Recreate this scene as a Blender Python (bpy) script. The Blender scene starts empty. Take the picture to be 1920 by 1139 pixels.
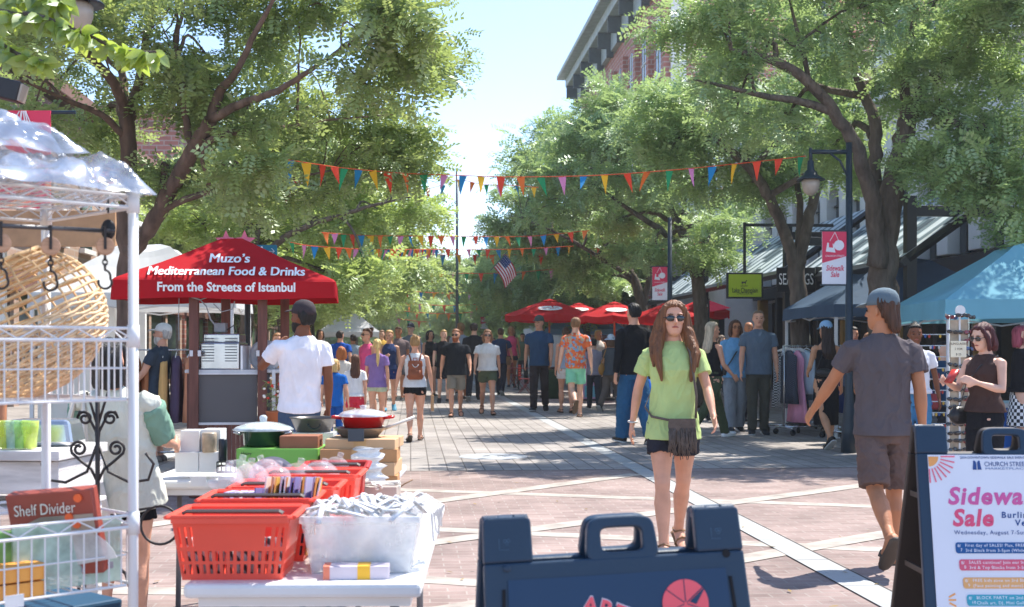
import bpy, math, random
import numpy as np
from mathutils import Vector, Matrix, noise as mnoise

random.seed(7)
rng = np.random.default_rng(7)
R = math.radians
F, HZ, HC = 2400.0, 655.0, 1.37        # focal length and horizon in photo pixels, eye height in metres
scene = bpy.context.scene
COL = scene.collection

# ------------------------------------------------------------------ camera, sky, sun
cam_d = bpy.data.cameras.new("camera")
cam = bpy.data.objects.new("camera", cam_d)
COL.objects.link(cam)
cam.location = (0, 0, HC)
cam.rotation_euler = (R(90), 0, 0)
cam_d.sensor_width = 36.0
cam_d.lens = 36.0 * F / 1920.0
cam_d.shift_y = (HZ - 569.5) / 1920.0
cam_d.clip_start = 0.1
cam_d.clip_end = 3000
cam_d.dof.use_dof = True
cam_d.dof.focus_distance = 8.8
cam_d.dof.aperture_fstop = 6.3
scene.camera = cam

SUN_DIR = Vector((0.74, 0.67, 0)).normalized()
SUN_EL = R(59)
world = bpy.data.worlds.new("World")
scene.world = world
world.use_nodes = True
wn, wl = world.node_tree.nodes, world.node_tree.links
bgn = wn["Background"]
sky = wn.new("ShaderNodeTexSky")
sky.sky_type = 'NISHITA'
sky.sun_disc = False
sky.sun_elevation = SUN_EL
sky.sun_rotation = math.atan2(SUN_DIR.x, SUN_DIR.y)
sky.air_density = 0.72
sky.dust_density = 0.25
sky.ozone_density = 1.0
bgn.inputs["Strength"].default_value = 0.15
# a few soft white summer clouds low over the street
tc = wn.new("ShaderNodeTexCoord")
mp = wn.new("ShaderNodeMapping")
mp.inputs["Scale"].default_value = (5, 5, 16)
mp.inputs["Location"].default_value = (0.35, 0.1, 0.4)
nz = wn.new("ShaderNodeTexNoise")
nz.inputs["Scale"].default_value = 1.4
nz.inputs["Detail"].default_value = 7
cr = wn.new("ShaderNodeValToRGB")
cr.color_ramp.elements[0].position = 0.5
cr.color_ramp.elements[1].position = 0.68
sep = wn.new("ShaderNodeSeparateXYZ")
mr = wn.new("ShaderNodeMapRange")
mr.inputs[1].default_value = 0.16
mr.inputs[2].default_value = 0.05
mul = wn.new("ShaderNodeMath"); mul.operation = 'MULTIPLY'
mixc = wn.new("ShaderNodeMix"); mixc.data_type = 'RGBA'
mixc.inputs[7].default_value = (4.6, 4.9, 5.1, 1)
wl.new(tc.outputs["Generated"], mp.inputs[0]); wl.new(mp.outputs[0], nz.inputs[0])
wl.new(nz.outputs[0], cr.inputs[0]); wl.new(tc.outputs["Generated"], sep.inputs[0])
wl.new(sep.outputs[2], mr.inputs[0]); wl.new(cr.outputs[0], mul.inputs[0]); wl.new(mr.outputs[0], mul.inputs[1])
wl.new(mul.outputs[0], mixc.inputs[0]); wl.new(sky.outputs[0], mixc.inputs[6]); wl.new(mixc.outputs[2], bgn.inputs[0])

sun_d = bpy.data.lights.new("sun", 'SUN')
sun_d.energy = 3.6
sun_d.angle = R(0.53)
sun_d.color = (1.0, 0.95, 0.87)
sun = bpy.data.objects.new("sun", sun_d)
COL.objects.link(sun)
to_sun = Vector((SUN_DIR.x * math.cos(SUN_EL), SUN_DIR.y * math.cos(SUN_EL), math.sin(SUN_EL)))
sun.rotation_euler = to_sun.to_track_quat('Z', 'Y').to_euler()
sun.location = to_sun * 60
scene.view_settings.view_transform = 'Standard'
scene.view_settings.look = 'None'
scene.view_settings.exposure = 1.27
scene.view_settings.gamma = 1
scene.cycles.max_bounces = 8
scene.cycles.transparent_max_bounces = 12
scene.cycles.use_denoising = True
scene.cycles.caustics_reflective = False
scene.cycles.caustics_refractive = False

# ------------------------------------------------------------------ helpers
def W(px, py, d):
    return Vector(((px - 960) / F * d, d, HC + (HZ - py) / F * d))

def G(px, py):
    d = HC * F / (py - HZ)
    return Vector(((px - 960) / F * d, d, 0))

def ST(x0, t, z=0):                     # street frame: offset from the axis, distance along the street
    return Vector((x0 - 0.0792 * t, t, z))
ST_ROT = math.atan(0.0792)

MATS = {}
def srgb(c):
    if isinstance(c, str):
        c = tuple(int(c[i:i + 2], 16) / 255 for i in (0, 2, 4))
        c = tuple(v / 12.92 if v <= 0.04045 else ((v + 0.055) / 1.055) ** 2.4 for v in c)
    return c

def M(name, col=None, rough=0.6, metal=0.0, var=0.12, scale=6.0, bump=0.0, bscale=40.0, trans=0.0, stretch=(1, 1, 1), spec=0.4, alpha=1.0, sheen=0.0):
    if name in MATS:
        return MATS[name]
    m = bpy.data.materials.new(name)
    m.use_nodes = True
    n, l = m.node_tree.nodes, m.node_tree.links
    p = n["Principled BSDF"]
    col = srgb(col)
    p.inputs["Roughness"].default_value = rough
    p.inputs["Metallic"].default_value = metal
    p.inputs["Specular IOR Level"].default_value = spec
    if trans: p.inputs["Transmission Weight"].default_value = trans
    if alpha < 1: p.inputs["Alpha"].default_value = alpha
    if sheen: p.inputs["Sheen Weight"].default_value = sheen
    t = n.new("ShaderNodeTexCoord")
    mpn = n.new("ShaderNodeMapping"); mpn.inputs["Scale"].default_value = stretch
    l.new(t.outputs["Object"], mpn.inputs[0])
    a = n.new("ShaderNodeTexNoise"); a.inputs["Scale"].default_value = scale; a.inputs["Detail"].default_value = 5
    l.new(mpn.outputs[0], a.inputs[0])
    r = n.new("ShaderNodeValToRGB")
    r.color_ramp.elements[0].position = 0.3; r.color_ramp.elements[1].position = 0.7
    r.color_ramp.elements[0].color = tuple(max(0, v * (1 - var)) for v in col) + (1,)
    r.color_ramp.elements[1].color = tuple(min(1, v * (1 + var)) for v in col) + (1,)
    l.new(a.outputs[0], r.inputs[0]); l.new(r.outputs[0], p.inputs["Base Color"])
    if bump:
        b = n.new("ShaderNodeTexNoise"); b.inputs["Scale"].default_value = bscale; b.inputs["Detail"].default_value = 4
        l.new(mpn.outputs[0], b.inputs[0])
        bn = n.new("ShaderNodeBump"); bn.inputs["Strength"].default_value = bump; bn.inputs["Distance"].default_value = 0.02
        l.new(b.outputs[0], bn.inputs["Height"]); l.new(bn.outputs[0], p.inputs["Normal"])
    MATS[name] = m
    return m

def cloth(col):
    return M("cloth_" + col, col, rough=0.9, var=0.1, scale=9, bump=0.25, bscale=26, spec=0.15, stretch=(1, 1, 0.55))

def canvas(name, col, tl=0.35, bscale=5.0, bump=0.2):
    """tent cloth: lets part of the light through"""
    m = M(name, col, 0.8, var=0.07, scale=2, bump=bump, bscale=bscale, spec=0.2)
    n, l = m.node_tree.nodes, m.node_tree.links
    tr = n.new("ShaderNodeBsdfTranslucent"); mx = n.new("ShaderNodeMixShader"); mx.inputs[0].default_value = tl
    p = n["Principled BSDF"]; src = p.inputs["Base Color"].links[0].from_socket
    l.new(src, tr.inputs[0]); l.new(p.outputs[0], mx.inputs[1]); l.new(tr.outputs[0], mx.inputs[2]); l.new(mx.outputs[0], n["Material Output"].inputs[0])
    return m

def leafmat(name, dark, light, tl=0.42, scale=0.9):
    m = bpy.data.materials.new(name); m.use_nodes = True
    n, l = m.node_tree.nodes, m.node_tree.links
    n.remove(n["Principled BSDF"])
    out = n["Material Output"]
    t = n.new("ShaderNodeTexCoord")
    a = n.new("ShaderNodeTexNoise"); a.inputs["Scale"].default_value = scale * 2.2; a.inputs["Detail"].default_value = 8; a.inputs["Roughness"].default_value = 0.78
    l.new(t.outputs["Object"], a.inputs[0])
    r = n.new("ShaderNodeValToRGB")
    r.color_ramp.elements[0].position = 0.34; r.color_ramp.elements[1].position = 0.66
    r.color_ramp.elements[0].color = dark + (1,); r.color_ramp.elements[1].color = light + (1,)
    l.new(a.outputs[0], r.inputs[0])
    di = n.new("ShaderNodeBsdfDiffuse"); tr = n.new("ShaderNodeBsdfTranslucent"); gl = n.new("ShaderNodeBsdfGlossy")
    gl.inputs["Roughness"].default_value = 0.45
    gl.inputs["Color"].default_value = (0.75, 0.8, 0.8, 1)
    hs = n.new("ShaderNodeHueSaturation"); hs.inputs["Hue"].default_value = 0.485; hs.inputs["Saturation"].default_value = 1.05; hs.inputs["Value"].default_value = 1.5
    l.new(r.outputs[0], di.inputs[0]); l.new(r.outputs[0], hs.inputs["Color"]); l.new(hs.outputs[0], tr.inputs[0])
    m1 = n.new("ShaderNodeMixShader"); m1.inputs[0].default_value = tl
    m2 = n.new("ShaderNodeMixShader"); m2.inputs[0].default_value = 0.10
    l.new(di.outputs[0], m1.inputs[1]); l.new(tr.outputs[0], m1.inputs[2])
    l.new(m1.outputs[0], m2.inputs[1]); l.new(gl.outputs[0], m2.inputs[2]); l.new(m2.outputs[0], out.inputs[0])
    return m

def clearmat(name, col=(0.9, 0.95, 0.97), alpha=0.35, rough=0.08):
    """thin clear plastic or glass: part see-through, part glossy film"""
    if name in MATS: return MATS[name]
    m = bpy.data.materials.new(name); m.use_nodes = True
    n, l = m.node_tree.nodes, m.node_tree.links
    p = n["Principled BSDF"]
    p.inputs["Base Color"].default_value = tuple(col) + (1,)
    p.inputs["Roughness"].default_value = rough
    p.inputs["Specular IOR Level"].default_value = 0.8
    t = n.new("ShaderNodeTexCoord"); a = n.new("ShaderNodeTexNoise"); a.inputs["Scale"].default_value = 14; a.inputs["Detail"].default_value = 4
    l.new(t.outputs["Object"], a.inputs[0])
    q = n.new("ShaderNodeMapRange"); q.inputs[1].default_value = 0.35; q.inputs[2].default_value = 0.7
    q.inputs[3].default_value = alpha * 0.5; q.inputs[4].default_value = min(1, alpha * 1.6)
    l.new(a.outputs[0], q.inputs[0]); l.new(q.outputs[0], p.inputs["Alpha"])
    b = n.new("ShaderNodeBump"); b.inputs["Strength"].default_value = 0.3
    l.new(a.outputs[0], b.inputs["Height"]); l.new(b.outputs[0], p.inputs["Normal"])
    MATS[name] = m
    return m

class MB:
    def __init__(s): s.v, s.f = [], []
    def add(s, vs, fs):
        n = len(s.v)
        s.v += [tuple(v) for v in vs]
        s.f += [tuple(i + n for i in f) for f in fs]
        return s
    def box(s, c, size, rot=None, top=1.0):
        x, y, z = size[0] / 2, size[1] / 2, size[2] / 2
        vs = [Vector((i * x * (top if k > 0 else 1), j * y * (top if k > 0 else 1), k * z)) for k in (-1, 1) for j in (-1, 1) for i in (-1, 1)]
        if rot is not None: vs = [rot @ v for v in vs]
        return s.add([v + Vector(c) for v in vs], [(0, 2, 3, 1), (4, 5, 7, 6), (0, 1, 5, 4), (2, 6, 7, 3), (0, 4, 6, 2), (1, 3, 7, 5)])
    def tube(s, pts, rad, n=8, cap=True, flat=None):
        pts = [Vector(p) for p in pts]
        if not hasattr(rad, '__len__'): rad = [rad] * len(pts)
        rings, up = [], None
        for i, p in enumerate(pts):
            t = (pts[min(i + 1, len(pts) - 1)] - pts[max(i - 1, 0)])
            if t.length < 1e-9: t = Vector((0, 0, 1))
            t.normalize()
            if up is None:
                up = Vector((0, 0, 1)) if abs(t.z) < 0.9 else Vector((0, 1, 0))
            a = t.cross(up)
            if a.length < 1e-6: a = t.orthogonal()
            a.normalize(); b = a.cross(t); up = b
            rr = rad[i]
            ra, rb = (rr, rr) if not hasattr(rr, '__len__') else rr
            rings.append([p + a * (math.cos(k / n * 2 * math.pi) * ra) + b * (math.sin(k / n * 2 * math.pi) * rb) for k in range(n)])
        return s.loft(rings, cap)
    def loft(s, rings, cap=True):
        n = len(rings[0]); vs = [v for r in rings for v in r]; fs = []
        for i in range(len(rings) - 1):
            for k in range(n):
                fs.append((i * n + k, i * n + (k + 1) % n, (i + 1) * n + (k + 1) % n, (i + 1) * n + k))
        if cap:
            fs.append(tuple(range(n - 1, -1, -1))); fs.append(tuple((len(rings) - 1) * n + k for k in range(n)))
        return s.add(vs, fs)
    def rings(s, lst, n=20, cap=True):      # (z, cx, cy, rx, ry)
        return s.loft([[Vector((cx + math.cos(k / n * 2 * math.pi) * rx, cy + math.sin(k / n * 2 * math.pi) * ry, z)) for k in range(n)] for z, cx, cy, rx, ry in lst], cap)
    def ell(s, c, r, nu=14, nv=9, rot=None):
        if not hasattr(r, '__len__'): r = (r, r, r)
        rs = []
        for j in range(nv + 1):
            th = math.pi * (0.02 + 0.96 * j / nv)
            rs.append([Vector((math.sin(th) * math.cos(k / nu * 2 * math.pi) * r[0], math.sin(th) * math.sin(k / nu * 2 * math.pi) * r[1], -math.cos(th) * r[2])) for k in range(nu)])
        rs = [[(rot @ v if rot is not None else v) + Vector(c) for v in q] for q in rs]
        return s.loft(rs)
    def prism(s, poly, y0, y1):             # polygon in x,z extruded along y
        n = len(poly)
        vs = [(x, y0, z) for x, z in poly] + [(x, y1, z) for x, z in poly]
        fs = [tuple(range(n)), tuple(range(2 * n - 1, n - 1, -1))] + [(i, i + n, (i + 1) % n + n, (i + 1) % n) for i in range(n)]
        return s.add(vs, fs)
    def lathe(s, prof, c=(0, 0, 0), n=24, cap=False):
        return s.loft([[Vector((c[0] + r * math.cos(k / n * 2 * math.pi), c[1] + r * math.sin(k / n * 2 * math.pi), c[2] + z)) for k in range(n)] for r, z in prof], cap)
    def quad(s, a, b, c, d): return s.add([a, b, c, d], [(0, 1, 2, 3)])
    def build(s, name, mat, parent=None, smooth=False, bevel=0, loc=None):
        me = bpy.data.meshes.new(name)
        me.from_pydata(s.v, [], s.f); me.validate(); me.update()
        return link(name, me, mat, parent, smooth, bevel, loc)

def link(name, me, mat, parent=None, smooth=False, bevel=0, loc=None):
    if mat is not None and not me.materials: me.materials.append(mat)
    if smooth: me.polygons.foreach_set("use_smooth", [True] * len(me.polygons))
    o = bpy.data.objects.new(name, me); COL.objects.link(o)
    if parent: o.parent = parent
    if loc is not None: o.location = loc
    if bevel:
        b = o.modifiers.new("bevel", 'BEVEL'); b.width = bevel; b.segments = 2; b.limit_method = 'ANGLE'
    return o

def tag(o, label, cat, group=None):
    o["label"] = label; o["category"] = cat
    if group: o["group"] = group
    return o

def thing(name, label, cat, loc=(0, 0, 0), rz=0.0, group=None):
    o = bpy.data.objects.new(name, None); COL.objects.link(o)
    o.empty_display_size = 0.1
    o.location = loc; o.rotation_euler = (0, 0, rz)
    return tag(o, label, cat, group)

def struct(o, kind='structure'):
    o["kind"] = kind
    return o

def copy_tree(o, parent=None):
    c = o.copy(); COL.objects.link(c)
    if parent: c.parent = parent
    for ch in list(o.children): copy_tree(ch, c)
    return c

TMP = bpy.data.scenes.new("tmp_build")
def evaluated(obj, smooth_in=True):
    """mesh of an object with its modifiers applied (built in a scratch scene)"""
    TMP.collection.objects.link(obj)
    with bpy.context.temp_override(scene=TMP, view_layer=TMP.view_layers[0]):
        dg = bpy.context.evaluated_depsgraph_get()
        dg.update()
        me = bpy.data.meshes.new_from_object(obj.evaluated_get(dg), depsgraph=dg)
    TMP.collection.objects.unlink(obj)
    return me

def organic(mb, vox, smooth=4, fold=None):
    """one continuous surface from overlapping lofts"""
    me = bpy.data.meshes.new("tmp"); me.from_pydata(mb.v, [], mb.f); me.update()
    o = bpy.data.objects.new("tmp", me)
    r = o.modifiers.new("r", 'REMESH'); r.mode = 'VOXEL'; r.voxel_size = vox
    if smooth:
        k = o.modifiers.new("s", 'SMOOTH'); k.factor = 0.5; k.iterations = smooth
    out = evaluated(o)
    bpy.data.objects.remove(o); bpy.data.meshes.remove(me)
    if fold:
        nv = len(out.vertices)
        co = np.empty(nv * 3); out.vertices.foreach_get("co", co); co = co.reshape(-1, 3)
        no = np.empty(nv * 3); out.vertex_normals.foreach_get("vector", no); no = no.reshape(-1, 3)
        co = co + no * np.maximum(fold(co), -0.004)[:, None]
        out.vertices.foreach_set("co", co.ravel()); out.update()
    return out

def pynoise(co, sx, sy, sz, seed=0.0):
    return np.array([mnoise.noise(Vector((p[0] * sx + seed, p[1] * sy - seed, p[2] * sz + seed * 2))) for p in co])

def fabric_fold(amp, seed, sx=9, sz=4, zlo=None):
    def f(co):
        k = amp if zlo is None else amp * np.clip((co[:, 2] - zlo) / 0.07, 0.12, 1)
        n1 = pynoise(co, sx, sx, sz, seed)
        n2 = pynoise(co + n1[:, None] * 0.12, sx * 1.6, sx * 1.6, sz * 2.2, seed + 9)
        return k * (1.1 * (1 - 2 * np.abs(n1)) ** 2 + 0.9 * (1 - 2 * np.abs(n2)) ** 2 - 0.8)
    return f

def text(name, body, size, mat, parent=None, loc=(0, 0, 0), rot=(R(90), 0, 0), extrude=0.0012, shear=0.0, offset=0.0, align='CENTER', sx=1.0, sy=1.0, space=1.0, width=None):
    cu = bpy.data.curves.new(name, 'FONT')
    cu.body = body; cu.size = size; cu.extrude = extrude; cu.shear = shear; cu.offset = offset
    cu.align_x = align; cu.align_y = 'CENTER'; cu.space_character = space; cu.resolution_u = 3
    o = bpy.data.objects.new(name, cu)
    me = evaluated(o); bpy.data.objects.remove(o)
    if width and len(me.vertices):
        xs = [v.co.x for v in me.vertices]
        sx = width / (max(xs) - min(xs))
    me.materials.clear()
    q = link(name, me, mat, parent)
    q.location = loc; q.rotation_euler = rot; q.scale = (sx, sy, 1)
    return q
# ------------------------------------------------------------------ ground
def brickmat(name, c1, c2, mortar, bw, bh, ms, rot, offset=0.5, stain=0.25, bump=0.3, wall=False):
    m = bpy.data.materials.new(name); m.use_nodes = True
    n, l = m.node_tree.nodes, m.node_tree.links
    p = n["Principled BSDF"]; p.inputs["Roughness"].default_value = 0.85; p.inputs["Specular IOR Level"].default_value = 0.25
    t = n.new("ShaderNodeTexCoord"); mpn = n.new("ShaderNodeMapping"); mpn.inputs["Rotation"].default_value = (0, 0, rot)
    if wall:
        sp = n.new("ShaderNodeSeparateXYZ"); ad = n.new("ShaderNodeMath"); cb = n.new("ShaderNodeCombineXYZ")
        l.new(t.outputs["Object"], sp.inputs[0]); l.new(sp.outputs[0], ad.inputs[0]); l.new(sp.outputs[1], ad.inputs[1])
        l.new(ad.outputs[0], cb.inputs[0]); l.new(sp.outputs[2], cb.inputs[1]); l.new(cb.outputs[0], mpn.inputs[0])
    else:
        l.new(t.outputs["Object"], mpn.inputs[0])
    b = n.new("ShaderNodeTexBrick"); b.offset = offset
    b.inputs["Color1"].default_value = c1 + (1,); b.inputs["Color2"].default_value = c2 + (1,); b.inputs["Mortar"].default_value = mortar + (1,)
    b.inputs["Scale"].default_value = 1.0; b.inputs["Mortar Size"].default_value = ms; b.inputs["Mortar Smooth"].default_value = 0.3
    b.inputs["Brick Width"].default_value = bw; b.inputs["Row Height"].default_value = bh; b.inputs["Bias"].default_value = 0.0
    l.new(mpn.outputs[0], b.inputs[0])
    a = n.new("ShaderNodeTexNoise"); a.inputs["Scale"].default_value = 0.9; a.inputs["Detail"].default_value = 9; a.inputs["Roughness"].default_value = 0.68
    l.new(t.outputs["Object"], a.inputs[0])
    r = n.new("ShaderNodeMapRange"); r.inputs[1].default_value = 0.3; r.inputs[2].default_value = 0.7; r.inputs[3].default_value = 1 - stain; r.inputs[4].default_value = 1 + stain
    l.new(a.outputs[0], r.inputs[0])
    mx = n.new("ShaderNodeMix"); mx.data_type = 'RGBA'; mx.blend_type = 'MULTIPLY'; mx.inputs[0].default_value = 1
    l.new(b.outputs[0], mx.inputs[6]); l.new(r.outputs[0], mx.inputs[7])
    # small dark spots: gum, grit and stains
    v = n.new("ShaderNodeTexVoronoi"); v.inputs["Scale"].default_value = 3.6
    l.new(t.outputs["Object"], v.inputs[0])
    vr = n.new("ShaderNodeMapRange"); vr.inputs[1].default_value = 0.03; vr.inputs[2].default_value = 0.07; vr.inputs[3].default_value = 0.58; vr.inputs[4].default_value = 1.0
    l.new(v.outputs["Distance"], vr.inputs[0])
    m2 = n.new("ShaderNodeMix"); m2.data_type = 'RGBA'; m2.blend_type = 'MULTIPLY'; m2.inputs[0].default_value = 1
    l.new(mx.outputs[2], m2.inputs[6]); l.new(vr.outputs[0], m2.inputs[7])
    l.new(m2.outputs[2], p.inputs["Base Color"])
    if bump:
        bn = n.new("ShaderNodeBump"); bn.inputs["Strength"].default_value = bump; bn.inputs["Distance"].default_value = 0.004; bn.invert = True
        l.new(b.outputs["Fac"], bn.inputs["Height"]); l.new(bn.outputs[0], p.inputs["Normal"])
    return m

m_brickfloor = brickmat("brick_floor", (0.315, 0.235, 0.212), (0.25, 0.182, 0.163), (0.33, 0.28, 0.25), 0.21, 0.105, 0.006, ST_ROT * -1, stain=0.38)
m_paver = brickmat("granite_paver", (0.35, 0.317, 0.292), (0.285, 0.258, 0.238), (0.15, 0.13, 0.118), 0.21, 0.42, 0.009, ST_ROT * -1, offset=0.0, stain=0.32)
m_line = M("pale_concrete", (0.40, 0.355, 0.31), 0.9, var=0.28, scale=5)
m_granite = brickmat("granite_band", (0.42, 0.425, 0.415), (0.36, 0.37, 0.365), (0.2, 0.2, 0.2), 0.4, 0.9, 0.01, ST_ROT * -1, offset=0.0, stain=0.15)

def sheet(name, pts, z, mat):
    o = MB().add([(p[0], p[1], z) for p in pts], [tuple(range(len(pts)))]).build(name, mat)
    return struct(o)

sheet("ground", [(-300, -60), (300, -60), (300, 500), (-300, 500)], 0, m_brickfloor)
def cross(x): return 14.45 + 0.09 * x     # near edge of the paved street
sheet("street_paving", [(-22, cross(-22)), (22, cross(22)), (22, 320), (-22, 320)], 0.004, m_paver)

def ground_band(name, a, b, w, z, mat, clip=True):
    A, B = G(*a), G(*b); t = (B - A).normalized(); nrm = Vector((-t.y, t.x, 0)) * (w / 2)
    return sheet(name, [A - nrm, B - nrm, B + nrm, A + nrm], z, mat)
bands_a = [((640, 915), (1720, 953)), ((640, 985), (1720, 1034)), ((640, 1078), (1200, 1112)), ((640, 1180), (1300, 1225)), ((200, 1108), (420, 1110)), ((240, 922), (420, 928))]
bands_b = [((690, 958), (1195, 890)), ((700, 1033), (1700, 900)), ((640, 1180), (1760, 985)), ((250, 990), (420, 965))]
for a, b in bands_a: ground_band("crossing_line", a, b, 0.22, 0.0025, m_line)
for a, b in bands_b: ground_band("crossing_line", a, b, 0.22, 0.005, m_line)
p0, p1 = ST(2.49, 3), ST(2.49, 120)
sheet("granite_strip", [p0, p0 + Vector((0.21, 0, 0)), p1 + Vector((0.21, 0, 0)), p1], 0.008, m_granite)
p0, p1 = ST(-3.2, 15), ST(-3.2, 120)
sheet("granite_strip", [p0, p0 + Vector((0.2, 0, 0)), p1 + Vector((0.2, 0, 0)), p1], 0.008, m_granite)
sheet("expansion_joint", [ST(2.70, 3), ST(2.715, 3), ST(2.715, 60), ST(2.70, 60)], 0.0085, M("dark_joint", (0.06, 0.055, 0.05), 0.9))

mh = thing("manhole_cover", "round pale grey manhole cover set in the street pavers", "manhole cover", (*G(925, 857).xy, 0.0))
MB().lathe([(0.0, 0.012), (0.40, 0.012), (0.43, 0.009), (0.44, 0.004)], n=40).build("lid", M("worn_iron", (0.40, 0.41, 0.42), 0.55, var=0.2, scale=12, bump=0.4, bscale=60), mh)
sl = MB()
for k in (-1, 1): sl.box((0.09 * k, 0, 0.014), (0.10, 0.03, 0.003), Matrix.Rotation(R(50), 3, 'Z'))
sl.build("slot", M("slot_dark", (0.05, 0.05, 0.05), 0.9), mh)

# ------------------------------------------------------------------ buildings
m_white = M("white_stone", (0.76, 0.75, 0.71), 0.8, var=0.1, scale=2, bump=0.15, bscale=8)
m_glass = M("dark_window_glass", (0.025, 0.035, 0.045), 0.08, var=0.3, scale=1.2, spec=0.9)
m_black = M("black_metal", (0.018, 0.02, 0.023), 0.45)
m_ochre = M("ochre_post", (0.36, 0.20, 0.05), 0.6)
m_redbrick = brickmat("red_brick_wall", (0.44, 0.17, 0.135), (0.37, 0.14, 0.11), (0.45, 0.33, 0.29), 0.6, 0.2, 0.03, 0, stain=0.2, wall=True)
m_tan = brickmat("tan_brick_wall", (0.46, 0.31, 0.23), (0.41, 0.27, 0.2), (0.45, 0.36, 0.3), 0.6, 0.2, 0.03, 0, stain=0.15, wall=True)
m_cornice = M("cornice_green", (0.34, 0.40, 0.40), 0.6, var=0.2, scale=3)
m_awning = M("awning_slat_pale", (0.50, 0.57, 0.60), 0.6, var=0.15, scale=4, spec=.15)
m_gap = M("awning_gap", (0.10, 0.15, 0.17), 0.3, var=0.2)
m_slat = M("awning_slat", (0.06, 0.085, 0.10), 0.6, spec=.1)

# -- pale stone building with arches on the right.  Local x runs along the street, local y is away from it
def street_building(name, label, x0, t0, cat="building"):
    o = thing(name, label, cat, ST(x0, t0), 0)
    o.rotation_euler = (0, 0, R(90) + ST_ROT)     # local +x = along the street, local -y = away to the right
    return o
wb = street_building("stone_building", "pale stone building with tall dark windows and round arches behind the right trees", 11.6, 15)
L = 27.2
MB().box((L / 2, -4.3, 3.9), (L, 8, 7.8)).build("wall", m_white, wb)
pier = MB()
n_bay = 17; bay = L / n_bay
for k in range(n_bay + 1):
    pier.box((k * bay, -0.06, 5.6), (0.56, 0.3, 4.4))
pier.build("pier", m_white, wb, bevel=0.02)
def arch_poly(w, z0, h):
    return [(-w, z0), (w, z0)] + [(w * math.cos(a), z0 + h + w * 1.25 * math.sin(a)) for a in np.linspace(0, math.pi, 15)]
for k in range(n_bay):
    xc = (k + 0.5) * bay
    MB().prism([(x + xc, z) for x, z in arch_poly(0.42, 3.4, 1.9)], -0.26, -0.16).build("window", m_glass, wb)
    fr = MB().box((xc, -0.14, 4.4), (0.05, 0.06, 2.0)).box((xc, -0.14, 4.6), (0.9, 0.06, 0.05)).box((xc, -0.14, 5.3), (0.9, 0.06, 0.05))
    fr.build("window_frame", m_black, wb)
    # stone spandrel: the wall above each arch with the arch cut out
    r_in = arch_poly(0.45, 3.4, 1.9)[2:]
    vs, fs = [], []
    for (x, z) in r_in: vs += [(x + xc, 0.06, z), (x + xc, 0.06, 7.2), (x + xc, -0.2, z), ]
    for i in range(len(r_in) - 1):
        a, b = 3 * i, 3 * (i + 1)
        fs += [(a, a + 1, b + 1, b), (a, b, b + 2, a + 2)]
    MB().add(vs, fs).build("spandrel", m_white, wb)
co = MB().box((L / 2, 0.25, 7.35), (L, 0.9, 0.35)).box((L / 2, 0.35, 7.95), (L + 0.6, 1.2, 0.3))
co.build("cornice", m_white, wb, bevel=0.03)
shop = MB().box((L / 2, -0.16, 1.45), (L, 0.2, 2.8)); shop.build("shop_front", m_glass, wb)
for k in range(14):
    MB().box((0.6 + k * 2.0, 0.18, 1.5), (0.22, 0.3, 3.0)).build("post", m_ochre if k % 2 else m_black, wb, bevel=0.01)
MB().box((L / 2, 0.1, 3.12), (L, 0.5, 0.34)).build("fascia", m_black, wb)

# -- slatted glass awnings over the right pavement
def awning(label, xa, za, xb, zb, t0, t1, slats):
    o = thing("slatted_awning", label, "awning", ST(xb, t0), ST_ROT, "slatted awnings along the right shop fronts")
    w, h = xb - xa, za
    n = Vector((-(zb - za), 0, -(xa - xb) * -1)).normalized()
    P = lambda f, y: Vector((-w + w * f, y, za + (zb - za) * f))
    T = t1 - t0
    rings = [P(0, 0), P(1, 0), P(1, T), P(0, T)]
    up = Vector((0, 0, 0.03))
    pn = MB().add([p for p in rings] + [p + up for p in rings], [(3, 2, 1, 0), (4, 5, 6, 7), (0, 1, 5, 4), (1, 2, 6, 5), (2, 3, 7, 6), (3, 0, 4, 7)])
    pn.build("panel", m_awning, o)
    s = MB(); nn = int(T / 0.62); d = MB(); rr = random.Random(slats)
    for k in range(nn):
        y = T * (k + 0.5) / nn; e = up * 1.12
        s.quad(P(0, y - .12) + e, P(1, y - .12) + e, P(1, y + .12) + e, P(0, y + .12) + e)
        for q in range(3):
            if rr.random() < 0.42:
                f0 = rr.random() * 0.75; f1 = min(1, f0 + rr.uniform(.10, .24)); e2 = up * 1.25; y2 = y - .31
                d.quad(P(f0, y2 - .17) + e2, P(f1, y2 - .17) + e2, P(f1, y2 + .17) + e2, P(f0, y2 + .17) + e2)
    s.build("groove", M("awning_groove", (.13, .18, .2), .6, spec=.1), o)
    d.build("groove", m_slat, o)
    b = MB()
    for y in (0, T): b.tube([P(-0.02, y) - up * 2, P(1, y) - up * 2], 0.07, 4)
    b.tube([P(0, -0.1) - up * 2, P(0, T + 0.1) - up * 2], 0.08, 4)
    b.tube([P(1, -0.1) - up * 2, P(1, T + 0.1) - up * 2], 0.08, 4)
    b.build("beam", m_black, o)
    for k in range(int(T / 4) + 1):
        yk = 0.1 + k * (T - 0.2) / max(1, int(T / 4))
        MB().box((-w + 0.15, yk, (za + 0.95) / 2), (0.16, 0.16, za + 0.95)).build("post", m_black, o, bevel=0.01)
        MB().box((-w + 1.1, yk, za + 0.72), (1.75, 0.12, 0.16)).build("beam", m_black, o, bevel=0.01)
    return o
awning("near slatted glass awning sloping down above the blue market tent", 7.45, 2.75, 9.3, 4.05, 19.5, 25.2, 1)
awning("middle slatted glass awning with black posts behind the pink and white sale banner", 7.5, 2.95, 9.3, 4.2, 26.0, 33.5, 2)
awning("far slatted glass awning above the lime green shop sign", 7.6, 2.9, 9.3, 4.15, 34.2, 41, 3)

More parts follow.
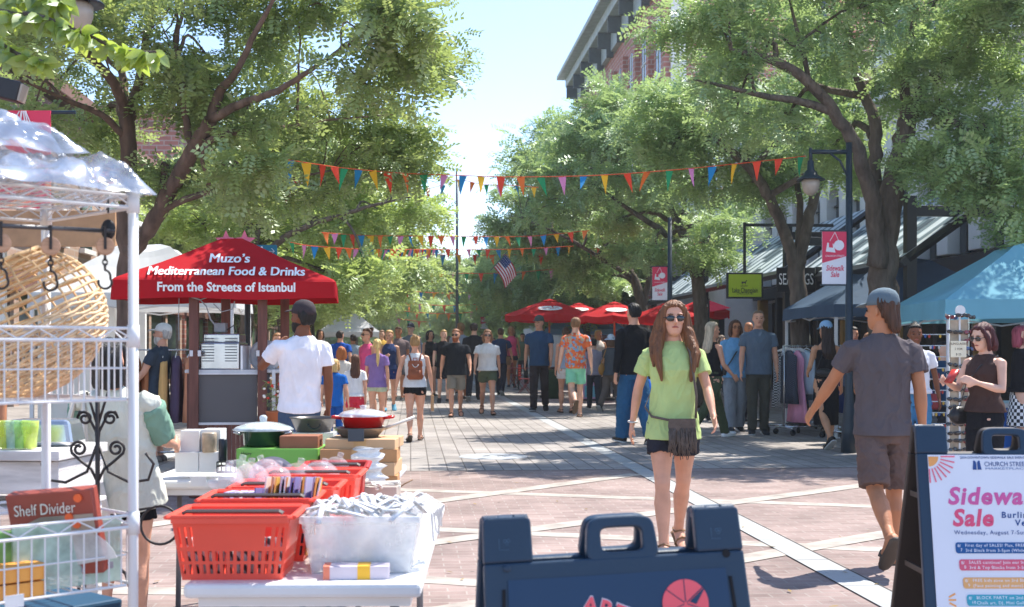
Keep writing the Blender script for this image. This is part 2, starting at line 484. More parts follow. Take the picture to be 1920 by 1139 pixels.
# -- red brick building with a heavy cornice, further along on the right
rb = street_building("brick_building", "red brick building with a heavy bracketed cornice rising above the right trees", 10.1, 50)
L2 = 26; H2 = 17.2
MB().box((L2 / 2, -6, H2 / 2), (L2, 12, H2)).build("wall", m_redbrick, rb)
MB().box((L2 / 2 - 0.3, -5.4, H2 + 0.30), (L2 + 1.6, 13.6, 0.24)).box((L2 / 2 - 0.3, -5.6, H2 - 0.05), (L2 + 1.1, 13.0, 0.5)).build("cornice", m_cornice, rb, bevel=0.04)
MB().box((L2 / 2, 0.12, H2 - 0.75), (L2 + 0.2, 0.3, 0.9)).build("frieze", m_cornice, rb)
for k in range(9):
    x = 0.3 + k * (L2 - 0.6) / 8
    MB().box((x, 0.52, H2 - 0.62), (0.14, 0.75, 0.9), None).box((x, 0.3, H2 - 1.25), (0.12, 0.35, 0.5)).build("bracket", M("bracket_grey", (.06, .08, .085), .6), rb)
for k in range(9):
    x = 0.3 + k * (L2 - 0.6) / 8
    MB().box((x, 0.1, H2 / 2 - 1), (0.55, 0.26, H2 - 2.4)).build("pilaster", m_redbrick, rb)
for k in range(8):
    x = 0.3 + (k + 0.5) * (L2 - 0.6) / 8
    for zf in (4.6, 8.4, 12.4):
        w = MB().prism([(px * 1.35 + x, pz) for px, pz in arch_poly(0.42, zf, 1.9)], 0.03, 0.06).build("window", m_glass, rb)
        MB().box((x, 0.1, zf - 0.1), (1.4, 0.2, 0.16)).build("sill", m_white, w)
        MB().box((x, 0.06, zf + 1.2), (0.06, 0.06, 2.4)).box((x, 0.06, zf + 1.2), (1.1, 0.06, 0.06)).build("frame", m_white, w)
# windows on the end wall facing the camera
for j in range(3):
    for zf in (8.4, 12.6):
        y = -2.4 - j * 3.3
        w = MB().box((-0.03, y, zf + 1.3), (0.06, 1.15, 2.5)).build("window", m_glass, rb)
        MB().box((-0.08, y, zf - 0.05), (0.2, 1.5, 0.16)).build("sill", m_white, w); MB().box((-0.08, y, zf + 2.65), (0.16, 1.5, 0.2)).build("lintel", m_white, w)
MB().box((-0.05, -0.35, H2 / 2), (0.16, 0.6, H2 - 1)).build("corner_quoin", m_white, rb)

# -- a gap building between the two, set back
gb = street_building("shop_building", "plain grey shop building between the stone and the brick building on the right", 10.4, 42.2)
MB().box((3.8, -5, 4.5), (7.4, 10, 9)).build("wall", m_white, gb)
for k in range(3):
    for zf in (3.6, 6.4): MB().box((1.4 + k * 2.3, 0.03, zf + 0.8), (1.1, 0.06, 1.7)).build("window", m_glass, gb)
MB().box((3.8, 0.1, 1.5), (7.2, 0.2, 2.6)).build("shop_front", m_glass, gb)

# -- buildings on the left, mostly behind leaves
def left_building(label, t0, L, H, mat, roof, x0=-9.6):
    o = thing("shop_building", label, "building", ST(x0, t0), ST_ROT, "shop buildings along the left side")
    MB().box((-5, L / 2, H / 2), (10, L, H)).build("wall", mat, o)
    MB().box((-4.8, L / 2, H + 0.2), (10.8, L + 0.3, 0.4)).box((-4.9, L / 2, H - 0.35), (10.4, L + 0.1, 0.25)).build("cornice", roof, o, bevel=0.03)
    nb = max(2, int(L / 2.6))
    for k in range(nb):
        y = (k + 0.5) * L / nb
        for j in range(1, max(2, int(H / 3.4))):
            w = MB().box((0.02, y, 3.3 * j + 1.9), (0.08, 1.15, 1.8)).build("window", m_glass, o)
            MB().box((0.06, y, 3.3 * j + 0.93), (0.2, 1.4, 0.14)).build("sill", m_white, w); MB().box((0.05, y, 3.3 * j + 2.9), (0.14, 1.4, 0.18)).build("lintel", m_white, w); MB().box((0.08, y, 3.3 * j + 1.9), (0.05, 1.15, 0.06)).build("sash_bar", m_white, w)
    MB().box((0.05, L / 2, 1.45), (0.16, L - 0.8, 2.5)).build("shop_front", m_glass, o)
    MB().box((0.12, L / 2, 3.0), (0.4, L - 0.2, 0.5)).build("fascia", roof, o)
    nsh = int(L / 3)
    for k in range(nsh + 1): MB().box((0.1, 0.3 + k * (L - 0.6) / nsh, 1.4), (0.24, 0.4, 2.8)).build("pier", mat, o)
    return o
m_brown = M("brown_roof", (0.20, 0.10, 0.075), 0.8, var=0.2)
m_peach = M("peach_render", (0.55, 0.38, 0.28), 0.85, var=0.08, scale=1)
m_grey = M("grey_render", (0.40, 0.40, 0.39), 0.85, var=0.1, scale=1)
left_building("peach rendered shop building at the near left behind the market rack", 17, 10, 8.5, m_peach, m_brown)
left_building("tan brick shop building behind the big left tree", 27.3, 12, 8.0, m_tan, m_brown)
left_building("tan shop building with a low brown roof behind the red food cart canopy", 39.6, 13, 7.6, m_tan, m_brown)
left_building("red brick shop building deep behind the left row of trees", 53, 18, 11, m_redbrick, m_brown)
left_building("far peach building at the end of the left row", 72, 26, 10, m_peach, m_brown)
rbb = street_building("shop_building", "far grey building beyond the brick building on the right", 10.4, 78)
MB().box((20, -5, 5), (40, 10, 10)).build("wall", m_grey, rbb)
for k in range(12): MB().box((2 + k * 3.2, 0.03, 5.5), (1.3, 0.08, 2)).build("window", m_glass, rbb)

st = thing("market_stall", "tan fronted market stall roof behind the wire shelf and the big left tree", "market stall", ST(-4.6, 18.6), 0)
MB().box((-.55, 0, 3.12), (1.75, .12, .52)).build("fascia", M("tan_fascia", "B88E6C", .7), st, bevel=.01)
MB().box((-.55, .97, 3.3), (1.8, 1.8, .08)).build("roof", m_white, st, bevel=.01)
for sx in (-1.35, .25):
    for sy in (.06, 1.6): MB().box((sx, sy, 1.43), (.09, .09, 2.86)).build("post", m_white, st)
MB().box((-.55, 1.72, 1.2), (1.6, .05, 2.2)).build("back_panel", m_white, st)
# ------------------------------------------------------------------ trees
m_bark = M("bark", (0.125, 0.098, 0.078), 0.95, var=0.5, scale=9, bump=0.9, bscale=18, stretch=(1, 1, 0.3))
for _q in m_bark.node_tree.nodes:
    if _q.type == "BUMP": _q.inputs["Distance"].default_value = 0.06
m_bark_r = M("bark_reddish", (0.15, 0.095, 0.07), 0.95, var=0.45, scale=9, bump=0.9, bscale=18, stretch=(1, 1, 0.3))
m_leaf_a = leafmat("locust_leaf", (0.125, 0.20, 0.052), (0.42, 0.52, 0.17), 0.42)
m_leaf_b = leafmat("locust_leaf_lime", (0.20, 0.30, 0.075), (0.48, 0.60, 0.20), 0.46)
m_leaf_c = leafmat("locust_leaf_deep", (0.125, 0.22, 0.08), (0.44, 0.58, 0.22), 0.42)
m_leaf_d = leafmat("elm_leaf", (0.20, 0.31, 0.045), (0.36, 0.46, 0.09), 0.60, 3.0)

def spray_template(r, length=0.25, pairs=6, lw=0.028, ll=0.072):
    """one feathery compound leaf: paired leaflets along a drooping stalk"""
    vs = []
    droop = r.uniform(0.2, 0.9)
    for i in range(pairs):
        f = (i + 0.6) / pairs
        c = Vector((f * length, 0, -droop * 0.5 * length * f * f))
        for sgn in (-1, 1):
            d = Vector((0.35 + 0.3 * r.random(), sgn, r.uniform(-0.3, 0.15))).normalized()
            n = d.cross(Vector((0, 0, 1))); n = n.normalized() if n.length > 1e-5 else Vector((1, 0, 0))
            l_ = ll * r.uniform(0.75, 1.2) * (1 - 0.3 * abs(f - 0.5))
            vs += [c, c + d * l_ * 0.5 + n * lw * 0.5, c + d * l_, c + d * l_ * 0.5 - n * lw * 0.5]
    return np.array([tuple(v) for v in vs])

def sprays_mesh(name, pos, outdir, size, r, pairs=6, lw=0.036, ll=0.076, length=0.25):
    T = np.array([spray_template(r, length, pairs, lw, ll) for _ in range(14)])
    n = len(pos); nv = T.shape[1]
    g = np.random.default_rng(int(r.random() * 1e9))
    # frame: x = outward (with scatter), z mostly up
    x = outdir + g.normal(0, 0.55, (n, 3)); x[:, 2] -= 0.12
    x /= np.linalg.norm(x, axis=1, keepdims=True) + 1e-9
    up = np.array([0, 0, 1.0]) + g.normal(0, 0.36, (n, 3))
    y = np.cross(up, x); y /= np.linalg.norm(y, axis=1, keepdims=True) + 1e-9
    z = np.cross(x, y)
    B = np.stack([x, y, z], axis=1)                    # rows are the local axes
    P = np.einsum('nvk,nkj->nvj', T[g.integers(0, len(T), n)], B) * size[:, None, None] + pos[:, None, :]
    co = P.reshape(-1, 3)
    nf = len(co) // 4
    me = bpy.data.meshes.new(name)
    me.vertices.add(len(co)); me.vertices.foreach_set("co", co.astype(np.float32).ravel())
    me.loops.add(nf * 4); me.loops.foreach_set("vertex_index", np.arange(nf * 4, dtype=np.int32))
    me.polygons.add(nf)
    me.polygons.foreach_set("loop_start", np.arange(0, nf * 4, 4, dtype=np.int32))
    me.polygons.foreach_set("loop_total", np.full(nf, 4, dtype=np.int32))
    me.update(calc_edges=True)
    return me

def limb_pts(poly, steps=4, wob=0.04, r=random):
    """smooth a coarse limb into a slightly crooked one"""
    out = []
    for i in range(len(poly) - 1):
        p0, p1 = poly[max(0, i - 1)], poly[i]; p2, p3 = poly[i + 1], poly[min(len(poly) - 1, i + 2)]
        for k in range(steps):
            t = k / steps
            q = [0.5 * ((2 * p1[j]) + (-p0[j] + p2[j]) * t + (2 * p0[j] - 5 * p1[j] + 4 * p2[j] - p3[j]) * t * t + (-p0[j] + 3 * p1[j] - 3 * p2[j] + p3[j]) * t ** 3) for j in range(4)]
            out.append(q)
    out.append(list(poly[-1]))
    for q in out[1:-1]:
        for j in range(3): q[j] += r.gauss(0, wob) * min(1, q[3] * 8)
    return out

def make_tree(label, base, limbs, blobs, mat, bark, seed, group, dens=1.0, leaf=1.0, clump=0.42, name="locust_tree"):
    """limbs: lists of (x,y,z,radius) in world metres; blobs: (cx,cy,cz, rx,ry,rz)"""
    r = random.Random(seed)
    o = thing(name, label, "tree", base, 0, group)
    bx = Vector(base)
    tr = MB(); nodes = []
    for lm in limbs:
        q = limb_pts(lm, 5, 0.012, r)
        tr.tube([Vector(p[:3]) - bx for p in q], [p[3] * 0.78 * (1 + 0.03 * math.sin(i * 2.1)) for i, p in enumerate(q)], 10)
        nodes += [(Vector(p[:3]), p[3]) for p in q[len(q) // 3:]]
    g = np.random.default_rng(seed)
    pos, outd, size = [], [], []
    twigs = []
    for (cx, cy, cz, rx, ry, rz) in blobs:
        c = Vector((cx, cy, cz))
        # a bough from the nearest limb into the blob
        nb = min(nodes, key=lambda k: (k[0] - c).length + max(0, k[0].z - c.z) * 0.8)
        mid = nb[0].lerp(c, 0.5) + Vector((r.gauss(0, 0.12), r.gauss(0, 0.12), 0.18 + r.random() * 0.2))
        r0 = min(nb[1] * 0.6, 0.065)
        bough = limb_pts([(*nb[0], r0), (*mid, r0 * 0.7), (*c, r0 * 0.35)], 5, 0.05, r)
        tr.tube([Vector(p[:3]) - bx for p in bough], [p[3] for p in bough], 6)
        bn = [(Vector(p[:3]), p[3]) for p in bough[2:]]
        vol = (rx * ry * rz) ** (2 / 3)
        nc = max(4, int(12.5 * vol * dens))
        for _ in range(nc):
            u = Vector((r.gauss(0, 1), r.gauss(0, 1), r.gauss(0, 1))).normalized() * (r.random() ** 0.45)
            cc = c + Vector((u.x * rx, u.y * ry, u.z * rz))
            R_ = clump * r.uniform(0.65, 1.35)
            ns = int(50 * dens ** 0.3 * (R_ / 0.42) ** 1.5 / leaf ** 1.3) + 4
            p = g.normal(0, 1, (ns, 3)); p /= np.linalg.norm(p, axis=1, keepdims=True)
            p *= g.random((ns, 1)) ** 0.5
            tilt = np.array([r.gauss(0, 0.25), r.gauss(0, 0.25)])
            off = p * np.array([R_, R_, R_ * 0.21]); off[:, 2] += off[:, 0] * tilt[0] + off[:, 1] * tilt[1]
            pos.append(off + np.array(cc) - np.array(bx)); outd.append(p * np.array([1, 1, 0.5])); size.append(g.uniform(0.6, 1.45, ns) * leaf)
            nt = min(bn, key=lambda k: (k[0] - cc).length)
            if (nt[0] - cc).length > 0.25:
                m_ = nt[0].lerp(cc, 0.55) + Vector((r.gauss(0, 0.06), r.gauss(0, 0.06), 0.06))
                tr.tube([nt[0] - bx, m_ - bx, cc - bx], [min(0.02, nt[1] * 0.6), 0.011, 0.005], 4, cap=False)
    tr.build("trunk", bark, o, smooth=True)
    me = sprays_mesh("crown", np.concatenate(pos), np.concatenate(outd), np.concatenate(size), r)
    link("crown", me, mat, o)
    return o

def PX(px, py, d, r):          # limb point from a photo pixel at a depth
    w = W(px, py, d); return (w.x, w.y, w.z, r)
def BL(lst, d0, seed, spread):
    rr = random.Random(seed); out = []
    for px, py, rx, ry, *dd in lst:
        d = d0 + (dd[0] if dd else rr.uniform(-spread, spread))
        w = W(px, py, d); sx = rx / F * d; sz = ry / F * d
        out.append((w.x, w.y, w.z, sx, (sx + sz) * 0.6, sz))
    return out

# big leaning locust at the left
d = 15.3; b = W(238, 870, d)
limbs = [
    [PX(238, 872, d, 0.20), PX(236, 700, d, 0.17), PX(238, 560, d, 0.155), PX(236, 420, d, 0.14), PX(240, 300, d, 0.13), PX(238, 215, d, 0.12)],
    [PX(238, 225, d, 0.10), PX(215, 160, d - .3, 0.08), PX(170, 110, d - .6, 0.06), PX(110, 70, d - 1, 0.04), PX(40, 30, d - 1.2, .02)],
    [PX(240, 225, d, 0.10), PX(262, 150, d + .2, 0.08), PX(275, 70, d + .3, 0.06), PX(300, -40, d + .5, 0.04), PX(320, -160, d + .5, 0.02)],
    [PX(236, 215, d, 0.08), PX(230, 140, d + .5, 0.06), PX(215, 40, d + 1, 0.045), PX(180, -80, d + 1.2, 0.02)],
    [PX(240, 480, d, 0.13), PX(275, 435, d - .1, 0.125), PX(315, 365, d - .3, 0.12), PX(360, 285, d - .6, 0.115), PX(395, 225, d - .9, 0.10)],
    [PX(395, 225, d - .9, 0.085), PX(415, 170, d - 1, 0.07), PX(440, 140, d - 1.2, .05), PX(480, 60, d - 1.4, .04), PX(530, -30, d - 1.6, .02)],
    [PX(395, 225, d - .9, 0.075), PX(450, 195, d - 1.2, 0.06), PX(520, 170, d - 1.6, 0.045), PX(600, 120, d - 1.8, 0.03), PX(690, 60, d - 2, .015)],
    [PX(362, 282, d - .6, 0.07), PX(348, 230, d - .7, 0.055), PX(342, 160, d - .8, 0.05), PX(330, 90, d - .9, .04), PX(345, 10, d - 1, .02)],
    [PX(370, 275, d - .6, 0.06), PX(430, 250, d - .9, 0.045), PX(520, 240, d + .2, 0.035), PX(620, 225, d + .8, 0.02), PX(740, 215, d + 1.2, .01)],
    [PX(300, 395, d - .2, .06), PX(390, 360, d - .5, .045), PX(500, 345, d + .3, .03), PX(620, 320, d + 1, .015)],
    [PX(236, 260, d, .06), PX(190, 215, d - .3, .05), PX(130, 190, d - .6, .035), PX(40, 150, d - .9, .02)],
]
blobs = BL([(40, 60, 130, 90), (170, 30, 130, 90), (300, 40, 120, 90), (430, 20, 130, 90), (560, 10, 120, 90), (690, 20, 110, 80), (775, 20, 75, 65),
            (800, 115, 35, 35), (730, 120, 75, 55), (640, 120, 110, 70), (520, 120, 110, 70), (400, 120, 100, 60), (110, 150, 110, 55),
            (580, 210, 120, 50, 1.6), (690, 205, 85, 45, 2.0), (750, 235, 45, 30, 2.2), (480, 250, 100, 50), (370, 200, 80, 45), (420, 310, 100, 40), (560, 300, 110, 45, 1.8),
            (675, 290, 95, 42, 2.2), (755, 315, 50, 25, 2.4), (330, 330, 70, 40), (180, 250, 70, 35), (60, 230, 90, 40), (480, 370, 100, 35), (620, 365, 100, 35, 1.6), (300, 150, 60, 40),
            (0, -60, 160, 90), (250, -80, 200, 100), (520, -90, 200, 90), (720, -70, 120, 75)], d - 0.6, 3, 2.0)
make_tree("big leaning honey locust with forked reddish limbs behind the red food cart", b, limbs, blobs, m_leaf_a, m_bark_r, 11, "honey locust trees lining the left side", dens=1.2, clump=0.40)

# second left tree, limes hanging low behind the cart
d = 25.0; b = W(455, HZ + HC * F / d, d)
limbs = [[PX(455, 790, d, 0.2), PX(458, 640, d, 0.17), PX(470, 520, d, 0.15), PX(480, 420, d, 0.12)],
         [PX(472, 500, d, 0.11), PX(540, 440, d - .6, 0.08), PX(620, 410, d - 1, 0.06), PX(700, 385, d - 1.2, 0.04), PX(770, 370, d - 1.4, 0.02)],
         [PX(480, 420, d, .1), PX(520, 340, d, .07), PX(600, 270, d, .04), PX(650, 220, d, .02)],
         [PX(478, 430, d, .09), PX(430, 360, d, .07), PX(390, 300, d, .04)]]
blobs = BL([(620, 425, 95, 30), (720, 400, 80, 28), (790, 385, 45, 20), (540, 470, 90, 45), (450, 440, 80, 40), (630, 520, 80, 40), (560, 560, 80, 35), (380, 420, 70, 45),
            (700, 340, 90, 40), (600, 350, 90, 50), (500, 370, 90, 50), (400, 340, 80, 50), (640, 270, 100, 50), (520, 260, 100, 60), (760, 300, 50, 30), (330, 400, 50, 40), (690, 505, 60, 22)], d, 5, 1.6)
make_tree("lime green honey locust with low hanging sprays right behind the food cart canopy", b, limbs, blobs, m_leaf_b, m_bark, 12, "honey locust trees lining the left side", dens=1.05, leaf=1.25, clump=0.5)

# big right tree
d = 18.0; b = W(1660, HZ + HC * F / d, d)
limbs = [[PX(1655, 840, d, .30), PX(1658, 600, d, .28), PX(1655, 480, d, .26), PX(1668, 380, d, .23), PX(1690, 290, d, .2), PX(1700, 230, d, .17)],
         [PX(1645, 500, d - .1, .2), PX(1640, 400, d - .2, .16), PX(1612, 300, d - .4, .13), PX(1575, 225, d - .6, .11), PX(1510, 150, d - .9, .09), PX(1440, 110, d - 1.2, .07), PX(1370, 95, d - 1.4, .03)],
         [PX(1650, 470, d + .2, .15), PX(1640, 330, d + .3, .13), PX(1640, 230, d + .3, .11), PX(1600, 120, d + .4, .08), PX(1590, 20, d + .5, .05), PX(1580, -80, d + .5, .02)],
         [PX(1560, 210, d - .6, .08), PX(1500, 190, d - .9, .065), PX(1430, 180, d - 1.2, .05), PX(1350, 160, d - 1.4, .03), PX(1300, 150, d - 1.5, .012)],
         [PX(1700, 235, d, .14), PX(1740, 160, d + .1, .12), PX(1800, 90, d + .2, .09), PX(1850, 10, d + .3, .06), PX(1900, -80, d + .3, .02)],
         [PX(1695, 240, d, .1), PX(1700, 120, d, .08), PX(1720, 0, d, .05), PX(1730, -120, d, .02)],
         [PX(1720, 200, d, .08), PX(1790, 230, d - .6, .06), PX(1860, 270, d - 1, .04), PX(1930, 310, d - 1.2, .02)],
         [PX(1520, 160, d - .8, .05), PX(1500, 80, d - .8, .04), PX(1480, 0, d - .8, .02)]]
blobs = BL([(1870, 30, 100, 70), (1740, 30, 110, 70), (1610, 40, 110, 75), (1480, 40, 110, 70), (1360, 30, 80, 50), (1285, 60, 60, 28), (1560, 110, 110, 55), (1430, 120, 110, 50),
            (1340, 125, 75, 40), (1700, 120, 80, 45), (1820, 100, 70, 35), (1900, 140, 60, 25), (1480, 215, 90, 38, 1.2), (1380, 210, 90, 40), (1650, 170, 55, 35), (1560, 275, 50, 28, 1.8),
            (1800, 270, 80, 45, -1.5), (1880, 240, 60, 40, -1.2), (1900, 330, 70, 45, -1.8), (1780, 200, 50, 30, -.5), (1830, 350, 60, 30, -1.4), (1920, 420, 40, 20, -2), (1750, 300, 30, 25, -.6),
            (1520, -60, 160, 80), (1750, -70, 180, 80), (1930, -40, 100, 90)], d, 8, 1.7)
make_tree("thick forked honey locust behind the dark market tent on the right", b, limbs, blobs, m_leaf_c, m_bark, 13, "honey locust trees lining the right side", dens=1.1, clump=0.44)

# V shaped right tree
d = 22.5; b = W(1500, HZ + HC * F / d, d)
limbs = [[PX(1497, 800, d, .24), PX(1500, 640, d, .22), PX(1497, 560, d, .2), PX(1492, 490, d, .19)],
         [PX(1490, 500, d, .15), PX(1465, 420, d, .13), PX(1435, 360, d - .3, .12), PX(1400, 310, d - .5, .1), PX(1330, 250, d - .8, .07), PX(1260, 210, d - 1, .03)],
         [PX(1496, 500, d, .15), PX(1512, 430, d, .13), PX(1530, 360, d + .2, .11), PX(1560, 290, d + .3, .08), PX(1580, 200, d + .4, .05)],
         [PX(1497, 490, d, .1), PX(1500, 400, d + .3, .08), PX(1490, 300, d + .5, .06), PX(1470, 200, d + .5, .03)]]
blobs = BL([(1400, 280, 100, 45), (1300, 260, 100, 45), (1220, 230, 80, 45), (1480, 250, 80, 40), (1560, 240, 70, 45), (1350, 200, 110, 50), (1460, 180, 90, 45), (1285, 190, 75, 32),
            (1330, 330, 80, 35), (1410, 345, 50, 22), (1590, 310, 40, 30), (1240, 300, 80, 35), (1560, 160, 80, 40), (1470, 330, 40, 22, 1)], d, 9, 1.6)
make_tree("honey locust with a V shaped fork between the lamp and the lime green sign", b, limbs, blobs, m_leaf_c, m_bark, 14, "honey locust trees lining the right side", dens=1.05, leaf=1.15, clump=0.48)

d = 30.0; b = W(1310, HZ + HC * F / d, d)
limbs = [[PX(1312, 765, d, .26), PX(1316, 640, d, .23), PX(1310, 540, d, .2), PX(1296, 470, d, .17), PX(1270, 420, d, .13)],
         [PX(1300, 490, d, .13), PX(1250, 440, d - .5, .1), PX(1190, 400, d - .8, .07), PX(1120, 350, d - 1, .03)],
         [PX(1310, 520, d, .14), PX(1325, 440, d, .1), PX(1340, 360, d, .07), PX(1330, 280, d, .03)],
         [PX(1270, 420, d, .1), PX(1240, 340, d, .07), PX(1210, 250, d, .04), PX(1180, 170, d, .02)]]
blobs = BL([(1140, 200, 55, 32), (1215, 200, 75, 35), (1090, 230, 70, 40), (1150, 260, 100, 50), (1240, 260, 100, 50), (1040, 280, 50, 30), (1100, 320, 90, 40), (1200, 340, 90, 40),
            (1290, 340, 80, 40), (1010, 330, 50, 25), (1060, 380, 80, 35), (1160, 410, 90, 35), (1260, 420, 80, 35), (1340, 420, 60, 40), (1390, 380, 40, 30), (1180, 210, 90, 50), (1330, 470, 40, 25), (1230, 470, 60, 25)], d, 10, 2.0)
make_tree("dense honey locust before the red brick building, crown over the red umbrellas", b, limbs, blobs, m_leaf_c, m_bark, 15, "honey locust trees lining the right side", dens=1.0, leaf=1.15, clump=0.55)

d = 38.0; b = W(1205, HZ + HC * F / d, d)
limbs = [[PX(1205, 742, d, .26), PX(1208, 640, d, .24), PX(1200, 560, d, .2), PX(1180, 510, d, .15), PX(1140, 470, d, .1)],
         [PX(1204, 580, d, .14), PX(1220, 500, d, .1), PX(1215, 430, d, .06)],
         [PX(1185, 520, d, .1), PX(1120, 480, d - 1, .08), PX(1050, 440, d - 1.4, .05), PX(980, 410, d - 1.6, .02)]]
blobs = BL([(980, 290, 35, 25), (1000, 350, 50, 30), (960, 385, 45, 25), (1030, 420, 80, 35), (940, 430, 40, 22), (1100, 450, 80, 35), (1180, 470, 70, 30), (1010, 470, 70, 28), (1080, 510, 70, 22),
            (1060, 330, 80, 40), (1150, 380, 80, 40), (1030, 240, 50, 35), (1080, 260, 70, 40), (1140, 530, 50, 18)], d, 11, 2.2)
make_tree("honey locust with a crown reaching out to the flag pole above the umbrellas", b, limbs, blobs, m_leaf_c, m_bark, 16, "honey locust trees lining the right side", dens=0.9, leaf=1.35, clump=0.65)

# trees further along: three of a kind, copied
def far_tree(label, x0, t, scale, seed, mat, group, h=7.4):
    r = random.Random(seed); base = ST(x0, t)
    limbs = [[(base.x, base.y, 0, .22), (base.x + .1, base.y, 1.4, .19), (base.x, base.y + .1, 2.8, .16), (base.x - .1, base.y, 4.2, .12)]]
    blobs = []
    for k in range(15):
        a = k * 2.4 + r.random(); q = r.random() ** 0.6
        z = r.uniform(3.0, h); rad = 3.3 * q * (1.15 - 0.7 * abs((z - 4.6) / 4))
        blobs.append((base.x + math.cos(a) * rad, base.y + math.sin(a) * rad, z, r.uniform(1.1, 1.7), r.uniform(1.1, 1.7), r.uniform(.55, .85)))
    for k in range(5):
        a = k * 1.3 + r.random()
        limbs.append([(base.x, base.y, 2.4 + k * .25, .1), (base.x + math.cos(a) * 1.2, base.y + math.sin(a) * 1.2, 3.8 + .3 * k, .07), (base.x + math.cos(a) * 2.4, base.y + math.sin(a) * 2.4, 4.8 + .3 * k, .03)])
    return make_tree(label, base, limbs, blobs, mat, m_bark, seed, group, dens=0.7, leaf=1.8, clump=0.8)
LG, RG = "honey locust trees lining the left side", "honey locust trees lining the right side"
far_tree("slim honey locust on the left whose trunk stands just past the food cart canopy", -3.7, 36, 1, 21, m_leaf_b, LG, 6.6)
protoA = far_tree("fourth honey locust along the left row, over the crowd", -3.9, 46, 1, 22, m_leaf_b, LG, 6.8)
protoB = far_tree("honey locust along the right row just past the red umbrellas", 6.4, 47, 1, 23, m_leaf_c, RG, 7.0)
far_list = [(protoA, -4.4, 57, .6, "fifth honey locust along the left row, small with distance"), (protoB, -4.8, 70, 1.9, "sixth honey locust along the left row, near the far end"),
            (protoA, 6.2, 58, 2.6, "honey locust along the right row, second past the red umbrellas"), (protoB, 5.6, 70, 4.0, "honey locust along the right row, third past the red umbrellas"),
            (protoA, -3.6, 86, 3.0, "far honey locust closing the left end of the street"), (protoB, 4.2, 88, 1.2, "far honey locust closing the right end of the street"),
            (protoA, 1.6, 104, 5.1, "far honey locust standing in the middle of the street end"), (protoB, -1.6, 112, 2.2, "farthest honey locust at the end of the street, left of the middle one"),
            (protoB, -7.4, 62, 5.5, "honey locust set back beside the left shop fronts, far off"), (protoA, 8.6, 80, 4.4, "honey locust set back beside the right shop fronts, far off")]
for pr, x0, t, rot, lab in far_list:
    c = copy_tree(pr); c.location = ST(x0, t); c.rotation_euler = (0, 0, rot); c["label"] = lab
    c["group"] = LG if x0 < 0 else RG
    s = random.Random(t).uniform(0.9, 1.1); c.scale = (s, s, s)

# the near elm standing outside the picture whose twig hangs into it
eb = Vector((-3.6, 5.6, 0))
el = thing("elm_tree", "near tree twig with large bright lime leaves hanging in the top left corner", "tree", eb)
t_ = MB()
t_.tube([(0, 0, 0), (0.05, 0, 1.5), (0, 0.05, 2.9), (0.1, 0, 3.6)], [.14, .12, .1, .07], 10)
tw = []
def twig(pts, r0=0.012):
    P = [Vector(p) - eb for p in pts]
    q = limb_pts([(*p, r0 * (1 - 0.7 * i / len(P))) for i, p in enumerate(P)], 6, 0.006)
    t_.tube([Vector(k[:3]) for k in q], [k[3] for k in q], 6); tw.append([Vector(k[:3]) for k in q])
twig([eb + Vector((0, 0, 3.0)), W(-140, -60, 5.0), W(-20, 15, 4.9), W(70, 30, 4.8), W(150, 60, 4.8), W(230, 95, 4.8), W(292, 98, 4.75)], 0.014)
twig([W(-20, 15, 4.9), W(40, -10, 4.9), W(110, 2, 4.85), W(130, -20, 4.9)])
twig([W(-60, -20, 5.0), W(-20, 60, 4.9), W(30, 100, 4.8), W(80, 115, 4.75)])
twig([W(-140, -60, 5.0), W(-60, -80, 5), W(60, -90, 5), W(160, -70, 5)])
twig([W(-80, -30, 5.0), W(-50, 50, 5.0), W(-5, 85, 5.0)])
t_.build("trunk", m_bark, el, smooth=True)
lf = MB(); rr = random.Random(4)
for q in tw:
    for i in range(4, len(q)):
        for k in range(5 if i > 6 else 3):
            p = q[i].lerp(q[i - 1], rr.random())
            d_ = Vector((rr.gauss(0.1, 0.6), rr.gauss(-.1, 0.6), -0.6 + rr.gauss(0, 0.3))).normalized()
            L_ = rr.uniform(0.06, 0.095); w_ = L_ * 0.27
            sd = d_.cross(Vector((rr.gauss(0, .4), -1 + rr.gauss(0, .6), rr.gauss(0, .5)))).normalized(); nn_ = sd.cross(d_)
            c0 = p + d_ * 0.008
            prof = [(0, .05), (.2, .72), (.42, 1), (.65, .82), (.85, .4), (1, .0)]
            vs = []
            for f, wf in prof:
                m_ = c0 + d_ * (L_ * f) - nn_ * (0.18 * L_ * f * f)
                vs += [m_ - sd * w_ * wf + nn_ * w_ * wf * .3, m_, m_ + sd * w_ * wf + nn_ * w_ * wf * .3]
            fs = []
            for a in range(len(prof) - 1):
                fs += [(3 * a, 3 * a + 1, 3 * a + 4, 3 * a + 3), (3 * a + 1, 3 * a + 2, 3 * a + 5, 3 * a + 4)]
            lf.add(vs, fs)
lf.build("crown", m_leaf_d, el, smooth=True)
# ------------------------------------------------------------------ people
SKIN = {"fair": "D9A083", "pale": "E3B49B", "tan": "B97C58", "brown": "7C4A30", "olive": "C48E6B"}
def skin(k): return M("skin_" + k, SKIN[k], rough=0.5, var=0.13, scale=7, bump=0.1, bscale=60, spec=0.35)
def hairmat(col): return M("hair_" + col, col, rough=0.5, var=0.35, scale=22, bump=0.5, bscale=40, stretch=(3, 3, 0.25), spec=0.35)
m_lens = M("dark_lens", (0.012, 0.012, 0.014), 0.12, spec=0.8)
m_eye = M("eye_dark", (0.03, 0.018, 0.012), 0.2)
m_lip = M("lip", "A8584C", 0.5)
PEOPLE = {}

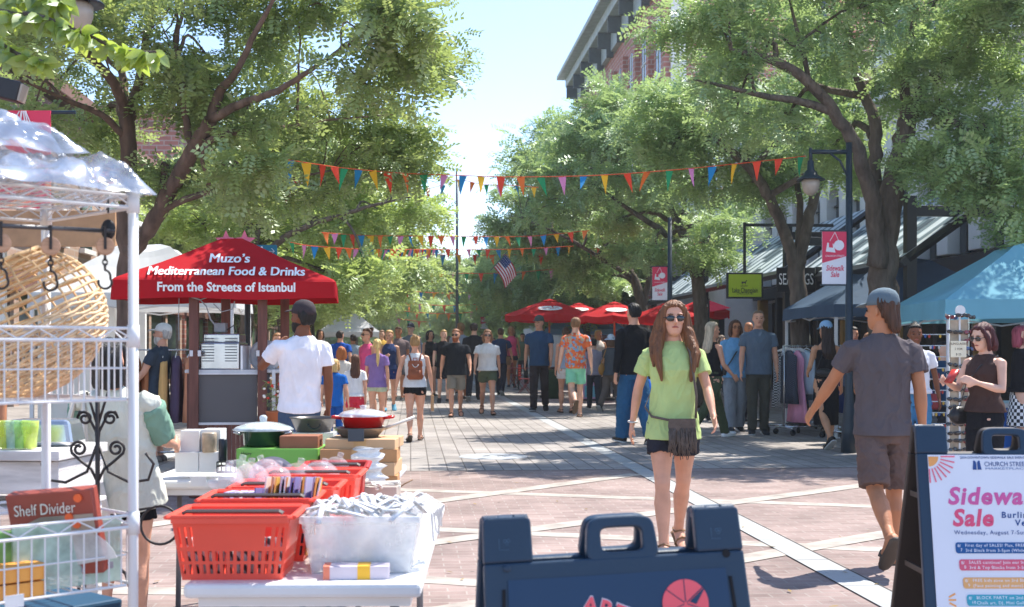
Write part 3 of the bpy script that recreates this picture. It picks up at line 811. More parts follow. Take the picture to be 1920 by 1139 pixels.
def person(key, label, px, ytop, yfeet, face, d=None, fem=False, tone="fair", hair=("short", "4A3020"), top=("tee", "FFFFFF"), bottom=("shorts", "202020"),
           shoe=("shoe", "1A1A1A"), stride=0.0, legs=None, arms=None, cap=None, glasses=False, sun_glasses=False, vox=0.013, wide=1.0, lean=0.0, turn=0.0, group=None, beard=None, topmat=None, botmat=None,
           hat_h=0.0, hips=1.0, xoff=0.0, zlift=0.0, fold=0.006, nod=0.0, hturn=None, sleeve=None):
    d = d or HC * F / (yfeet - HZ)
    s = ((yfeet - ytop) / F * d - hat_h) / 1.75
    X = (px - 960) / F * d
    root = thing("person", label, "person", (X + xoff, d, zlift), R(face), group)
    root.scale = (s, s, s)
    hipz = 0.91; sh_w = (0.165 if fem else 0.19) * wide; hip_w = 0.085
    # legs: (thigh swing, knee bend) right then left, degrees, forward positive
    if legs is None: legs = ((stride, max(4, -stride * 0.3)), (-stride, stride * 1.1 + 4)) if stride >= 0 else ((stride, -stride * 1.1 + 4), (-stride, 4))
    if arms is None:
        e1, e2 = random.choice(((14, 14), (18, 30), (12, 75), (60, 16), (24, 20), (35, 35))) if group else (14, 18)
        arms = ((-stride * 1.3, random.uniform(6, 14), e1, e1 * .2), (stride * 1.3, random.uniform(6, 14), e2, e2 * .2))
    J = {}
    low = 9
    for sd, side in ((-1, 0), (1, 1)):
        a, k = R(legs[side][0]), R(legs[side][1])
        hip = Vector((sd * hip_w, 0, hipz))
        knee = hip + Vector((sd * 0.006, -math.sin(a) * 0.43, -math.cos(a) * 0.43))
        b_ = a - k
        ank = knee + Vector((0, -math.sin(b_) * 0.41, -math.cos(b_) * 0.41))
        p = max(-0.25, min(1.1, -b_ * 0.95)) if b_ < 0 else -b_ * 0.6
        f = Vector((0, -math.cos(p), -math.sin(p))); u = Vector((0, -math.sin(p), math.cos(p)))
        f = Matrix.Rotation(R(8) * sd, 3, 'Z') @ f
        J[side] = (hip, knee, ank, f, u)
        for q in (ank - u * 0.075 - f * 0.055, ank - u * 0.075 + f * 0.17): low = min(low, q.z)
    dz = Vector((0, 0, -low))
    hz = Vector((0, 0, hipz)) + dz
    LR = Matrix.Rotation(R(lean), 3, 'X') @ Matrix.Rotation(R(turn), 3, 'Z')
    def up(p): return LR @ (Vector(p) - Vector((0, 0, hipz))) + hz      # upper body point
    def upmb(mb): mb.v = [tuple(up(v)) for v in mb.v]; return mb
    fine = vox < 0.008; kind0 = top[0]
    # ---- body
    body = MB()
    if fem:
        tr = [(0.80, 0, .005, .13, .1), (0.88, 0, .005, .149 * hips, .108), (0.98, 0, 0, .136 * hips, .099), (1.08, 0, 0, .118 * wide, .088), (1.2, 0, -.004, .13 * wide, .1), (1.29, 0, -.018, .145 * wide, .118), (1.37, 0, -.008, .148 * wide, .096), (1.425, 0, .008, .12 * wide, .072), (1.475, 0, .015, .07, .055), (1.53, 0, .01, .05, .052), (1.6, 0, -.005, .05, .055)]
    else:
        tr = [(0.80, 0, .005, .13, .1), (0.88, 0, .005, .15, .11), (0.98, 0, 0, .148 * wide, .108), (1.08, 0, 0, .145 * wide, .104), (1.2, 0, 0, .157 * wide, .112), (1.31, 0, -.005, .175 * wide, .118), (1.38, 0, 0, .168 * wide, .1), (1.43, 0, .008, .13 * wide, .076), (1.48, 0, .015, .08, .06), (1.53, 0, .01, .058, .06), (1.6, 0, -.005, .056, .06)]
    tor = MB().rings(tr, 20); upmb(tor); body.add(tor.v, tor.f)
    if hturn is None: hturn = random.uniform(-22, 22) if vox > .012 else 0
    NR = Matrix.Rotation(R(hturn), 3, 'Z') @ Matrix.Rotation(R(nod), 3, 'X')
    npv = Vector((0, 0.01, 1.53))
    hd = MB()
    hd.rings([(1.515, 0, -.052, .022, .022), (1.53, 0, -.05, .04, .042), (1.555, 0, -.035, .055, .062), (1.59, 0, -.014, .066, .083), (1.625, 0, -.002, .072, .094), (1.66, 0, .003, .075, .099), (1.69, 0, .005, .073, .097), (1.715, 0, .008, .064, .086), (1.735, 0, .01, .046, .064), (1.748, 0, .012, .02, .03)], 22)
    hd.tube([(0, -.093, 1.655), (0, -.108, 1.632), (0, -.118, 1.612), (0, -.098, 1.602)], [.009, .011, .016, .012], 8)
    for sd in (-1, 1):
        hd.ell((sd * .077, .012, 1.632), (.011, .02, .032), 8, 6, Matrix.Rotation(R(-20 * sd), 3, 'Z'))
        hd.ell((sd * .033, -.078, 1.668), (.028, .016, .009), 8, 6)          # brow ridge
        hd.ell((sd * .042, -.066, 1.615), (.024, .022, .02), 8, 6)           # cheek
    hd.ell((0, -.088, 1.572), (.024, .012, .012), 8, 6); hd.ell((0, -.083, 1.543), (.02, .016, .014), 8, 6)
    def head(p): return up(NR @ (Vector(p) - npv) + npv)
    hv = [head(v) for v in hd.v]; body.add(hv, hd.f)
    A = {}
    for sd, side in ((-1, 0), (1, 1)):
        hip, knee, ank, f, u = [J[side][0] + dz, J[side][1] + dz, J[side][2] + dz, J[side][3], J[side][4]]
        sh = (knee - ank).normalized(); back = Vector((0, 1, 0))
        tw = (1.1 if fem else 1.0) * (0.85 + 0.15 * wide)
        body.tube([hip + Vector((-sd * .012, .01, .06)), hip + Vector((0, .004, -.05)), hip.lerp(knee, .45), hip.lerp(knee, .85), knee + Vector((0, -.006, 0)), knee.lerp(ank, .12), knee.lerp(ank, .32) + back * .016, knee.lerp(ank, .55) + back * .01, knee.lerp(ank, .82), ank],
                  [.085 * tw, .09 * tw, .076 * tw, .058, .054, .05, .056 * (1.05 if fem else 1), .05, .036, .037], 14)
        foot = [(-.065, -.045, .018, .02), (-.045, -.04, .034, .035), (0, -.03, .038, .045), (.05, -.042, .04, .033), (.1, -.052, .046, .022), (.15, -.058, .042, .016), (.185, -.06, .022, .011)]
        side_v = f.cross(u)
        body.loft([[ank + f * a0 + u * (b0 + math.sin(t) * rz) + side_v * (math.cos(t) * rx) for t in np.linspace(0, 2 * math.pi, 13)[:-1]] for a0, b0, rx, rz in foot])
        # arms
        fw, outw, el, inw = [R(q) for q in arms[side]]
        S = Vector((sd * sh_w, .008, 1.415))
        dirv = Matrix.Rotation(sd * -outw, 3, 'Y') @ Vector((0, -math.sin(fw), -math.cos(fw)))
        E = S + dirv * .285
        fd = Vector((0, -math.sin(fw + el), -math.cos(fw + el))); fd = Matrix.Rotation(sd * -outw * 0.6, 3, 'Y') @ fd
        fd = Matrix.Rotation(-sd * inw, 3, 'Z') @ fd
        H = E + fd * .255
        aw = (.86 if fem else 1.0) * (0.7 + 0.3 * wide)
        body.tube([up(S + Vector((-sd * .04, 0, -.012))), up(S + dirv * .03), up(S.lerp(E, .35)), up(S.lerp(E, .75)), up(E), up(E.lerp(H, .18)), up(E.lerp(H, .4)), up(E.lerp(H, .8)), up(H)],
                  [(.05 if kind0 in ("tank", "strap", "dress", "none") else .042) * aw, (.054 if kind0 in ("tank", "strap", "dress", "none") else .045) * aw, .047 * aw, .043 * aw, .04 * aw, .042 * aw, .04 * aw, .028 * aw, .026 * aw], 12)
        # hand: palm, four fingers, thumb
        inn = Vector((-sd, 0, 0)); inn = (inn - fd * inn.dot(fd)).normalized(); wv = fd.cross(inn).normalized()
        if wv.y > 0: wv = -wv                                                # thumb side points forward
        pal = [up(H - fd * .01), up(H + fd * .02), up(H + fd * .06), up(H + fd * .092)]
        wr = LR @ wv; ir = LR @ inn; fr = LR @ fd
        body.loft([[c + wr * (math.cos(t) * rw) + ir * (math.sin(t) * ri) for t in np.linspace(0, 2 * math.pi, 11)[:-1]] for c, rw, ri in zip(pal, (.024, .033, .041, .039), (.02, .017, .015, .012))])
        hs = 1.0 if fine else 1.25
        for q, (off, ln, cu) in enumerate(((.031, .066, .35), (.0105, .076, .45), (-.0105, .071, .55), (-.031, .056, .65))):
            p0 = up(H + fd * .085) + wr * off
            d1 = (fr * math.cos(cu * .5) + ir * math.sin(cu * .5)).normalized(); d2 = (fr * math.cos(cu * 1.6) + ir * math.sin(cu * 1.6)).normalized()
            p1 = p0 + d1 * ln * .52; p2 = p1 + d2 * ln * .5
            body.tube([p0 - fr * .02, p0, p1, p2], [.0088 * hs, .0088 * hs, .008 * hs, .0065 * hs], 8)
        t0 = up(H + fd * .025) + wr * .026
        t1 = t0 + (wr * .7 + fr * .75 + ir * .25) * .036; t2 = t1 + (fr * .95 + ir * .4 + wr * .15) * .034
        body.tube([t0 - wr * .012, t0, t1, t2], [.012 * hs, .0115 * hs, .0098 * hs, .0075 * hs], 8)
        A[side] = (S, E, H, dirv, fd, up(H + fd * .09))
    link("body", organic(body, vox, 3), skin(tone), root, True)
    # ---- face
    if hair[0] != "nohead":
        for sd in (-1, 1):
            e = MB().ell((0, 0, 0), (.0125, .006, .0065), 8, 6); q = e.build("eye", m_eye, root, True); q.location = head((sd * .031, -.0885, 1.64)); q.rotation_euler = (NR @ LR).to_euler()
            b_ = MB().tube([head((sd * .014, -.098, 1.664)), head((sd * .034, -.097, 1.668)), head((sd * .052, -.084, 1.662))], [.003, .0042, .0025], 6); b_.build("eyebrow", hairmat(hair[1]), root, True)
        MB().tube([head((-.022, -.094, 1.576)), head((-.008, -.1015, 1.579)), head((.008, -.1015, 1.579)), head((.022, -.094, 1.576))], [(.003, .003), (.0065, .006), (.0065, .006), (.003, .003)], 8).build("lips", m_lip, root, True)
    # ---- hair
    hs, hc = hair[0], hair[1]
    hm = MB()
    if hs not in ("none", "nohead"):
        def ring(z, rx, yf, yb): return (z, 0, (yf + yb) / 2, rx, (yb - yf) / 2)
        k = {"buzz": 0.94}.get(hs, 1.0)
        rs = [ring(1.585, .06, .035, .1), ring(1.61, .077 * k, .018, .108 * k), ring(1.65, .084 * k, .004, .114 * k), ring(1.675, .085 * k, -.012, .117 * k), ring(1.70, .082 * k, -.045 * k, .113 * k), ring(1.722, .075 * k, -.084 * k, .105 * k), ring(1.738, .065 * k, -.078 * k, .095 * k), ring(1.752, .048, -.06, .078), ring(1.766 if hs != "buzz" else 1.756, .015, -.018, .04)]
        hm.rings(rs, 22)
        if hs in ("long", "longfront"):
            ln = hair[2] if len(hair) > 2 else 0.34
            z1 = 1.60 - ln
            hm.rings([(1.68, 0, .05, .082, .06), (1.60, 0, .058, .084, .055), (1.5, 0, .075, .092, .05), (1.42, 0, .088, .105, .05), ((1.42 + z1) / 2, 0, .105, .098, .045), (z1 + .03, 0, .105, .08, .034), (z1, 0, .1, .055, .02)], 20)
            if hs == "longfront":
                for sd in (-1, 1):
                    hm.tube([(sd * .05, -.05, 1.725), (sd * .08, -.035, 1.66), (sd * .094, -.025, 1.58), (sd * .108, -.06, 1.48), (sd * .122, -.11, 1.38), (sd * .112, -.135, 1.28), (sd * .10, -.135, 1.2)], [(.02, .022), (.022, .036), (.026, .046), (.044, .036), (.056, .028), (.042, .02), (.014, .01)], 10)
                    hm.tube([(sd * .06, -.03, 1.70), (sd * .1, .0, 1.6), (sd * .13, -.02, 1.48), (sd * .155, -.07, 1.38), (sd * .15, -.09, 1.3)], [(.02, .03), (.022, .04), (.03, .04), (.03, .024), (.012, .01)], 10)
        elif hs == "pony":
            hm.tube([(0, .09, 1.71), (0, .15, 1.70), (0, .17, 1.6), (0, .16, 1.48), (0, .145, 1.33), (0, .14, 1.22)], [.025, .03, .032, .032, .026, .01], 10)
        elif hs == "bun":
            hm.ell((0, .09, 1.735), (.048, .046, .045)); hm.ell((0.02, .10, 1.75), (.034, .034, .034))
        elif hs == "bob":
            hm.rings([(1.68, 0, .045, .088, .065), (1.6, 0, .05, .098, .065), (1.54, 0, .055, .1, .06), (1.49, 0, .06, .085, .045)], 20)
            for sd in (-1, 1): hm.tube([(sd * .055, -.045, 1.72), (sd * .084, -.035, 1.64), (sd * .09, -.03, 1.56), (sd * .08, -.03, 1.51)], [.02, .024, .026, .014], 8)
        elif hs == "mullet":
            hm.rings([(1.66, 0, .055, .08, .06), (1.61, 0, .07, .072, .05), (1.57, 0, .085, .058, .045), (1.53, 0, .10, .042, .036), (1.495, 0, .108, .02, .02)], 18)
        hm.v = [tuple(head(v)) for v in hm.v]
        sd_ = random.random() * 9
        def strands(co):
            a = np.arctan2(co[:, 0], co[:, 1]); n1 = pynoise(co, 16, 16, 3, sd_)
            return 0.0045 * np.sin(a * 19 + n1 * 7) + 0.007 * n1
        link("hair", organic(hm, min(vox, .009), 3, strands if hs != "buzz" else None), hairmat(hc), root, True)
    if beard:
        bm_ = MB(); bm_.rings([(1.495, 0, -.05, .03, .025), (1.52, 0, -.052, .05, .046), (1.56, 0, -.035, .064, .07), (1.595, 0, -.012, .071, .084), (1.60, 0, .0, .07, .07)], 18)
        bm_.v = [tuple(head(v)) for v in bm_.v]
        link("beard", organic(bm_, .01, 2), hairmat(beard), root, True)
    # ---- top
    kind, tc = top[0], top[1]
    tmat = topmat or cloth(tc)
    if kind != "none":
        t = MB(); hem = top[2] if len(top) > 2 else {"tee": .84, "long": .85, "tank": .9, "crop": 1.0, "dress": .5, "strap": .95}[kind]
        sf = {"tee": .62, "long": 1.0, "tank": 0, "crop": .5, "dress": 0, "strap": 0}[kind]
        if kind in ("dress",):
            rs = [(hem, 0, .01, .17 * hips, .15), ((hem + .9) / 2, 0, .01, .178 * hips, .145), (.9, 0, .008, .172 * hips, .13), (1.0, 0, .004, .155 * hips, .118), (1.09, 0, 0, .128 * wide, .1), (1.2, 0, 0, .14 * wide, .112), (1.29, 0, -.015, .155 * wide, .13), (1.36, 0, -.008, .158 * wide, .112), (1.375, 0, 0, .15 * wide, .1)]
        elif kind in ("strap", "tank"):
            rs = [(hem, 0, .004, (.18 * hips if fem else .18) * (.5 + .5 * wide), .15), (1.0, 0, 0, .158 * wide * hips, .12), (1.09, 0, 0, .136 * wide, .106), (1.2, 0, -.003, .148 * wide, .115), (1.29, 0, -.015, .16 * wide, .132), (1.37, 0, -.005, .16 * wide, .112), (1.43, 0, .006, .115 * wide, .085), (1.47, 0, .014, .085, .062)]
        elif fem:
            rs = [(hem, 0, .004, .195 * hips * wide, .188), (hem + .06, 0, .004, .188 * hips * wide, .17), (.95, 0, .002, .176 * hips * wide, .138), (1.06, 0, 0, .163 * wide, .126), (1.18, 0, -.002, .16 * wide, .126), (1.28, 0, -.02, .168 * wide, .142), (1.36, 0, -.008, .17 * wide, .122), (1.42, 0, .006, .155 * wide, .095), (1.462, 0, .014, .1, .07), (1.485, 0, .014, .062, .058)]
        else:
            rs = [(hem, 0, .004, .19 * wide, .158), (hem + .05, 0, .004, .187 * wide, .15), (.95, 0, .002, .18 * wide, .136), (1.06, 0, 0, .175 * wide, .13), (1.18, 0, 0, .18 * wide, .132), (1.3, 0, -.004, .194 * wide, .136), (1.38, 0, 0, .196 * wide, .122), (1.43, 0, .006, .17 * wide, .098), (1.467, 0, .014, .105, .075), (1.492, 0, .014, .07, .066)]
        t.rings(rs, 24); upmb(t)
        if sf:
            for sd, side in ((-1, 0), (1, 1)):
                S, E, H, dirv, fd, _ = A[side]
                fq = .9 if fem else 1; pts = [S + Vector((-sd * .07, 0, -.03)), S + Vector((-sd * .025, 0, -.022)), S + dirv * .035, S + dirv * .09, S.lerp(E, min(1, sf))]; rd = [.05, .06, .064 * fq, .066 * fq, .071 * fq]
                if kind == "long": pts += [E, E.lerp(H, .5), H]; rd = [.05, .058, .06, .06, .055, .054, .046, .036]
                t.tube([up(p) for p in pts], [q * (0.8 + .2 * wide) for q in rd], 14)
        if sleeve:
            for sd, side in ((-1, 0), (1, 1)):
                S, E, H, dirv, fd, _ = A[side]
                sm_ = MB().tube([up(S + dirv * .05), up(S.lerp(E, .5)), up(S.lerp(E, .97))], [.074, .078, .076], 14)
                link("sleeve", organic(sm_, .009, 3, fabric_fold(fold, 3 + side)), cloth(sleeve), root, True)
        link({"dress": "dress"}.get(kind, "shirt"), organic(t, max(.006, vox * .85), 4, fabric_fold(fold, random.random() * 20, zlo=hem + dz.z)), tmat, root, True)
    # ---- bottom
    bk = bottom[0]
    if bk != "none":
        bmm = botmat or cloth(bottom[1]); b = MB()
        hp = hips if fem else 1.0
        if bk == "skirt":
            he = bottom[2] if len(bottom) > 2 else .5
            b.rings([(he, 0, .01, .2, .17), ((he + .95) / 2, 0, .01, .185, .15), (.93, 0, .006, .165 * hp, .125), (1.02, 0, 0, .15 * hp, .112)], 24)
            b.v = [(v[0], v[1], v[2] + dz.z) for v in b.v]
        else:
            zt_ = 1.03 if kind == "none" or (kind in ("strap", "crop")) else (len(top) > 2 and top[2] or .86) + .07
            wq = hp * (.6 + .4 * wide)
            b.rings([(.79, 0, .006, .14, .112), (min(.87, zt_ - .05), 0, .008, .164 * wq, .122), (zt_ - .025, 0, .006, .155 * wq, .116), (zt_, 0, .002, .14 * wq, .104)], 24)
            b.v = [(v[0], v[1], v[2] + dz.z) for v in b.v]
            ext = bottom[2] if len(bottom) > 2 else {"shorts": .72, "short": .3, "pants": 2, "wide": 2}[bk]
            for side in (0, 1):
                hip, knee, ank = J[side][0] + dz, J[side][1] + dz, J[side][2] + dz
                tw = (1.1 if fem else 1.0) * (0.85 + .15 * wide)
                pts = [hip + Vector((0, .006, .05)), hip + Vector((0, .004, -.05))]; rd = [.080 * tw, .092 * tw]
                if ext <= 1:
                    pts += [hip.lerp(knee, ext * .6), hip.lerp(knee, ext)]; rd += [.097 * tw if bk == "short" else .1, .096 * tw if bk == "short" else .1]
                else:
                    w_ = 1.3 if bk == "wide" else 1.0
                    pts += [hip.lerp(knee, .5), hip.lerp(knee, .9), knee.lerp(ank, .25), knee.lerp(ank, .7), ank + Vector((0, 0, -.025))]; rd += [.09 * tw * (w_ + 1) / 2, .078 * w_, .074 * w_, .069 * w_, .066 * w_]
                b.tube(pts, rd, 14)
        link({"skirt": "skirt", "pants": "trousers", "wide": "trousers"}.get(bk, "shorts"), organic(b, max(.006, vox * .85), 3, fabric_fold(fold * .9, random.random() * 20, 10, 7)), bmm, root, True)
    # ---- shoes
    sk, sc = shoe
    for side in (0, 1):
        ank, f, u = J[side][2] + dz, J[side][3], J[side][4]; sv = f.cross(u)
        if sk == "shoe":
            prof = [(-.078, -.05, .025, .028), (-.055, -.038, .04, .042), (0, -.028, .045, .052), (.05, -.042, .048, .038), (.1, -.052, .053, .028), (.16, -.058, .05, .022), (.2, -.062, .028, .016)]
            m = MB().loft([[ank + f * a0 + u * (b0 + max(-.9, math.sin(t_)) * rz) + sv * (math.cos(t_) * rx) for t_ in np.linspace(0, 2 * math.pi, 15)[:-1]] for a0, b0, rx, rz in prof])
            q = m.build("shoe", M("shoe_" + sc, sc, .6, var=.15), root, True)
            if len(shoe) and sc in ("FFFFFF", "20242A", "1A1A1A"):
                m = MB().loft([[ank + f * a0 + u * (-.083 + (.012 if t_ > math.pi else -.004)) + sv * (math.cos(t_) * rx) + f * 0 for t_ in np.linspace(0, 2 * math.pi, 13)[:-1]] for a0, rx in ((-.08, .02), (-.06, .043), (.05, .05), (.12, .055), (.19, .04), (.205, .015))])
                m.build("sole", M("white_sole", (.6, .6, .58), .7), q, True)
        else:
            m = MB().loft([[ank + f * a0 + u * (-.078 + math.sin(t_) * .011) + sv * (math.cos(t_) * rx) for t_ in np.linspace(0, 2 * math.pi, 13)[:-1]] for a0, rx in ((-.08, .02), (-.06, .04), (.02, .042), (.1, .05), (.16, .047), (.2, .03), (.208, .01))])
            q = m.build("sandal", M("sandal_" + sc, sc, .7, var=.15), root, True)
            sm = MB().tube([ank + f * .1 + sv * .05 - u * .07, ank + f * .095 + sv * .03 - u * .03, ank + f * .09 - u * .02, ank + f * .095 - sv * .03 - u * .03, ank + f * .1 - sv * .05 - u * .07], [(.014, .006)] * 5, 8)
            if sk == "sandal": sm.tube([ank - f * .045 + sv * .03 - u * .03, ank - f * .06 - u * .02, ank - f * .045 - sv * .03 - u * .03, ank + f * .03 - sv * .04 - u * .01, ank + f * .04 - u * -.004, ank + f * .03 + sv * .04 - u * .01, ank - f * .045 + sv * .03 - u * .03], .006, 6)
            sm.build("strap", M("sandal_" + sc, sc, .7), q, True)
    # ---- hat, glasses
    if cap:
        cc = cap[0]; cm = MB()
        cm.rings([(1.672, 0, .008, .086, .11), (1.70, 0, .01, .087, .111), (1.735, 0, .012, .08, .102), (1.765, 0, .014, .06, .078), (1.782, 0, .014, .03, .04), (1.786, 0, .014, .008, .01)], 22)
        cm.v = [tuple(head(v)) for v in cm.v]
        h_ = cm.build("cap", M("cap_" + cc, cc, .85, var=.12, bump=.2), root, True)
        br = MB()
        if len(cap) > 1 and cap[1] == "sun":
            br.lathe([(.08, 1.69), (.13, 1.672), (.165, 1.655), (.165, 1.651), (.13, 1.668), (.08, 1.684)], (0, .01, 0), 24)
        else:
            rows = []
            for fy, wx, zz in ((-.085, .072, 1.69), (-.12, .074, 1.685), (-.155, .064, 1.676), (-.178, .035, 1.67)):
                rows.append([Vector((wx * math.cos(t_), fy - .012 * (1 - abs(math.cos(t_))) , zz + .005 * math.sin(t_) - .012 * math.cos(t_) ** 2)) for t_ in np.linspace(0, 2 * math.pi, 13)[:-1]])
            br.loft(rows)
        br.v = [tuple(head(v)) for v in br.v]
        br.build("brim", M("cap_" + (cap[2] if len(cap) > 2 else cc), cap[2] if len(cap) > 2 else cc, .85), h_, True)
    if glasses or sun_glasses:
        g = MB()
        if sun_glasses:
            for sd in (-1, 1): g.ell((sd * .033, -.099, 1.638), (.03, .008, .022), 14, 8, Matrix.Rotation(R(8 * sd), 3, 'Z'))
        else:
            for sd in (-1, 1): g.tube([(sd * .033 + .025 * math.cos(q), -.101, 1.638 + .018 * math.sin(q)) for q in np.linspace(0, 2 * math.pi, 13)], .003, 5)
        g.tube([(-.01, -.108, 1.645), (.01, -.108, 1.645)], .004, 6)
        for sd in (-1, 1): g.tube([(sd * .062, -.092, 1.645), (sd * .078, -.05, 1.642), (sd * .081, .01, 1.64)], .003, 5)
        g.v = [tuple(head(v)) for v in g.v]
        g.build("sunglasses" if sun_glasses else "glasses", m_lens, root, True)
    root["_"] = 0; del root["_"]
    PEOPLE[key] = dict(root=root, s=s, up=up, head=head, A=A, J=J, dz=dz, H=[A[0][5], A[1][5]])
    return root

def held(key, name, label, cat, mb_parts, group=None):
    """a thing carried by a person: its own top-level object, built in the person's frame"""
    r = PEOPLE[key]["root"]
    o = thing(name, label, cat, r.location, r.rotation_euler.z, group); o.scale = r.scale
    for nm, mb, mat in mb_parts: mb.build(nm, mat, o, True)
    return o
# ---- the people of the street -------------------------------------------------
person("green", "woman in a lime green tee and sunglasses walking towards us in mid street", 1262, 570, 1040, 2, fem=True, tone="fair", hair=("longfront", "744A2C", .34), wide=.97, hips=1.05,
       top=("tee", "B9CB84", .80), bottom=("short", "2C2C34", .50), shoe=("sandal", "8A6A4A"), legs=((14, 5), (-16, 12)), arms=((-18, 15, 12, -4), (18, 14, 26, 6)), sun_glasses=True, vox=.0055, fold=.0075)
person("grey", "man in a dark grey tee, brown shorts and grey cap walking away on the right", 1655, 551, 1062, 180, tone="tan", hair=("mullet", "4A2E1E"), wide=1.0, hat_h=.0, turn=2, hturn=36,
       top=("tee", "5E5658", .84), bottom=("shorts", "6B5852", .95), shoe=("slide", "4F463E"), legs=((8, 4), (-20, 32)), arms=((-8, 7, 8, 0), (26, 24, 16, -10)), cap=("5F6F78",), vox=.006, fold=.0085)
person("black", "tall man in a black sweater and wide blue jeans carrying the blue bag", 1188, 573, 832, 200, tone="fair", hair=("short", "14110F"), wide=1.0, top=("long", "17181C", .86), bottom=("wide", "2C5A7E"), shoe=("shoe", "1A1A1A"), stride=-12, arms=((8, 10, 26, 0), (-10, 9, 16, 0)), vox=.009)
person("redbeard", "man with red beard in a black tee and khaki shorts walking towards us", 855, 618, 782, 3, tone="fair", hair=("short", "8A5A38"), beard="9A5228", wide=1.12, top=("tee", "1B2028"), bottom=("shorts", "8B8478", .85), shoe=("sandal", "5A3C2A"), stride=15, sun_glasses=True)
person("whitetee", "woman in a white tee and olive green shorts walking beside the bearded man", 914, 617, 778, 4, fem=True, tone="fair", hair=("bob", "8A6242"), wide=1.14, top=("tee", "E6E4E2", .92), bottom=("short", "55604A", .5), shoe=("sandal", "4A2E22"), stride=-19, sun_glasses=True)
person("backpack", "woman in a white tank top and black shorts walking away with a brown leather backpack", 778, 632, 828, 186, fem=True, tone="fair", hair=("bun", "A58052"), wide=1.15, hips=1.08, top=("tank", "DEE2E4", .9), bottom=("short", "15161A", .3), shoe=("sandal", "4A4038"), stride=13, arms=((-4, 12, 14, 0), (-6, 16, 8, 0)), vox=.010)
person("purple", "girl with a blond ponytail in a purple tee walking away", 707, 640, 808, 182, fem=True, tone="fair", hair=("pony", "D8B878"), top=("tee", "8A6FA8", .82), bottom=("short", "B8C4A8", .4), shoe=("shoe", "C8C0B8"), stride=6)
person("redshorts", "small girl with long brown hair in a white top and red shorts", 666, 669, 832, 184, fem=True, tone="fair", hair=("long", "5A3622", .32), top=("tee", "EDE8E4", .92), bottom=("short", "D83448", .5), shoe=("shoe", "C84858"), stride=5)
person("bluekid", "small blond child in a royal blue shirt and blue trousers beside the cart", 627, 677, 838, 176, tone="fair", hair=("bob", "D2AE74"), top=("tee", "1D63B4", .8), bottom=("pants", "1D5098"), shoe=("shoe", "303848"), stride=4)
person("redhair", "red haired child in a pale top between the blond child and the brown haired girl", 640, 654, 815, 190, fem=True, tone="pale", hair=("bob", "A8602E"), top=("tee", "D8D0C4"), bottom=("short", "9CC8C4", .6), shoe=("shoe", "D8D8D8"), stride=5)
person("vendor", "man in a white tee and dark cap leaning on the red food cart counter", 561, 588, 985, 206, d=10.4, hturn=25, tone="brown", hair=("short", "14100E"), beard="17120F", wide=.97, lean=-9, top=("tee", "F0EDF2", .86), bottom=("pants", "46566C"), shoe=("shoe", "1A1A1A"), legs=((4, 4), (-5, 6)), arms=((-8, 8, 14, 0), (34, 26, 92, 38)), cap=("3A3034",), vox=.009, fold=.007)
person("whitecap", "grey bearded man in a white cap and navy tee standing by the left stalls", 292, 612, 868, 262, tone="fair", hair=("short", "B8B4AE"), beard="C8C2BA", wide=1.15, lean=-7, top=("tee", "3C4652", .86), bottom=("shorts", "B09C88", .9), shoe=("shoe", "6A6058"), arms=((22, 10, 22, 0), (16, 9, 20, 0)), cap=("E2E0DA",), vox=.010)
person("pinktop", "woman in sunglasses and a bright pink top behind the girl in purple", 688, 620, 792, -38, fem=True, tone="fair", hair=("bun", "5A3624"), top=("tank", "E8588C"), bottom=("short", "3C4858", .6), sun_glasses=True, stride=5)
person("navytank", "blond woman in a navy tank top and shorts walking towards us with arm raised", 730, 620, 772, 5, fem=True, tone="fair", hair=("pony", "C8A068"), top=("tank", "2C3C66", .9), bottom=("short", "1E3470", .45), shoe=("shoe", "4A94B4"), stride=15, arms=((8, 10, 95, 30), (-6, 10, 20, 0)))
person("strapboy", "boy in a black tee with a white bag strap behind the bearded man", 832, 622, 756, 8, tone="pale", hair=("short", "C09A60"), top=("tee", "1C1E24"), bottom=("shorts", "22242C", .8), shoe=("shoe", "20242A"), stride=-7)
person("capblue", "man in a cap, blue tee and dark brown trousers walking towards us by the umbrellas", 1011, 595, 772, -6, tone="fair", hair=("short", "4A3426"), wide=1.02, top=("tee", "2E4C6C"), bottom=("pants", "3A3234"), shoe=("shoe", "1A1A1A"), stride=13, cap=("4A5450",))
def tropic():
    m = bpy.data.materials.new("tropical_print"); m.use_nodes = True
    n, l = m.node_tree.nodes, m.node_tree.links; p = n["Principled BSDF"]; p.inputs["Roughness"].default_value = .9
    t = n.new("ShaderNodeTexCoord"); v = n.new("ShaderNodeTexVoronoi"); v.inputs["Scale"].default_value = 26
    r = n.new("ShaderNodeValToRGB"); r.color_ramp.interpolation = 'CONSTANT'
    for pos, c in ((0, "E8743C"), (.42, "7FA8C8"), (.62, "E2603A"), (.8, "C8B090")):
        e = r.color_ramp.elements.new(pos) if pos else r.color_ramp.elements[0]; e.color = srgb(c) + (1,)
    l.new(t.outputs["Object"], v.inputs[0]); s = n.new("ShaderNodeSeparateColor"); l.new(v.outputs["Color"], s.inputs[0]); l.new(s.outputs[0], r.inputs[0]); l.new(r.outputs[0], p.inputs["Base Color"])
    return m
person("tropic", "man in an orange and blue patterned shirt and mint green shorts walking away", 1079, 597, 783, 188, tone="pale", hair=("short", "8A6444"), top=("tee", "E07848", .86), topmat=tropic(), bottom=("shorts", "8CD8B4", .75), shoe=("sandal", "5A4A3A"), legs=((6, 4), (-16, 45)), arms=((-6, 12, 12, 0), (8, 10, 12, 0)), wide=1.02)
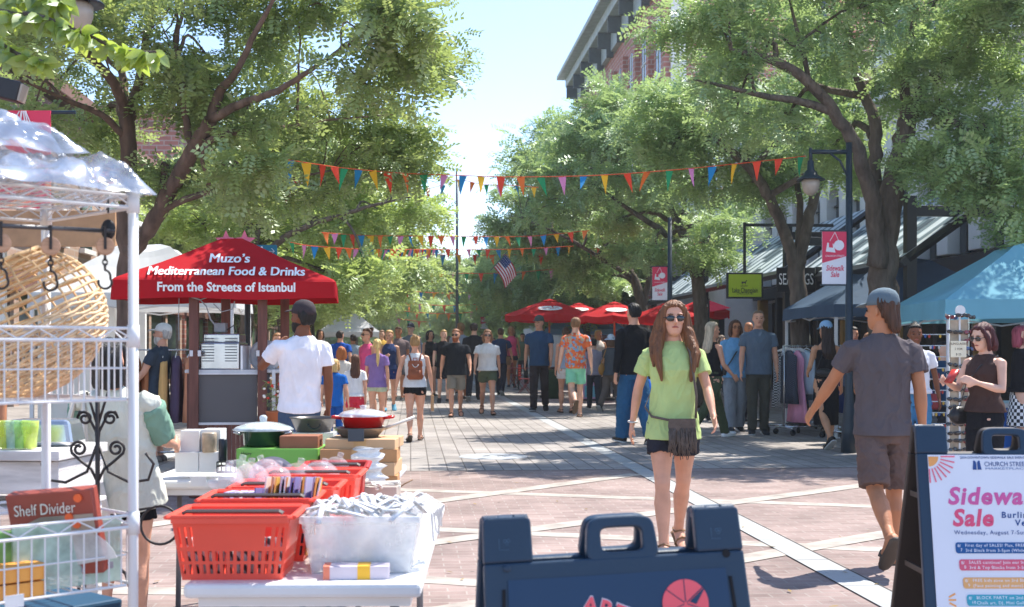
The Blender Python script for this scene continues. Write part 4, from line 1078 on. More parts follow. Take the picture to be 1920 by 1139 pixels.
person("shadewoman", "woman in white shorts standing behind the man in the patterned shirt", 1061, 618, 775, 190, fem=True, tone="fair", hair=("bun", "4A3424"), top=("tank", "9AA8BC"), bottom=("short", "E0DCD8", .5), shoe=("sandal", "3A302A"), stride=-5)
person("bluebag", "woman with long silver blond hair in a black tank top striding to the right", 1336, 600, 822, 118, fem=True, tone="fair", hair=("long", "C4B49A", .3), hips=1.08, top=("tank", "1C1C20", .96), bottom=("pants", "46503A"), shoe=("shoe", "FFFFFF"), legs=((-22, 22), (24, 6)), arms=((10, 8, 40, 10), (-8, 8, 30, 0)), vox=.011)
person("lightblue", "woman in glasses and a light blue shirt with a dark bag strap facing us", 1379, 605, 810, 6, fem=True, tone="tan", hair=("bob", "5A3A2A"), wide=1.12, top=("long", "6FA6D0", .84), bottom=("wide", "8E98A2"), shoe=("shoe", "20242A"), glasses=True, stride=4, arms=((-4, 12, 16, 0), (4, 12, 30, 30)), vox=.011)
person("greytee", "man with cropped hair in a slate grey tee and olive trousers beside the clothes rack", 1422, 587, 816, -4, tone="fair", hair=("buzz", "6A5644"), wide=1.02, top=("tee", "5C6C7C"), bottom=("pants", "4A4A42"), shoe=("shoe", "20242A"), stride=3, arms=((4, 8, 10, 0), (-2, 9, 8, 0)), vox=.011)
person("baldman", "bald man's head showing behind the shoulder of the man in the slate tee", 1404, 606, 790, 10, tone="tan", hair=("none", "5A4A3A"), top=("tee", "3A3A3E"), bottom=("pants", "3C3C40"))
person("dress", "woman with long dark hair in a strapless black dress beside the pink dress", 1548, 606, 842, 192, fem=True, tone="olive", hair=("long", "2A1A14", .36), top=("dress", "17181C", .33), bottom=("none", ""), shoe=("shoe", "1A1A1A"), legs=((6, 4), (-12, 26)), arms=((-4, 10, 12, 0), (10, 10, 60, 20)), cap=("8CB4D4",), vox=.011, hips=1.02)
person("whitejeans", "dark haired woman in a white tee and blue jeans behind the man in grey", 1716, 614, 892, -8, fem=True, tone="brown", hair=("bun", "14100E"), top=("tee", "E8E8EE", .94), bottom=("pants", "4A84B0"), shoe=("shoe", "D8D8D8"), stride=-8, arms=((10, 10, 30, 0), (-4, 14, 10, 0)), vox=.011)
person("browntop", "woman with dark red hair, sunglasses and brown sleeveless top looking at her phone", 1846, 611, 968, -62, fem=True, tone="pale", hair=("bob", "4A1C20"), wide=1.14, hips=1.15, top=("tank", "4A3834", .94), bottom=("pants", "1E2026"), shoe=("shoe", "1A1A1A"), sun_glasses=True, legs=((2, 3), (-2, 3)), arms=((18, 12, 88, 16), (14, 14, 92, 18)), nod=14, vox=.010)
person("gingham", "person with pinkish hair in a black top and gingham skirt at the right edge", 1916, 615, 880, 80, fem=True, tone="pale", hair=("bob", "A04858"), wide=1.05, top=("tee", "1C1C22", .94), bottom=("skirt", "FFFFFF", .52), botmat=None, shoe=("shoe", "C85878"), arms=((48, 10, 10, -20), (60, 10, 12, 0)), vox=.011)
person("tote", "stooping shopper in a pale tee with sage green sleeves beside the wire shelf", 232, 640, 1206, 172, fem=True, tone="fair", hair=("bob", "1C1816"), wide=1.28, lean=-14, top=("tee", "D2D2C4", .78), sleeve="7FA08C", bottom=("shorts", "16161C", .5), shoe=("shoe", "8A8A88"), stride=3, arms=((16, 5, 50, 10), (14, 6, 46, 10)), vox=.008, fold=.008)
person("crouch", "shopper in black bending over the glasses behind the wire shelf", 62, 700, 1140, 120, d=6.6, tone="tan", hair=("short", "14110F"), wide=1.2, lean=-62, top=("tee", "14161C"), bottom=("pants", "1C2028"), shoe=("shoe", "1A1A1A"), arms=((80, 12, 30, 0), (70, 12, 30, 0)), vox=.010)
person("behindcart", "woman with light brown hair standing past the cart counter behind the flowers", 521, 628, 830, 12, fem=True, tone="fair", hair=("long", "9A6A42"), top=("tank", "A8845C"), bottom=("pants", "5A5048"))
# parts of the crowd further up the street
far = [  # px, ytop, yfeet, face, fem, hair, top, bottom, label
    (638, 622, 762, 176, 0, ("short", "2A1C14"), ("tee", "1E50A4"), ("shorts", "2C3040"), "man in a bright blue tee far up the left side by the tree trunks"),
    (747, 614, 752, 4, 0, ("short", "6A4A34"), ("tee", "7A6A6A"), ("shorts", "4A4A4E"), "man in a dusty mauve tee far behind the navy tank top"),
    (770, 610, 748, -8, 0, ("short", "2A2018"), ("tee", "707C88"), ("shorts", "3A3E48"), "man in a dark cap and grey blue tee above the backpack woman"),
    (806, 622, 745, 20, 1, ("bob", "1C1614"), ("tank", "1C1E24"), ("short", "1C1E24"), "woman in black with dark hair, left of the boy with the strap"),
    (864, 605, 750, 182, 0, ("short", "8A6844"), ("tee", "8E9AA6"), ("shorts", "5A5C60"), "sandy haired man in a pale grey tee walking away behind the bearded man"),
    (889, 608, 752, 176, 0, ("short", "3A2A20"), ("tee", "22242A"), ("pants", "2C2E36"), "man in a black tee walking away between the bearded man and the woman in white"),
    (939, 616, 742, 170, 0, ("short", "5A4232"), ("tee", "2E4468"), ("pants", "2A3040"), "man in a navy blue tee right of the woman in the white tee"),
    (959, 614, 728, 6, 1, ("bob", "9A7A54"), ("tank", "E0507C"), ("short", "20222A"), "woman in a hot pink tank top near the red chairs"),
    (1113, 638, 768, 184, 0, ("short", "1C1816"), ("tee", "A09AA8"), ("pants", "3A3C44"), "man in a pale checked shirt standing under the red umbrellas"),
    (1146, 628, 772, 150, 1, ("bob", "5A4232"), ("tee", "4A5258"), ("pants", "6A6058"), "shopper in a pale sun hat with a tan shoulder bag behind the man in black"),
    (1122, 620, 742, 20, 1, ("long", "B8925A"), ("tank", "D8D0C8"), ("short", "4A5060"), "blond woman far under the second red umbrella"),
    (1352, 630, 790, 30, 1, ("bob", "6A5644"), ("tee", "8A9AA8"), ("pants", "3A4450"), "woman in a grey blue top half hidden behind the light blue shirt"),
    (1600, 618, 830, 20, 0, ("short", "1C1614"), ("tee", "4A5A70"), ("pants", "2A2C34"), "dark haired shopper behind the rack, right of the black dress"),
    (1630, 628, 835, -10, 1, ("bob", "A87858"), ("tee", "C89AA8"), ("pants", "5A6070"), "shopper in a dusty pink top under the dark tent"),
    (1770, 640, 870, 30, 0, ("short", "2A2422"), ("tee", "2E4A66"), ("pants", "2A2C34"), "stall keeper in a dark blue tee under the blue tent"),
    (600, 620, 742, 8, 1, ("bob", "4A3426"), ("tee", "D8D4D0"), ("short", "5A6878"), "woman in white far up the left side"),
    (662, 628, 748, 184, 0, ("short", "3A2C22"), ("tee", "A8B8C8"), ("shorts", "48505C"), "man in pale blue far up the left side behind the children"),
    (716, 622, 735, 10, 1, ("long", "7A5232"), ("tee", "C8A048"), ("short", "3A4048"), "woman in a mustard top deep in the crowd left of the navy tank"),
    (905, 628, 716, 3, 0, ("short", "4A382A"), ("tee", "B8C0C4"), ("pants", "48505A"), "man in pale grey deep in the crowd at the far end"),
    (842, 630, 712, 180, 1, ("bob", "6A4A32"), ("tee", "D06848"), ("short", "404850"), "woman in a coral top deep in the crowd at the far end"),
    (785, 630, 714, 3, 0, ("short", "3A2C22"), ("tee", "5A7A9A"), ("pants", "3A3E48"), "man in faded blue deep in the crowd at the far end"),
    (980, 626, 722, 8, 0, ("short", "3A2C22"), ("tee", "7A8A78"), ("pants", "3A3A3C"), "man in sage green beside the umbrella tables"),
    (1265, 632, 800, 12, 1, ("bob", "3A2A22"), ("tee", "7A4850"), ("pants", "30343C"), "woman in a wine red top standing behind the woman in green"),
    (755, 634, 706, 184, 1, ("long", "8A6A48"), ("tee", "E8E4E0"), ("short", "5A6A7A"), "woman in white walking away at the very end of the street"),
    (925, 634, 706, 5, 1, ("bob", "5A4232"), ("tee", "C04858"), ("short", "3A3E48"), "woman in red at the very end of the street"),
    (870, 636, 704, 5, 0, ("short", "3A2C22"), ("tee", "384858"), ("shorts", "8A8274"), "man in slate at the very end of the street"),
]
for i, (px, yt, yf, fc, fe, hr, tp, bt, lab) in enumerate(far):
    person("far%d" % i, lab, px, yt, yf, fc, fem=bool(fe), tone=("fair", "tan", "pale")[i % 3], hair=hr, top=tp, bottom=bt, stride=(13, -15, 8, -10, 17)[i % 5], vox=.016, group="people strolling further up the street",
           cap=("2A3040",) if i == 2 else (("C8D8E4", "sun") if i == 9 else None), fold=.005)

for i_, c_, lab in ((0, "3A2A22", "dark brown shoulder bag on the man in bright blue by the tree trunks"), (4, "20242C", "black shoulder bag on the sandy haired man walking away"), (6, "8A6A48", "tan shoulder bag on the man in navy near the red chairs"), (10, "C8B89A", "straw shoulder bag on the blond woman under the second umbrella"), (14, "A03A3C", "red shoulder bag on the stall keeper in dark blue"), (15, "5A7A8A", "blue grey shoulder bag on the woman in white far up the left side"), (17, "4A3A30", "brown shoulder bag on the woman in mustard")):
    up = PEOPLE["far%d" % i_]["up"]; sd_ = 1 if i_ % 2 else -1
    tb = MB().rings([(.80, sd_ * .21, .02, .05, .13), (.84, sd_ * .21, .02, .06, .15), (1.02, sd_ * .2, .02, .05, .13)], 14); ts = MB().tube([(sd_ * .2, -.08, 1.0), (sd_ * .17, -.06, 1.3), (sd_ * .14, .0, 1.455), (sd_ * .17, .1, 1.3), (sd_ * .2, .12, 1.0)], .009, 6)
    for q in (tb, ts): q.v = [tuple(up(v)) for v in q.v]
    held("far%d" % i_, "shoulder_bag", lab, "bag", [("pouch", tb, M("bag_" + c_, c_, .6, var=.15)), ("strap", ts, M("bag_" + c_))])

def checker(name, c1, c2, sc):
    m = bpy.data.materials.new(name); m.use_nodes = True
    n, l = m.node_tree.nodes, m.node_tree.links; p = n["Principled BSDF"]; p.inputs["Roughness"].default_value = .9
    t = n.new("ShaderNodeTexCoord"); w1 = n.new("ShaderNodeTexChecker"); w1.inputs["Scale"].default_value = sc
    w1.inputs["Color1"].default_value = srgb(c1) + (1,); w1.inputs["Color2"].default_value = srgb(c2) + (1,)
    sp = n.new("ShaderNodeSeparateXYZ"); cb = n.new("ShaderNodeCombineXYZ")
    at = n.new("ShaderNodeMath"); at.operation = 'ARCTAN2'; ml = n.new("ShaderNodeMath"); ml.operation = 'MULTIPLY'; ml.inputs[1].default_value = .2
    l.new(t.outputs["Object"], sp.inputs[0]); l.new(sp.outputs[0], at.inputs[0]); l.new(sp.outputs[1], at.inputs[1]); l.new(at.outputs[0], ml.inputs[0])
    l.new(ml.outputs[0], cb.inputs[0]); l.new(sp.outputs[2], cb.inputs[1]); l.new(cb.outputs[0], w1.inputs[0]); l.new(w1.outputs[0], p.inputs["Base Color"])
    return m
for c in PEOPLE["gingham"]["root"].children:
    if c.name.startswith("skirt"): c.data.materials.clear(); c.data.materials.append(checker("gingham", "F0F0F0", "20242C", 24))

# ---- things people carry -------------------------------------------------------
P = PEOPLE["green"]; up = P["up"]
m_suede = M("brown_suede", "645850", .95, var=.2, scale=30, bump=.4, bscale=60)
bag = MB(); bag.rings([(.78, .03, -.185, .066, .024), (.81, .03, -.19, .088, .03), (.88, .03, -.19, .09, .03), (.945, .03, -.188, .084, .026)], 20)
bag.v = [tuple(up(v)) for v in bag.v]
flap = MB().loft([[up((.03 + w * math.cos(a), -.194 - .03 * math.sin(a), z)) for a in np.linspace(0, math.pi, 12)] for w, z in ((.092, .95), (.096, .90), (.09, .86))], cap=False)
fr = MB(); rr = random.Random(2)
for k in range(64):
    a = math.pi * rr.uniform(.02, .98); x = .03 + .092 * math.cos(a); y = -.196 - .03 * math.sin(a); ln = rr.uniform(.10, .14) + .045 * math.sin(a)
    z0 = rr.choice((.885, .865, .85))
    fr.tube([up((x, y, z0)), up((x + rr.gauss(0, .006), y - .008, z0 - ln * .5)), up((x + rr.gauss(0, .014), y - .004 + rr.gauss(0, .006), z0 - ln))], [.0042, .004, .0028], 5)
strap = MB().tube([up((.13, -.165, .95)), up((.135, -.165, 1.1)), up((.11, -.165, 1.28)), up((.098, -.13, 1.40)), up((.08, -.02, 1.488)), up((.03, .09, 1.42)), up((-.1, .15, 1.2)), up((-.19, .06, 1.02)), up((-.165, -.1, .96)), up((-.06, -.175, .94))], [(.0085, .003)] * 10, 6)
held("green", "shoulder_bag", "brown fringed crossbody bag worn by the woman in lime green", "bag", [("pouch", bag, m_suede), ("flap", flap, m_suede), ("fringe", fr, m_suede), ("strap", strap, m_suede)])
H = P["A"][0]; wr = MB().tube([up(H[2] - H[4] * .01) + Vector((.031 * math.cos(t), .031 * math.sin(t), .004 * math.sin(t))) for t in np.linspace(0, 2 * math.pi, 14)], .007, 6)
held("green", "bracelet", "pale bracelet on the wrist of the woman in lime green", "bracelet", [("band", wr, M("pale_band", (.6, .58, .55), .5))])

P = PEOPLE["backpack"]; up = P["up"]
m_leather = M("tan_leather", "8E4A2A", .5, var=.15, scale=12, bump=.15)
bk = MB().rings([(1.03, 0, .175, .115, .045), (1.06, 0, .185, .125, .06), (1.2, 0, .19, .118, .062), (1.31, 0, .18, .105, .055), (1.345, 0, .17, .08, .035)], 20)
pk = MB().rings([(1.05, 0, .24, .085, .02), (1.12, 0, .245, .088, .024), (1.19, 0, .24, .085, .018)], 16)
fl = MB().loft([[Vector((w * math.cos(a), .19 + q * math.sin(a), z)) for a in np.linspace(0, math.pi, 12)] for w, q, z in ((.108, .062, 1.345), (.12, .072, 1.31), (.124, .075, 1.25), (.09, .076, 1.215))], cap=False)
hl = MB().tube([(-.03, .17, 1.345), (-.03, .165, 1.385), (.03, .165, 1.385), (.03, .17, 1.345)], .007, 6)
st = MB()
for sd in (-1, 1): st.tube([(sd * .07, .16, 1.34), (sd * .1, .1, 1.455), (sd * .115, -.02, 1.46), (sd * .125, -.115, 1.33), (sd * .15, -.06, 1.15), (sd * .12, .14, 1.06)], [(.016, .004)] * 6, 6)
lace = MB().tube([(-.05, .262, 1.28), (-.03, .268, 1.25), (0, .27, 1.235), (.03, .268, 1.25), (.05, .262, 1.285)], .006, 6)
for q in (bk, pk, fl, hl, st, lace): q.v = [tuple(up(v)) for v in q.v]
held("backpack", "backpack", "brown leather backpack with flap and handle on the woman in the white tank top", "backpack", [("body", bk, m_leather), ("pocket", pk, m_leather), ("flap", fl, m_leather), ("handle", hl, m_leather), ("strap", st, m_leather), ("lace", lace, M("white_cord", (.7, .7, .7), .7))])
hp = P["H"][0]
pb = MB().box(hp + Vector((0, 0, -.17)), (.05, .11, .27)); ph = MB().tube([hp + Vector((0, -.03, -.04)), hp + Vector((0, -.03, .02)), hp + Vector((0, .03, .02)), hp + Vector((0, .03, -.04))], .004, 5)
o = thing("paper_bag", "brown paper bag carried by the woman with the leather backpack", "bag", P["root"].location, P["root"].rotation_euler.z); o.scale = P["root"].scale
pb.build("bag", M("kraft_paper", "B8906A", .85, bump=.2), o, bevel=.006); ph.build("handle", M("kraft_paper"), o)

P = PEOPLE["black"]; hp = P["H"][0]
bb = MB().loft([[hp + Vector((math.cos(t) * a, math.sin(t) * b_, z)) for t in np.linspace(0, 2 * math.pi, 13)[:-1]] for a, b_, z in ((.05, .14, -.46), (.075, .17, -.44), (.07, .165, -.2), (.05, .15, -.06))])
hb = MB().tube([hp + Vector((0, -.1, -.08)), hp + Vector((0, -.05, .01)), hp + Vector((0, .05, .01)), hp + Vector((0, .1, -.08))], .008, 6)
held("black", "shopping_bag", "bright blue plastic shopping bag in the hand of the man in black", "bag", [("bag", bb, M("blue_plastic", "1F6FD8", .3, bump=.5, bscale=12)), ("handle", hb, M("blue_plastic"))])
P = PEOPLE["far9"]; up = P["up"]
tb = MB().ell((.19, .08, .98), (.07, .15, .14)); ts = MB().tube([(.19, 0, 1.08), (.14, .02, 1.3), (.1, .02, 1.47), (.1, .1, 1.4), (.18, .16, 1.08)], .01, 6)
for q in (tb, ts): q.v = [tuple(up(v)) for v in q.v]
held("far9", "shoulder_bag", "tan leather shoulder bag on the shopper in the sun hat", "bag", [("pouch", tb, M("tan_bag", "B4843E", .5)), ("strap", ts, M("tan_bag"))])
P = PEOPLE["lightblue"]; up = P["up"]
sb = MB().tube([up((.1, -.02, 1.487)), up((.06, -.11, 1.40)), up((-.03, -.155, 1.25)), up((-.13, -.14, 1.08)), up((-.17, -.06, 1.0)), up((-.12, .14, 1.12)), up((.04, .13, 1.38)), up((.1, .03, 1.485))], [(.012, .004)] * 8, 6)
pb = MB().rings([(.88, -.19, .0, .03, .09), (.9, -.19, 0, .04, .1), (1.0, -.19, 0, .04, .1), (1.02, -.19, 0, .03, .09)], 14); pb.v = [tuple(up(v)) for v in pb.v]
held("lightblue", "shoulder_bag", "dark crossbody bag with thin strap over the light blue shirt", "bag", [("strap", sb, m_black), ("pouch", pb, m_black)])
P = PEOPLE["dress"]; up = P["up"]
pb = MB().ell((.1, .16, 1.06), (.13, .04, .06)); pb.v = [tuple(up(v)) for v in pb.v]
ts = MB().tube([up((-.05, .15, 1.1)), up((-.13, .05, 1.25)), up((-.1, -.02, 1.44)), up((.1, .1, 1.3)), up((.2, .12, 1.08))], .006, 6)
held("dress", "shoulder_bag", "small black bag slung across the back of the black dress", "bag", [("pouch", pb, M("black_leather", (.02, .02, .022), .35)), ("strap", ts, M("black_leather"))])
P = PEOPLE["browntop"]; up = P["up"]
sb = MB().tube([up((.1, .02, 1.47)), up((.05, -.12, 1.36)), up((-.06, -.17, 1.2)), up((-.2, -.1, .98)), up((-.2, .05, .95)), up((0, .16, 1.2)), up((.1, .05, 1.46))], [(.014, .004)] * 7, 6)
pb = MB().ell((-.2, -.1, .9), (.06, .13, .09)); pb.v = [tuple(up(v)) for v in pb.v]
held("browntop", "shoulder_bag", "black crossbody bag hanging at the hip of the woman in the brown top", "bag", [("strap", sb, M("black_leather")), ("pouch", pb, M("black_leather"))])
hp = (P["H"][0] + P["H"][1]) / 2
held("browntop", "phone", "phone held up by the woman in the brown top", "phone", [("case", MB().box(hp + Vector((0, -.03, .03)), (.08, .02, .15), Matrix.Rotation(R(-40), 3, 'X')), M("phone_red", "B83A34", .3))])
P = PEOPLE["tote"]; up = P["up"]
tt = MB().loft([[Vector((x + .2 + .0 * x, .19 + q * math.sin(t) + 0, z)) + Vector((math.cos(t) * w, 0, 0)) for t in np.linspace(0, 2 * math.pi, 17)[:-1]] for x, w, q, z in ((0, .17, .02, .58), (0, .19, .05, .62), (0, .19, .055, .8), (0, .17, .03, .98))])
ts = MB()
for yy in (.16, .22): ts.tube([(.11, yy, .97), (.13, yy - .02, 1.2), (.15, .06, 1.455), (.21, .04, 1.44), (.25, yy - .02, 1.2), (.28, yy, .97)], [(.014, .004)] * 6, 6)
pr = MB()
for (pts) in ([(.06, .93), (.12, .84), (.10, .74)], [(.10, .74), (.18, .7), (.2, .62)], [(.2, .92), (.24, .8), (.22, .66)], [(.27, .93), (.31, .82), (.3, .68)], [(.08, .66), (.2, .64), (.32, .65)], [(.15, .9), (.17, .82)]):
    pr.tube([(x, .252, z) for x, z in pts], [(.014, .003)] * len(pts), 6)
for q in (tt, ts, pr): q.v = [tuple(up(v)) for v in q.v]
tb_ = held("tote", "tote_bag", "cream canvas tote bag with black lettering on the stooping shopper's shoulder", "bag", [("bag", tt, M("cream_canvas", "DCD2C4", .9, bump=.2)), ("strap", ts, M("cream_canvas")), ("print", pr, m_black)])
# ------------------------------------------------------------------ left foreground: rack, tables, goods
m_wp = M("white_powder_coat", (0.72, 0.72, 0.72), 0.4, var=0.05)
m_iron = M("wrought_iron", (0.035, 0.028, 0.025), 0.5, var=.3)
m_wood = M("turned_wood", "C79C7C", .6, var=.2, scale=20, stretch=(1, 1, 6))
m_whitep = M("white_plastic", (0.78, 0.78, 0.77), 0.4, var=0.04, bump=.05)
m_card = M("cardboard", "B98A5E", .85, var=.1, scale=8, bump=.08)
m_cardl = M("cardboard_light", "CFA981", .85, var=.08)
m_clear = clearmat("clear_plastic")
m_film = clearmat("plastic_film", (.88, .92, .95), .2, .05)
m_wrapper = clearmat("silvery_wrapper", (.62, .65, .68), .72, .12)
m_wrapper.node_tree.nodes["Principled BSDF"].inputs["Metallic"].default_value = .75

A = Vector((-1.015, 3.43, 0)); RL, RW = 1.05, 0.52
rack = thing("wire_shelf_rack", "tall white wire shelf rack with truss rails at the left edge", "shelf rack", A, R(-135))
# local x runs along the long side towards the camera, local -y across the rack
corners = [(0, 0), (RL, 0), (0, -RW), (RL, -RW)]
for cx, cy in corners:
    MB().tube([(cx, cy, 0.02), (cx, cy, 1.79)], 0.0135, 12).build("post", m_wp, rack, True)
    for z in (1.765, 1.405, .905, .25): MB().tube([(cx, cy, z - .03), (cx, cy, z + .03)], [.0175, .016], 12).build("collar", m_wp, rack, True)
    MB().tube([(cx, cy, 1.785), (cx, cy, 1.80)], .0145, 12).build("post_cap", m_wp, rack, True)
def shelf(z, basket, wires=True):
    o = MB()
    edges = [((0, 0), (RL, 0)), ((RL, 0), (RL, -RW)), ((RL, -RW), (0, -RW)), ((0, -RW), (0, 0))]
    for a, b in edges:
        a, b = Vector((*a, z)), Vector((*b, z)); L_ = (b - a).length
        o.tube([a + Vector((0, 0, .016)), b + Vector((0, 0, .016))], .0042, 6); o.tube([a - Vector((0, 0, .016)), b - Vector((0, 0, .016))], .0052, 6)
        n = int(L_ / .052); pts = [a.lerp(b, k / n) + Vector((0, 0, .014 if k % 2 else -.014)) for k in range(n + 1)]
        o.tube(pts, .0026, 5)
        if basket:
            ins = .012; zb = z - basket
            o.tube([a.lerp(b, .02) - Vector((0, 0, basket)), a.lerp(b, .98) - Vector((0, 0, basket))], .0042, 6)
            o.tube([a.lerp(b, .02) - Vector((0, 0, basket * .52)), a.lerp(b, .98) - Vector((0, 0, basket * .52))], .0025, 6)
            n = int(L_ / .034)
            for k in range(1, n): o.tube([a.lerp(b, k / n) - Vector((0, 0, .016)), a.lerp(b, k / n) - Vector((0, 0, basket))], .0023, 5)
    zz = z - (basket or -.014)
    n = int(RL / .04)
    for k in range(n + 1): o.tube([(RL * k / n, 0, zz), (RL * k / n, -RW, zz)], .0022, 4)
    for y in (-.17, -.35): o.tube([(0, y, zz - .004), (RL, y, zz - .004)], .003, 5)
    o.build("basket_shelf" if basket else "shelf", m_wp, rack)
shelf(1.765, 0); shelf(1.41, .175); shelf(.91, .17); shelf(.25, 0)
RM = Matrix.Translation(A) @ Matrix.Rotation(R(-135), 4, 'Z')
def RK(x, y, z): return RM @ Vector((x, y, z))          # rack point to world
RZ = R(-135)

# crumpled clear plastic covers on top
for j, (lab, x0, y0, sx, sy, z0, hh, sd) in enumerate((("crumpled clear plastic sheet lying at the front of the top shelf", .36, -.24, .41, .29, 1.785, .115, 1), ("crumpled clear plastic sheet bunched higher behind the front one on the top shelf", .60, -.30, .48, .26, 1.885, .135, 5))):
    nu, nv = 110, 80; vs, fs = [], []
    for i in range(nu + 1):
        for k in range(nv + 1):
            u, v = i / nu * 2 - 1, k / nv * 2 - 1
            e = (1 - abs(u) ** 9) * (1 - abs(v) ** 7)
            p = Vector((u * 2.6 + sd, v * 3.6 + u * 1.2, sd))
            n1 = mnoise.noise(p * .8); n2 = mnoise.noise(p * 1.9 + Vector((9, 0, 0))); w_ = Vector((n1 * .5, n2 * .5, 0)); n3 = (1 - 2 * abs(mnoise.noise(p * 2.1 + w_))) * .45 + (1 - 2 * abs(mnoise.noise(p * 4.7 + w_ * 2))) * .28 + (1 - 2 * abs(mnoise.noise(p * 10.5))) * .13 - .25
            vs.append((x0 + u * sx * (1 + .1 * n2), y0 + v * sy * (1 + .15 * n1), z0 + hh * e * (0.55 + .5 * n1 + .35 * n2 + .25 * n3) + (.012 * n2 if e < .2 else 0)))
    for i in range(nu):
        for k in range(nv):
            a = i * (nv + 1) + k; fs.append((a, a + 1, a + nv + 2, a + nv + 1))
    o = MB().add(vs, fs).build("plastic_sheet", m_wrapper, None, True, loc=A); o.rotation_euler = (0, 0, RZ)
    tag(o, lab, "plastic sheet", "plastic sheets on the top shelf")

# black hanging rail with wooden pulleys and hooks
rail = thing("hanging_rail", "black metal rail hung across under the top shelf with rounded end", "rail", RK(0.06, -.2, 1.0), 0)
ra, rb_ = W(214, 434, 3.45) - Vector(rail.location), W(-120, 417, 3.06) - Vector(rail.location)
MB().tube([ra, rb_], .006, 8).build("rod", M("gun_metal", (.10, .10, .105), .3, .6), rail, True)
e = MB().ell(W(203, 431, 3.45) - Vector(rail.location), (.02, .012, .028)); e.tube([W(203, 400, 3.45) - Vector(rail.location), W(203, 372, 3.45) - Vector(rail.location)], .003, 5); e.build("end_cap", m_black, rail, True)
def pulley(px, py, lab, d):
    c = W(px, py, d); o = thing("pulley_hook", lab, "pulley hook", c, R(20), "wooden pulleys with hooks on the rail")
    MB().loft([[Vector((math.cos(t) * r, y, math.sin(t) * r)) for t in np.linspace(0, 2 * math.pi, 25)[:-1]] for y, r in ((-.008, .020), (-.0075, .024), (-.004, .0245), (0, .021), (.004, .0245), (.0075, .024), (.008, .020))]).build("wheel", m_wood, o, True)
    b = MB()
    for s_ in (-1, 1): b.box((0, s_ * .0115, .022), (.007, .002, .062))
    b.box((0, 0, .052), (.008, .026, .003)); b.tube([(0, -.015, 0), (0, .015, 0)], .004, 8)
    b.build("bracket", m_iron, o)
    h = MB()
    for k in range(3): h.tube([(.006 * math.cos(t) * (1 if k % 2 else .3), .006 * math.cos(t) * (.3 if k % 2 else 1), -.03 - k * .013 + .009 * math.sin(t)) for t in np.linspace(0, 2 * math.pi, 11)], .0022, 5)
    h.tube([(0, 0, -.062)] + [(.014 * math.sin(t), 0, -.082 - .018 * math.cos(t) * -1 - .0) for t in np.linspace(0, 1.2, 4)] + [(.017 * math.cos(t), 0, -.097 + .017 * math.sin(t)) for t in np.linspace(.6, -3.5, 14)], [.0032] * 18 + [.003], 6)
    h.build("hook", m_iron, o, True)
pulley(95, 462, "wooden pulley hook hanging in the middle of the black rail", 3.30)
pulley(197, 462, "wooden pulley hook hanging at the right end of the black rail", 3.43)
pulley(2, 456, "wooden pulley hook cut by the left edge of the photo", 3.19)

# big wicker basket, tipped towards us
m_wick = M("wicker", "DDB888", .6, var=.3, scale=40)
m_wick2 = M("wicker_pale", "E2C49C", .65, var=.25, scale=40)
wk = thing("wicker_basket", "large round wicker basket standing tipped on the middle shelf", "basket", W(40, 606, 3.58), 0)
b = MB(); d_ = MB()
TR = Matrix.Rotation(R(-24), 4, 'Y') @ Matrix.Rotation(R(10), 4, 'X')
def egg(a, v):                                    # a around, v -1 (bottom) .. 1 (rim)
    th = v * math.pi / 2 * (.93 if v < 0 else .62); r = .236 * math.cos(th); return TR @ Vector((r * math.cos(a), r * math.sin(a) * .92, .205 * math.sin(th)))
for k in range(18):
    a = k / 18 * 2 * math.pi; b.tube([egg(a + .02 * math.sin(v * 9), v) for v in np.linspace(-1, 1, 15)], .0034, 5)
for v in np.linspace(.0, 1, 9): b.tube([egg(a, v + .012 * math.sin(7 * a + v * 20)) for a in np.linspace(0, 2 * math.pi, 49)], .0042 if v < 1 else .008, 5)
for v in np.linspace(-.97, -.04, 21): d_.tube([egg(a, v + .014 * math.sin(13 * a + v * 60)) for a in np.linspace(0, 2 * math.pi, 59)], .0044, 5)
b.build("frame", m_wick, wk, True); d_.build("weave", m_wick2, wk, True)

# lower basket of the rack: boxed shelf divider, mint boards, orange boxes
def rbox(name, lab, cat, c, size, rz, mat, group=None, tilt=0):
    o = thing(name, lab, cat, RK(*c), RZ + R(rz), group); o.rotation_euler = (R(tilt), 0, RZ + R(rz))
    MB().box((0, 0, size[2] / 2), size).build("box", mat, o, bevel=.003); return o
m_pack = M("packaging_red", "9A4A3C", .4, var=.25, scale=5)
bx = thing("shelf_divider_box", "red brown packaged shelf divider with orange stickers standing in the lower wire basket", "packaged box", W(122, 1075, 3.42), R(-4)); bx.rotation_euler = (R(10), R(-5), R(-6))
MB().box((0, 0, .115), (.235, .045, .23)).build("box", m_pack, bx, bevel=.003)
MB().prism([(-.085, .05), (.115, .05), (.115, .165), (-.03, .165), (-.07, .15)], -.025, -.0235).build("picture", M("pack_photo", "A89684", .35, var=.3, scale=8), bx)
MB().prism([(-.03, .02)] + [(.055 + .11 * math.cos(t), .02 + .105 * math.sin(t)) for t in np.linspace(.2, 2.6, 14)] + [(-.06, .02)], -.0275, -.026).build("wire_divider", clearmat("grey_clear", (.75, .76, .75), .8), bx)
text("lettering", "Shelf Divider", .043, M("cream_print", (.8, .74, .66), .6), bx, (-.015, -.0262, .185), extrude=.0004, width=.17, shear=.12)
for x, z in ((.082, .21), (.05, .16), (.068, .14)):
    MB().loft([[Vector((x + .011 * math.cos(t), y, z + .011 * math.sin(t))) for t in np.linspace(0, 2 * math.pi, 17)[:-1]] for y in (-.0225, -.030)]).build("sticker", M("orange_sticker", "F06A38", .5), bx)
m_mint = clearmat("mint_board", (.55, .74, .64), .85, .3)
